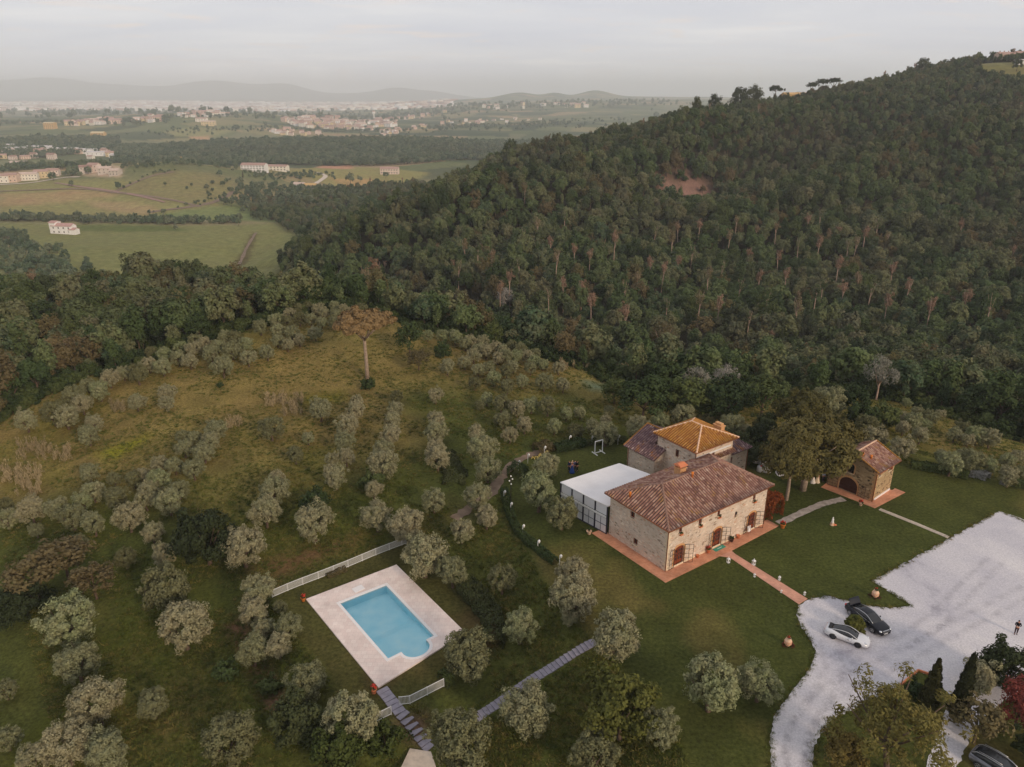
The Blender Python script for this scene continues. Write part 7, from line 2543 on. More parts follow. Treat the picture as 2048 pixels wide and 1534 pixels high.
grp = 'guests chatting on the lawn'
P0 = lambda x, y: Vector(FZ(x, y, 0))
person(P0(1138.5, 943), 2.4, 'person in navy suit at the left of the group on the lawn', (38, 44, 84), (34, 40, 78), (120, 90, 60), 1.82, group=grp)
person(P0(1144, 945.5), .4, 'person in long bright blue dress at the front of the lawn group', hair=(150, 80, 50), dress=(58, 84, 150), h=1.72, group=grp)
person(P0(1144.5, 940.5), 3.0, 'person with pale hair and cream jacket at the back of the lawn group', (206, 178, 156), (60, 62, 96), (206, 178, 150), 1.7, group=grp)
person(P0(1149.5, 941.5), 3.6, 'person in grey-violet suit in the middle of the lawn group', (84, 84, 112), (70, 68, 92), (70, 56, 50), 1.8, group=grp)
person(P0(1154, 942.5), 4.0, 'person in black suit at the right of the lawn group', (26, 26, 32), (24, 24, 30), (50, 40, 34), 1.82, group=grp)
mn = person(P0(2031, 1268), 2.6, 'person in dark clothes standing alone on the gravel, holding a white controller to the chest', (30, 28, 34), (58, 40, 46), (34, 28, 26), 1.78, arms='front', stride=.06)
ct = empty('controller', P0(2031, 1268) + Vector((0, 0, 0)), 2.6, 'white handheld controller held by the person alone on the gravel', 'controller')
MB().box((0, .36, 1.24), (.24, .10, .05)).build('case', M['white'], ct); MB().box((0, .40, 1.30), (.16, .02, .1)).build('screen', M['black'], ct)
for s in (1, -1): MB().tube([(s * .06, .38, 1.265), (s * .06, .38, 1.30)], .012, 6).build('stick', M['black'], ct)
grp = 'wedding guests under the pines'
person(P0(1605, 974), 2.2, 'person in pale shirt and jeans beside the thick pine trunk', (222, 208, 188), (44, 50, 80), (84, 60, 46), 1.85, group=grp)
person(P0(1625, 966), 1.2, 'person in white dress right of the thick pine trunk', hair=(70, 52, 44), dress=(226, 216, 206), h=1.7, group=grp)
person(P0(1634, 965), 5.2, 'person in cream dress under the dark parasol', hair=(90, 60, 40), dress=(222, 200, 172), h=1.68, group=grp)
person(P0(1646, 963), 3.4, 'person in light blue shirt against the outbuilding corner', (172, 178, 196), (56, 44, 66), (80, 60, 50), 1.82, group=grp)
person(P0(1556, 946), .8, 'person in white gown with long train among the party tables', hair=(168, 96, 52), dress=(236, 232, 232), h=1.75, train=True, group=grp)
# ------------------------------------------------------------------ fences, lamps, pots, hedges


def picket_fence(name, pts, label, h=1.05, gap=.13, end_gate=False):
    P = [at(*q) for q in pts]
    t = empty(name, P[0], 0, label, 'fence')
    o0 = P[0]
    for i, p in enumerate(P):
        MB().box((p.x - o0.x, p.y - o0.y, p.z - o0.z + h / 2 - .03), (.075, .075, h + .12)).build('post', M['white'], t)
    for i in range(len(P) - 1):
        a, b = P[i] - o0, P[i + 1] - o0
        d = b - a
        L = Vector((d.x, d.y, 0)).length
        an = math.atan2(d.y, d.x)
        mb = MB()
        n_ = max(2, int(L / gap))
        for k in range(1, n_):
            q = a.lerp(b, k / n_)
            mb.box((q.x, q.y, q.z + h / 2 + .02), (.045, .025, h - .12), an)
        for z in (.10, h - .02):
            m_ = a.lerp(b, .5)
            R = Matrix.Rotation(an, 3, 'Z') @ Matrix.Rotation(-math.atan2(d.z, L), 3, 'Y')
            mb.box((m_.x, m_.y, m_.z + z), (L - .076, .05, .05), M=R)
        mb.build('picket_panel', M['white'], t)
    return t


picket_fence('picket_fence', [(545, 1195), (576, 1181.5), (606, 1169.5), (637.5, 1157.5), (668, 1145.5), (696.7, 1134), (725, 1122), (752, 1110.5), (779, 1100), (804, 1090.5), (826, 1083)], 'long white picket fence above the pool deck')
picket_fence('picket_fence', [(888, 1373), (855, 1390), (820, 1408), (799, 1410)], 'short white picket fence right of the pool stepping stones')
picket_fence('picket_fence', [(783, 1429), (744, 1448), (705, 1466)], 'white picket fence partly hidden by the olive left of the stepping stones')


def lathe_mesh(name, prof, mat, parent, n=14, c=(0, 0, 0)):
    return MB().lathe(prof, c, n).build(name, mat, parent)


# garden lamps: white post with a lantern head on an arm
m, n, l, b = new_mat("lamp_cover", .35, .4); b.inputs['Base Color'].default_value = (.8, .78, .72, 1); M['lampcover'] = m
wp = [(1088.4, 911.6, 'beside the grey shrub on the path bend'), (1055.5, 927, 'where the dirt path narrows'), (1036.8, 941, 'over the dark round bush by the dirt path'), (1138.5, 890, 'behind the dark hedge left of the white frame'), (1183.4, 889, 'left behind the white wedding frame'),
      (1235.6, 889, 'nearest to the farmhouse wing, behind the lawn'), (1007.8, 1002, 'left of the tall lamp, with yellow flowers at its foot'), (1021.5, 1026, 'at the foot of the tall lamp'), (1045.4, 1071, 'in the gap of the low hedge left of the canopy'), (1075.5, 1103, 'on the lawn left of the farmhouse corner'), (1119, 1133, 'half behind the topmost olive of the trio')]
lamp0 = None
for x, y, wh in wp:
    p = at(x, y)
    lab = f'white post garden lamp {wh}'
    if lamp0 is None:
        t = empty('garden_lamp', p, -.5, lab, 'lamp', 'garden lamps along the hedge')
        MB().tube([(0, 0, -.1), (0, 0, 1.62)], .035, 8).build('post', M['white'], t)
        MB().tube([(0, 0, 1.55), (.1, 0, 1.68), (.2, 0, 1.66)], .025, 8).build('arm', M['white'], t)
        h_ = MB().lathe([(.03, .32), (.10, .28), (.15, .12), (.12, .10), (.13, 0), (.11, -.12), (.05, -.16)], (.2, 0, 1.5), 10).build('lamp_head', M['lampcover'], t)
        MB().lathe([(.17, .12), (.17, .15), (.04, .34)], (.2, 0, 1.5), 10).build('cap', M['white'], h_)
        bpy.context.view_layer.update(); index_kids(t); lamp0 = t
    else:
        t = copy_tree(lamp0); t.location = p; t['label'] = lab; t.rotation_euler.z = -.5 + random.uniform(-.3, .3)
p = at(1021.8, 1013)
t = empty('tall_lamp', p, 0, 'tall garden lamp post with cluster of white globes beside the hedge', 'lamp')
MB().tube([(0, 0, -.1), (0, 0, 2.4), (0, 0, 4.7)], [.06, .05, .04], 10).build('pole', M['iron'], t)
for k, (dx, dy, z) in enumerate([(.22, 0, 4.45), (-.2, .1, 4.1), (.05, -.22, 3.75), (0, 0, 4.9)]):
    MB().tube([(0, 0, z - .2), (dx * .6, dy * .6, z - .18), (dx, dy, z - .1)], .02, 6).build('bracket', M['iron'], t)
    MB().ball((dx, dy, z), .11, 12, 8).build('globe', M['lampcover'], t)

# white floor lanterns beside the brick path
def lantern(p, s, lab):
    t = empty('lantern', p, random.uniform(-.3, .3) + FH_A, lab, 'lantern', 'white lanterns along the brick path')
    mb = MB(); mb.box((0, 0, .03), (.34, .34, .06)); mb.box((0, 0, .56), (.34, .34, .05))
    for a in (-1, 1):
        for b_ in (-1, 1): mb.box((a * .14, b_ * .14, .295), (.04, .04, .47))
    mb.build('frame', M['white'], t)
    r = MB(); r.add([(-.2, -.2, .585), (.2, -.2, .585), (.2, .2, .585), (-.2, .2, .585), (0, 0, .82)], [(0, 1, 4), (1, 2, 4), (2, 3, 4), (3, 0, 4), (3, 2, 1, 0)]); r.build('lid', M['white'], t)
    MB().lathe([(.02, 0), (.02, .06), (.05, .09), (.02, .12)], (0, 0, .8), 8).build('ring', M['white'], t)
    MB().lathe([(.08, 0), (.08, .26), (.01, .29)], (0, 0, .065), 10).build('candle', M['canvas'], t)
    t.scale = (s, s, s)
    return t
for x, y, s, lab in [(1456.4, 1125, .95, 'large white lantern at the top left of the brick path'), (1507, 1129.5, 1.0, 'largest white lantern, on the lawn right of the brick path top'), (1508.8, 1153.5, .62, 'small white lantern left of the brick path middle'), (1558.4, 1160, .72, 'white lantern right of the brick path middle'), (1562.3, 1185, .5, 'smallest white lantern, left of the brick path end'), (1608.8, 1189.8, .6, 'white lantern right of the brick path end by the gravel')]:
    lantern(Vector(FZ(x, y, 0)), s, lab)


def flowers(parent, c, r, mat, name='flowers', n_=18, per=26, leaf=.1, seed=1):
    co_, q_, _ = crown_np(seed, (r, r, r * .75), 0, n_, per, leaf, low=-.6, rc=.35)
    return link(name, mesh_np(name, co_ + np.array(c), q_, mat), parent)


def pot(loc, s, label, mat='terracotta', fl='petal_red', green=True, wide=1.0):
    t = empty('flower_pot', loc, 0, label, 'flower pot')
    MB().lathe([(.17 * wide, 0), (.2 * wide, .03), (.27 * wide, .42), (.31 * wide, .44), (.31 * wide, .52), (.26 * wide, .52), (.25 * wide, .46), (.02, .45)], n=16).build('pot', M[mat], t)
    if green: flowers(t, (0, 0, .62), .3, M['bush'], 'leaves', 14, 24, .12, int(abs(loc[0]) * 10) + 3)
    if fl: flowers(t, (0, 0, .80), .27, M[fl], 'flowers', 14, 26, .1, int(abs(loc[0]) * 10))
    t.scale = (s, s, s)
    return t


pot(at(607, 1202), 1.0, 'orange pot of red flowers at the upper left pool corner', 'orange_clay')
pot(at(748, 1386), 1.15, 'terracotta pot of dark red flowers at the lower pool corner')
pot(Vector(FZ(1565, 1056, 0)), 1.15, 'orange pot of red flowers at the far patio corner', 'orange_clay')
pot(Vector(FZ(1721, 1011, 0)), .95, 'pale pot of red flowers on the outbuilding patio edge', 'terracotta_pale')
for (x, y, s, lab, f_) in [(5.4, -.3, .72, 'slim terracotta pot between the first and second doors', None), (7.35, -.35, 1.0, 'terracotta pot of red flowers left of the middle door', 'petal_red'), (11.75, -.4, .95, 'round dark plant pot right of the middle door', None), (13.1, -.35, .85, 'slim tall orange pot between the second and third doors', None)]:
    pot(hw(x, y, .055), s, lab, 'terracotta' if 'dark' not in lab else 'dark_wood', f_, 'slim' not in lab)
t = pot(at(1178, 1068), 1.0, 'pale clay planter with spiky leaves at the end of the patio', 'terracotta_pale', None, False, 1.2)
lv = MB()
for k in range(9):
    a = k * .7
    lv.tube([(0, 0, .45), (math.cos(a) * .15, math.sin(a) * .15, .75), (math.cos(a) * .42, math.sin(a) * .42, .92)], [.04, .035, .005], 4)
lv.build('leaves', M['bush'], t)


def oil_jar(loc, label, seed):
    t = empty('oil_jar', loc, 0, label, 'oil jar')
    MB().lathe([(.28, 0), (.36, .1), (.58, .5), (.64, .85), (.58, 1.15), (.40, 1.38), (.32, 1.44), (.40, 1.5), (.40, 1.56), (.30, 1.56), (.28, 1.45), (.05, 1.42)], n=22).build('jar', M['terracotta_pale'], t)
    for z in (.5, .95): MB().lathe([(.60 if z == .5 else .645, z - .03), (.63 if z == .5 else .665, z), (.60 if z == .5 else .645, z + .03)], n=22).build('band', M['terracotta'], t)
    t.scale = (.62, .62, .62)
    flowers(t, (0, 0, 1.68), .32, M['bush'], 'leaves', 14, 26, .14, seed)
    flowers(t, (0, 0, 1.82), .28, M['petal_red'], 'flowers', 10, 20, .1, seed + 1)
    g = np.random.default_rng(seed)
    cs = []
    for k in range(26):
        a = g.uniform(0, 6.28); r = g.uniform(.65, 1.05)
        c_, q_, _ = crown_np(seed + 5 + k, (.16, .16, .12), .12, 5, 12, .12, low=-.3)
        cs.append(c_ + np.array([r * math.cos(a), r * math.sin(a), 0]))
    co_ = np.concatenate(cs)
    link('foot_flowers', mesh_np('foot_flowers', co_, np.arange(len(co_)).reshape(-1, 4), M['redtree']), t)
    return t


oil_jar(Vector(FZ(1575, 1291, 0)), 'big pale clay jar with red flowers alone on the lawn left of the cars', 60)
oil_jar(Vector(FZ(1749.5, 1194, 0)), 'big pale clay jar with red flowers on the lawn tongue above the black saloon', 90)
t = empty('garden_statue', Vector(FZ(1664, 1050, 0)), 0, 'small pale stone figure on a clay base alone on the lawn', 'statue')
MB().lathe([(.3, 0), (.3, .1), (.22, .14), (.2, .3), (.26, .34)], n=12).build('pedestal', M['terracotta_pale'], t)
MB().lathe([(.14, .34), (.17, .5), (.12, .72), (.15, .85), (.1, .98), (.055, 1.02), (.085, 1.1), (.08, 1.18), (.02, 1.24)], n=12).build('figure', M['white_stone'], t)
MB().ball((.3, -.15, .12), (.28, .2, .12), 10, 6).build('bowl', M['terracotta'], t)
# doormat and welcome easel
t = empty('doormat', hw(9.25, -.5, .06), FH_A, 'green doormat with a pale line of lettering in front of the middle door', 'doormat')
MB().box((0, 0, .012), (1.95, .62, .02)).build('mat', flat_mat("green_mat", lin(70, 156, 128), .95, vary=.15, scale=20), t)
MB().box((.05, 0, .024), (.85, .07, .006)).build('pale_stripe', M['canvas'], t)
t = empty('easel_sign', hw(15.1, -.45, .06), FH_A, 'blank white board on an easel left of the third door', 'sign')
MB().box((0, 0, .75), (.6, .03, .8), M=Matrix.Rotation(-.2, 3, 'X')).build('board', M['white'], t)
for s in (1, -1): MB().tube([(s * .25, -.12, 0), (s * .08, .02, 1.3)], .02, 6).build('leg', M['wood'], t)
MB().tube([(0, .45, 0), (0, .02, 1.28)], .02, 6).build('leg', M['wood'], t)
# white wedding frame on the lawn
a, b = Vector(FZ(1189.5, 908, 0)), Vector(FZ(1204.5, 904, 0))
d = b - a; L = d.length
t = empty('wedding_frame', a, math.atan2(d.y, d.x), 'open white square wedding frame standing on the lawn', 'wedding arch')
for x in (0, L):
    MB().box((x, 0, 1.15), (.11, .11, 2.2)).build('upright', M['white'], t); MB().box((x, 0, .06), (.13, 1.5, .11)).build('foot', M['white'], t)
MB().box((L / 2, 0, 2.2), (L - .11, .108, .11)).build('top_bar', M['white'], t); MB().box((L / 2, 0, .17), (L - .11, .104, .1)).build('bottom_bar', M['white'], t)


def hedge(pts, w, h, mat, label, name='hedge', leaf=.22, dens=120, catn='hedge', z0=None):
    """clipped run of shrubbery along ground points: leaves on and in its volume"""
    P = [Vector(q) for q in pts]
    o0 = P[0]
    g = np.random.default_rng(int(abs(o0.x * 13 + o0.y * 7)))
    allp, alln = [], []
    for i in range(max(1, len(P) - 1)):
        a = P[i]; b = P[min(i + 1, len(P) - 1)]
        d = b - a; L = max(d.length, .01)
        u = d / L if L > .02 else Vector((1, 0, 0)); n_ = Vector((-u.y, u.x, 0))
        m_ = int(dens * (L * (w + 2 * h) + w * h))
        t_ = g.uniform(-.03, 1.03, m_); th = g.uniform(-.12, math.pi + .12, m_)
        lump = 1 + .16 * np.sin(t_ * L * 2.1 + i) * np.sin(th * 3 + t_ * L) + g.normal(0, .06, m_)
        cy, cz_ = np.sign(np.cos(th)) * np.abs(np.cos(th)) ** .6 * w / 2 * lump, np.abs(np.sin(th)) ** .6 * h * lump
        x = a.x + u.x * t_ * L + n_.x * cy; y = a.y + u.y * t_ * L + n_.y * cy
        z = ground(x, y) + cz_
        allp.append(np.stack([x, y, z], 1) - np.array(o0))
        alln.append(np.stack([n_.x * np.cos(th), n_.y * np.cos(th), np.sin(th)], 1))
    p, nn = np.concatenate(allp), np.concatenate(alln) + g.normal(0, .6, (sum(len(q) for q in allp), 3))
    nn /= np.linalg.norm(nn, axis=1)[:, None]
    t_ = np.cross(nn, g.normal(size=nn.shape)); t_ /= np.linalg.norm(t_, axis=1)[:, None]
    b_ = np.cross(nn, t_)
    Lf = leaf * g.uniform(.6, 1.4, len(p))[:, None] / 2
    co_ = np.stack([p - t_ * Lf, p + b_ * Lf * .6, p + t_ * Lf, p - b_ * Lf * .6], 1).reshape(-1, 3)
    o = link(name, mesh_np(name, co_, np.arange(len(co_)).reshape(-1, 4), mat))
    o.location = o0
    return tag(o, label, catn)


GP = lambda *pts: [at(*q) for q in pts]
hedge(GP((1008, 985), (1016, 1020), (1030, 1055), (1055, 1085), (1085, 1110), (1110, 1128)), 1.1, .9, M['bush'], 'low dark hedge curving along the lawn left of the canopy')
hedge(GP((1030, 955), (1040, 944)), 2.6, 1.7, M['bush'], 'dark round bush on the inner bend of the dirt path', 'bush', catn='bush')
hedge(GP((1110, 903), (1140, 897), (1165, 890)), 2.2, 1.3, M['bush'], 'dark clipped hedge left of the white wedding frame')
hedge(GP((1170, 890), (1200, 886), (1250, 884)), 1.4, .9, M['dim_green'], 'low hedge behind the white wedding frame')
hedge(GP((1072, 905), (1100, 897)), 2.4, 1.4, M['brownleaf'], 'greyish brown shrub on the outer bend of the dirt path', 'bush', catn='bush')
hedge(GP((930, 1180), (955, 1205), (980, 1235), (990, 1262), (985, 1300)), 2.3, 1.6, M['dim_green'], 'broad dark green hedge on the bank right of the pool')
hedge(GP((885, 1368), (900, 1360)), 1.8, 1.2, M['bush'], 'dark bush at the end of the short picket fence', 'bush', catn='bush')
hedge(GP((1822, 935), (1860, 940), (1900, 947), (1935, 957)), 1.5, 1.1, M['bush'], 'long dark hedge along the far edge of the lawn')
hedge(GP((1938, 950), (1962, 955), (1975, 960)), 1.6, 1.1, M['lavender'], 'silvery low shrub at the end of the long dark hedge', 'bush', catn='bush')
hedge(GP((2000, 965), (2012, 968)), 1.5, .9, M['lavender'], 'small silvery shrub right of the larger one on the lawn edge', 'bush', catn='bush')
hedge(GP((2030, 972), (2060, 978)), 1.6, 1.1, M['bush'], 'dark shrub at the right frame edge of the lawn', 'bush', catn='bush')
hedge([hw(21.4, -.2), hw(21.6, 4.5), hw(20.8, 10.0)], 2.3, 3.1, M['red'], 'red autumn creeper hedge at the right end of the farmhouse', 'creeper', .24, 150, 'creeper')
hedge(GP((885, 905), (893, 920), (912, 950), (905, 970)), 3.4, .5, M['dim_green'], 'patch of low dark green bramble left of the dirt path', 'bramble', .3, 60, 'bramble')
hedge(GP((655, 1155), (690, 1140)), .9, .5, M['brownleaf'], 'small reddish shrub at the foot of the long picket fence', 'bush', catn='bush')
bl = Vector(FZ(1707, 1262, 0))
t = empty('topiary_bush', bl, 0, 'clipped round yellow-green bush between the two cars', 'bush')
co_, q_, _ = crown_np(71, (1.0, 1.0, 1.05), .8, 150, 90, .2, low=-.8, shell=(.84, .94), rc=.2, aspect=.7)
link('crown', mesh_np('topiary_crown', co_, q_, M['box']), t)
MB().tube([(0, 0, -.05), (0, 0, .7)], .07, 7).build('trunk', M['bark'], t)
# yellow border flowers by the dirt path
for k, (x, y) in enumerate([(1105, 899), (1099, 901), (1092, 907), (1080, 914), (1073, 917), (1066, 919), (1012, 998), (1010, 990)]):
    p = at(x, y)
    o = link('flower_clump', mesh_np('flower_clump', *crown_np(900 + k, (.3, .3, .25), .25, 10, 24, .14, low=-.4)[:2], M['petal_yellow']))
    o.location = p
    tag(o, 'low clump of pale yellow flowers edging the dirt path', 'flowers', 'yellow border flowers')


def reeds(px, py, wpx, hpx, n_, lab, seed):
    g = np.random.default_rng(seed)
    c0_ = at(px, py)
    k = ppm(c0_)
    P, T = [], []
    for i in range(n_):
        a = at(px + g.uniform(-.5, .5) * wpx, py + g.uniform(-.5, .5) * hpx)
        m_ = 34
        hh = g.uniform(1.0, 2.0)
        base = np.array(a)[None, :] - np.array(c0_) + np.stack([g.normal(0, .16, m_), g.normal(0, .16, m_), g.uniform(.1, hh, m_)], 1)
        P.append(base); T.append(np.stack([g.normal(0, .2, m_), g.normal(0, .2, m_), np.ones(m_)], 1))
    p, t_ = np.concatenate(P), np.concatenate(T)
    t_ /= np.linalg.norm(t_, axis=1)[:, None]
    b_ = np.cross(t_, g.normal(size=t_.shape)); b_ /= np.linalg.norm(b_, axis=1)[:, None]
    co_ = np.stack([p - t_ * .28, p + b_ * .045, p + t_ * .3, p - b_ * .045], 1).reshape(-1, 3)
    o = link('dry_reeds', mesh_np('dry_reeds', co_, np.arange(len(co_)).reshape(-1, 4), M['reed']))
    o.location = c0_
    tag(o, lab, 'reeds')


reeds(545, 805, 24, 18, 14, 'left patch of tall pale reeds in the upper meadow', 1)
reeds(582, 815, 46, 40, 40, 'larger patch of tall pale reeds in the upper meadow', 2)
reeds(238, 818, 36, 16, 20, 'strip of pale reeds left of the lone slope olive', 3)
reeds(70, 905, 70, 34, 45, 'upper patch of pale reeds on the left slope', 4)
reeds(125, 915, 34, 22, 18, 'small patch of pale reeds right of the upper left patch', 5)
reeds(45, 955, 80, 34, 50, 'lowest big patch of pale reeds at the left edge', 6)
reeds(60, 985, 50, 20, 20, 'thin reed strip under the lowest left patch', 7)
reeds(468, 850, 36, 16, 14, 'sparse pale reeds above the diagonal row top', 8)
reeds(1150, 735, 60, 14, 24, 'pale reed strip at the wood edge below the shoulder grove', 9)

# party tables and parasols under the pines
def party_table(x, y, s, lab):
    p = P0(x, y)
    t = empty('party_table', p, random.uniform(0, 3), lab, 'table', 'party tables under the pines')
    MB().lathe([(.75 * s, .74), (.76 * s, .72), (.78 * s, .45), (.84 * s, .04), (.8 * s, .03)], n=18).build('tablecloth', M['canvas'], t)
    MB().lathe([(.05, .74), (.76 * s, .74), (.76 * s, .765), (.05, .765)], n=18).build('tabletop', M['white'], t)
    MB().lathe([(.1, .77), (.14, .9), (.05, 1.0)], n=8).build('centrepiece', M['petal_red'], t)
for x, y, s, lab in [(1532, 942, 1.0, 'white clothed round table next to the gown'), (1521, 942, .75, 'small white table at the end of the red creeper'), (1523, 915, .7, 'white table farthest under the dark trees'), (1524, 928, .8, 'white table in the middle of the dark trees'), (1511, 925, .55, 'smallest white table behind the farmhouse wing'), (1541, 908, .6, 'tiny white table behind the pine branches')]:
    party_table(x, y, s, lab)
pp_ = P0(1639, 945)
t = empty('parasol', pp_, 0, 'dark garden parasol left of the outbuilding', 'parasol')
MB().tube([(0, 0, 0), (0, 0, 2.6)], .04, 8).build('pole', M['dark_wood'], t)
MB().lathe([(1.5, 2.1), (1.52, 2.12), (.8, 2.45), (.05, 2.72)], n=10, smooth=False).build('canopy', flat_mat("dark_parasol_cloth", lin(66, 46, 52), .9), t)
pp_ = P0(1631, 938)
t = empty('parasol', pp_, 0, 'pale grey parasol behind the dark one', 'parasol')
MB().tube([(0, 0, 0), (0, 0, 2.5)], .04, 8).build('pole', M['dark_wood'], t)
MB().lathe([(1.3, 2.0), (1.32, 2.02), (.7, 2.32), (.05, 2.58)], n=10, smooth=False).build('canopy', M['slab'], t)
# brick-edged planting bed in the gravel
pb = [P0(1800, 1372), P0(1836, 1342), P0(1866, 1352), P0(1880, 1390)]
t = empty('bed_edging', pb[1], 0, 'low brick edging of the planting bed beside the gravel', 'edging')
ed = MB()
for i in range(3):
    a, b = pb[i] - pb[1], pb[i + 1] - pb[1]
    d = b - a
    ed.box(((a.x + b.x) / 2, (a.y + b.y) / 2, .1), (d.length, .16, .22), math.atan2(d.y, d.x))
ed.build('brick_edge', M['terracotta'], t)
# ------------------------------------------------------------------ houses of the valley
for k, c_ in dict(cream=(226, 218, 204), yellow=(206, 186, 148), ochre=(198, 162, 108), pink=(214, 196, 184), plaster=(232, 228, 224), salmon=(210, 184, 166), grey_stone=(192, 180, 168), rose_roof=(172, 140, 128), brown_roof=(150, 118, 106), pale_roof=(198, 176, 162), hall_roof=(206, 198, 196), farm_roof=(184, 146, 138)).items():
    M[k] = flat_mat(k, lin(*c_), .9, vary=.1, scale=.3)
M['dark_window'] = flat_mat('dark_window', lin(70, 58, 56), .5)


def gable(mb_w, mb_r, c, w, d, h, rise, over=.4):
    """walls with gables in one builder, pitched roof in the other; ridge along x"""
    x, y, z = c
    a, b = w / 2, d / 2
    vs = [(x - a, y - b, z - 2), (x + a, y - b, z - 2), (x + a, y + b, z - 2), (x - a, y + b, z - 2), (x - a, y - b, z + h), (x + a, y - b, z + h), (x + a, y + b, z + h), (x - a, y + b, z + h), (x - a, y, z + h + rise), (x + a, y, z + h + rise)]
    mb_w.add(vs, [(0, 1, 5, 4), (2, 3, 7, 6), (1, 2, 6, 9, 5), (3, 0, 4, 8, 7)])
    a += over; b += over
    e = z + h - rise * over / (d / 2) + .05
    r = z + h + rise + .12
    t = .35
    rv = [(x - a, y - b, e), (x + a, y - b, e), (x + a, y, r), (x - a, y, r), (x + a, y + b, e), (x - a, y + b, e)]
    mb_r.add(rv + [(p[0], p[1], p[2] + t) for p in rv], [(6, 7, 8, 9), (9, 8, 10, 11), (0, 3, 2, 1), (3, 5, 4, 2), (0, 1, 7, 6), (4, 5, 11, 10), (1, 2, 8, 7), (2, 4, 10, 8), (5, 3, 9, 11), (3, 0, 6, 9)])


def far_house(px, py, w, d, h, rz, wall, roof, label, rise=2.2, rows=2, cols=5, extra=(), cat_='house', group=None):
    p = at(px, py)
    t = empty('valley_house', p, math.radians(rz), label, cat_, group)
    mw, mr = MB(), MB()
    gable(mw, mr, (0, 0, 0), w, d, h, rise)
    for (ex, ey, ew, ed_, eh, er) in extra: gable(mw, mr, (ex, ey, 0), ew, ed_, eh, er)
    mw.build('wall', M[wall], t); mr.build('roof', M[roof], t)
    for r_ in range(rows):
        for k in range(cols):
            x = -w / 2 + w * (k + .5) / cols
            z = h * (r_ + .55) / rows
            MB().box((x, -d / 2 - .04, z), (1.1 if w < 30 else 2.0, .12, 1.5 if h < 11 else 2.4)).build('window', M['dark_window'], t)
    return t


far_house(130, 467, 21, 8, 7.6, -8, 'plaster', 'farm_roof', 'white farmhouse alone in the green valley field', 2.0, 2, 4, [(-9, .6, 6, 9, 10.4, 1.2), (11.5, -1.5, 6, 7, 4.5, 1.2)])
far_house(8, 365, 17, 10, 9, 8, 'cream', 'rose_roof', 'cream terraced house at the left end of the valley row', rows=2, cols=3)
far_house(26, 364, 16, 11, 9.5, 8, 'salmon', 'rose_roof', 'salmon house second in the valley row', rows=2, cols=3)
far_house(60, 360, 22, 10, 8, 14, 'cream', 'pale_roof', 'long cream house in the middle of the valley row', rows=2, cols=6)
far_house(86, 356, 18, 10, 9, 14, 'yellow', 'rose_roof', 'yellow house left of the dark tree in the valley row', rows=2, cols=4)
far_house(108, 352, 16, 9, 8, 10, 'pink', 'rose_roof', 'pinkish house at the right end of the valley row', rows=2, cols=4)
far_house(41, 334, 30, 11, 8, 4, 'cream', 'pale_roof', 'long pale house below the dark tree belt', rows=2, cols=7)
for x, y, w, h, a, wl, rf_, lab in [(174, 347, 16, 9, 20, 'grey_stone', 'brown_roof', 'left grey stone house of the hamlet on bare ground'), (190, 344, 15, 10, -10, 'pink', 'rose_roof', 'taller pinkish house of the hamlet on bare ground'), (212, 347, 17, 7, 5, 'grey_stone', 'pale_roof', 'low house in the middle of the bare hamlet'), (232, 350, 14, 6, -6, 'grey_stone', 'pale_roof', 'right ruined low house of the bare hamlet')]:
    far_house(x, y, w, 10, h, a, wl, rf_, lab, rows=2, cols=3)
far_house(510, 343, 38, 14, 10, -6, 'plaster', 'rose_roof', 'large white and red roofed farm in front of the wooded rise', 2.6, 3, 8)
far_house(556, 341, 34, 12, 7, -8, 'cream', 'rose_roof', 'lower cream wing right of the large white farm', 2, 2, 6)
far_house(600, 376, 17, 9, 5.5, -18, 'plaster', 'pale_roof', 'white house above the dark trees at the valley bend', rows=1, cols=4)
far_house(622, 378, 17, 9, 5.5, -8, 'salmon', 'ochre', 'orange roofed house right of the white one at the valley bend', rows=1, cols=4)
far_house(780, 348, 30, 12, 9, -3, 'pink', 'rose_roof', 'long pink farm in the tan valley field', 2.4, 2, 7)
far_house(733, 396, 9, 7, 5, 10, 'cream', 'rose_roof', 'left red roofed house at the foot of the big hill', rows=1, cols=3)
far_house(746, 394, 9, 7, 5, -12, 'salmon', 'rose_roof', 'right red roofed house at the foot of the big hill', rows=1, cols=3)
far_house(679, 388, 8, 7, 5, 0, 'salmon', 'rose_roof', 'brick coloured house between dark trees below the field', rows=1, cols=2)
far_house(358, 322, 11, 8, 5.5, 10, 'ochre', 'ochre', 'bright orange house below the wooded rise', rows=2, cols=3)
far_house(102, 258, 34, 24, 19, 0, 'ochre', 'yellow', 'tall yellow villa rising from the left woods', 3, 4, 5)
far_house(198, 274, 40, 16, 11, -4, 'ochre', 'yellow', 'wide yellow house right of the tall yellow villa', 4, 2, 5)
far_house(418, 251, 46, 18, 13, 4, 'yellow', 'pale_roof', 'large yellow house on the olive hill slope', 3, 2, 5)
far_house(404, 244, 40, 16, 12, -4, 'cream', 'rose_roof', 'house with towered end beside the large yellow one', 3, 2, 4)
rv_ = far_house(1585, 196, 26, 12, 7, 6, 'ochre', 'ochre', 'ochre villa on the skyline ridge between parasol pines', 2, 1, 5)
rv_.location = crest(1585) + Vector((0, -3, 2.5))
hv = far_house(2000, 118, 34, 10, 4.2, 4, 'salmon', 'rose_roof', 'long red roofed villa with chimneys on the right hilltop', 2.2, 1, 9, [(10, 1, 10, 11, 5.4, 2)])
hv.location = crest(2000) + Vector((0, -2, 3.6))
for k in range(6): MB().box((-14 + k * 5.2, .5, 7.0), (.8, .8, 2.2)).build('chimney', M['rose_roof'], hv)
far_house(2045, 128, 14, 8, 3.5, 0, 'plaster', 'hall_roof', 'white shed below the hilltop villa', 1, 1, 3)

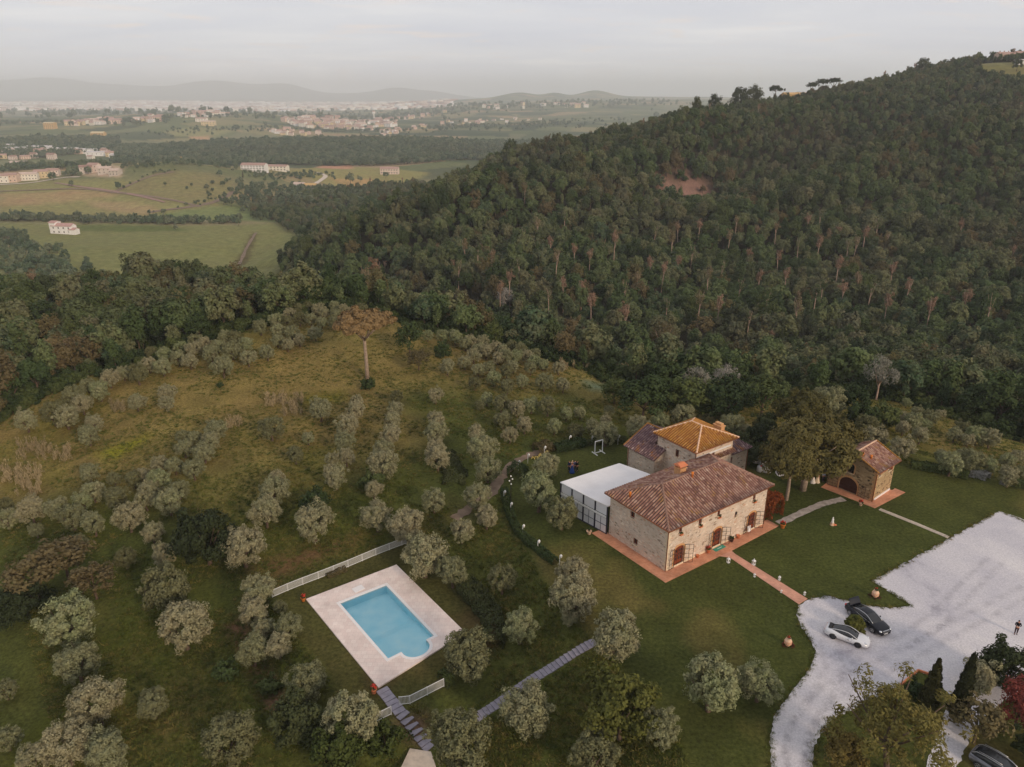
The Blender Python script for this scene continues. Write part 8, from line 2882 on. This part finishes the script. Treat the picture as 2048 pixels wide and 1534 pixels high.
# small houses: one mesh each, five kinds
SM = []
for k, (wl, rf_) in enumerate([('cream', 'rose_roof'), ('plaster', 'pale_roof'), ('yellow', 'rose_roof'), ('pink', 'brown_roof'), ('salmon', 'rose_roof')]):
    a, b, c_ = MB(), MB(), MB()
    gable(a, b, (0, 0, 0), 16, 11, 8, 2.6)
    for r_ in range(2):
        for j in range(4): c_.box((-6 + j * 4, -5.55, 2.2 + r_ * 3.6), (1.3, .14, 1.7)); c_.box((-6 + j * 4, 5.55, 2.2 + r_ * 3.6), (1.3, .14, 1.7))
    n1_, n2_ = len(a.f), len(b.f)
    a.add(b.v, b.f); a.add(c_.v, c_.f)
    me = a.mesh('small_house')
    for q in (wl, rf_, 'dark_window'): me.materials.append(M[q])
    me.polygons.foreach_set('material_index', [0] * n1_ + [1] * n2_ + [2] * (len(me.polygons) - n1_ - n2_))
    SM.append(me)
hg = random.Random(3)


def small_house(px, py, label, group, s=(.8, 1.4)):
    p = at(px, py)
    o = link('town_house', SM[hg.randrange(5)])
    o.location = p
    k = hg.uniform(*s) * .78
    o.scale = (k * hg.uniform(.8, 1.6), k, k * hg.uniform(.8, 1.35))
    o.rotation_euler.z = hg.uniform(-.6, .6) + (1.57 if hg.random() < .3 else 0)
    tag(o, label, 'house', group)


def inside(px, py, poly):
    r = False
    for i in range(len(poly)):
        (x1, y1), (x2, y2) = poly[i], poly[i - 1]
        if (y1 > py) != (y2 > py) and px < (x2 - x1) * (py - y1) / (y2 - y1) + x1: r = not r
    return r


def scatter(n_, poly, label, group, s):
    x0, x1 = min(p[0] for p in poly), max(p[0] for p in poly)
    y0, y1 = min(p[1] for p in poly), max(p[1] for p in poly)
    k = 0
    while k < n_:
        x, y = hg.uniform(x0, x1), hg.uniform(y0, y1)
        if inside(x, y, poly):
            small_house(x, y, label, group, s); k += 1


scatter(170, [(560, 241), (640, 235), (700, 243), (790, 240), (800, 252), (740, 262), (640, 260), (590, 252)], 'pale house in the crowded town on the valley plain', 'houses of the valley town', (1.0, 2.0))
scatter(34, [(752, 272), (770, 262), (830, 254), (868, 250), (862, 256), (800, 264), (778, 277)], 'house of the terraced quarter climbing right of the town', 'houses of the terraced quarter', (.9, 1.3))
scatter(22, [(780, 240), (830, 230), (892, 222), (890, 228), (840, 238), (800, 246)], 'house in the long upper street of the town', 'houses of the upper street', (1.2, 1.9))
scatter(16, [(540, 262), (560, 258), (640, 266), (636, 271), (550, 271)], 'detached house between the wooded rise and the town', 'detached houses before the town', (1.0, 1.5))
scatter(26, [(350, 230), (400, 225), (460, 227), (470, 231), (400, 235), (360, 236)], 'house of the village on the olive hill', 'houses of the hill village', (1.2, 2.0))
scatter(34, [(110, 250), (150, 243), (260, 242), (260, 247), (160, 252)], 'house of the settlement behind the left woods', 'houses behind the left woods', (1.2, 2.2))
scatter(20, [(265, 246), (280, 238), (330, 236), (320, 244)], 'house on the low slope left of the olive hill', 'houses left of the olive hill', (1.2, 2.0))
scatter(20, [(860, 245), (960, 238), (1060, 236), (1100, 240), (1000, 246), (900, 252)], 'scattered white farmhouse on the green hills right of the town', 'farmhouses of the green hills', (.9, 1.5))
scatter(18, [(900, 218), (1000, 211), (1180, 208), (1180, 216), (1000, 220)], 'tiny white house on the far ridge', 'houses of the far ridge', (1.6, 2.6))
scatter(26, [(0, 304), (60, 298), (200, 304), (262, 312), (260, 318), (90, 322), (0, 322)], 'low house of the works village in the valley', 'houses of the works village', (.8, 1.3))
for k, (x, y, w, d, h) in enumerate([(40, 303, 60, 26, 9), (85, 301, 66, 30, 10), (125, 304, 64, 28, 9), (165, 306, 70, 30, 9), (205, 311, 60, 28, 8), (245, 316, 44, 24, 8), (20, 296, 50, 24, 8)]):
    far_house(x, y, w, d, h, hg.uniform(-4, 4), 'plaster', 'hall_roof', f'white industrial hall, {ORD[k]} of the works in the valley', 1.2, 1, 6, cat_='industrial hall', group='industrial halls')
# pale roads and tracks
for nm, pts_, w_, mt_ in [('valley_road', [(575, 383), (612, 375), (640, 362), (651, 352), (634, 345)], 7, 'slab_pale'), ('field_track', [(222, 387), (290, 357), (348, 344)], 6, 'dirt'), ('field_track', [(300, 425), (395, 412), (440, 400), (470, 383)], 7, 'dirt'),
                         ('valley_road', [(0, 370), (60, 366), (125, 356), (160, 354)], 6, 'slab_pale'), ('field_track', [(477, 530), (494, 496), (512, 466)], 2.6, 'dirt'), ('field_track', [(0, 383), (150, 378), (290, 392), (400, 414)], 5, 'dirt'), ('field_track', [(110, 366), (160, 374), (240, 385), (330, 405)], 4, 'brown_roof')]:
    ribbon(nm, cat([at(*q)[:2] for q in pts_]) and [(p.x, p.y, 0) for p in cat([at(*q)[:2] for q in pts_])], w_, M[mt_], up=.5, step=9, jitter=.5)
# water tower of the town
p = at(748, 240)
t = empty('water_tower', p, 0, 'tall pale water tower above the town roofs', 'tower')
MB().lathe([(5, -2), (4, 26), (9, 32), (9.5, 40), (7, 43)], n=14).build('shaft', M['plaster'], t); MB().lathe([(9.7, 40), (9.7, 42), (1, 46)], n=14).build('roof', M['rose_roof'], t)
# the far city: thousands of roofs that nobody could count
g = np.random.default_rng(77)
n_ = 5200
az_ = np.arctan(ray(0, 205)[0]) + g.uniform(-.04, .50, n_)
rr_ = g.uniform(7600, 15200, n_)
x, y = np.sin(az_) * rr_, np.cos(az_) * rr_
keep = fnoise(x, y, 2600, 71, 4) + .12 > g.uniform(-.35, .3, n_)
x, y = x[keep], y[keep]
z = ground(x, y)
w, d, h = g.uniform(25, 130, len(x)), g.uniform(18, 60, len(x)), g.uniform(7, 22, len(x))
ca_, sa_ = np.cos(g.uniform(0, 3.14, len(x))), np.sin(g.uniform(0, 3.14, len(x)))
cs = np.array([(-1, -1), (1, -1), (1, 1), (-1, 1)]) / 2
vx = x[:, None] + cs[None, :, 0] * w[:, None] * ca_[:, None] - cs[None, :, 1] * d[:, None] * sa_[:, None]
vy = y[:, None] + cs[None, :, 0] * w[:, None] * sa_[:, None] + cs[None, :, 1] * d[:, None] * ca_[:, None]
lo = np.stack([vx, vy, np.repeat((z - 8)[:, None], 4, 1)], -1); hi = np.stack([vx, vy, np.repeat((z + h)[:, None], 4, 1)], -1)
V_ = np.concatenate([lo, hi], 1).reshape(-1, 3)
fb = np.array([(4, 5, 6, 7), (0, 1, 5, 4), (1, 2, 6, 5), (2, 3, 7, 6), (3, 0, 4, 7)])
Q_ = (np.arange(len(x))[:, None, None] * 8 + fb[None]).reshape(-1, 4)
cm_ = ['cream', 'plaster', 'pink', 'pale_roof', 'rose_roof']
mi = np.repeat(g.integers(0, 5, len(x)), 5)
o = link('far_city', mesh_np('far_city', V_, Q_, mats=[M[q] for q in cm_], mat_idx=mi))
tag(o, 'far city of countless pale roofs across the plain', kind='stuff')
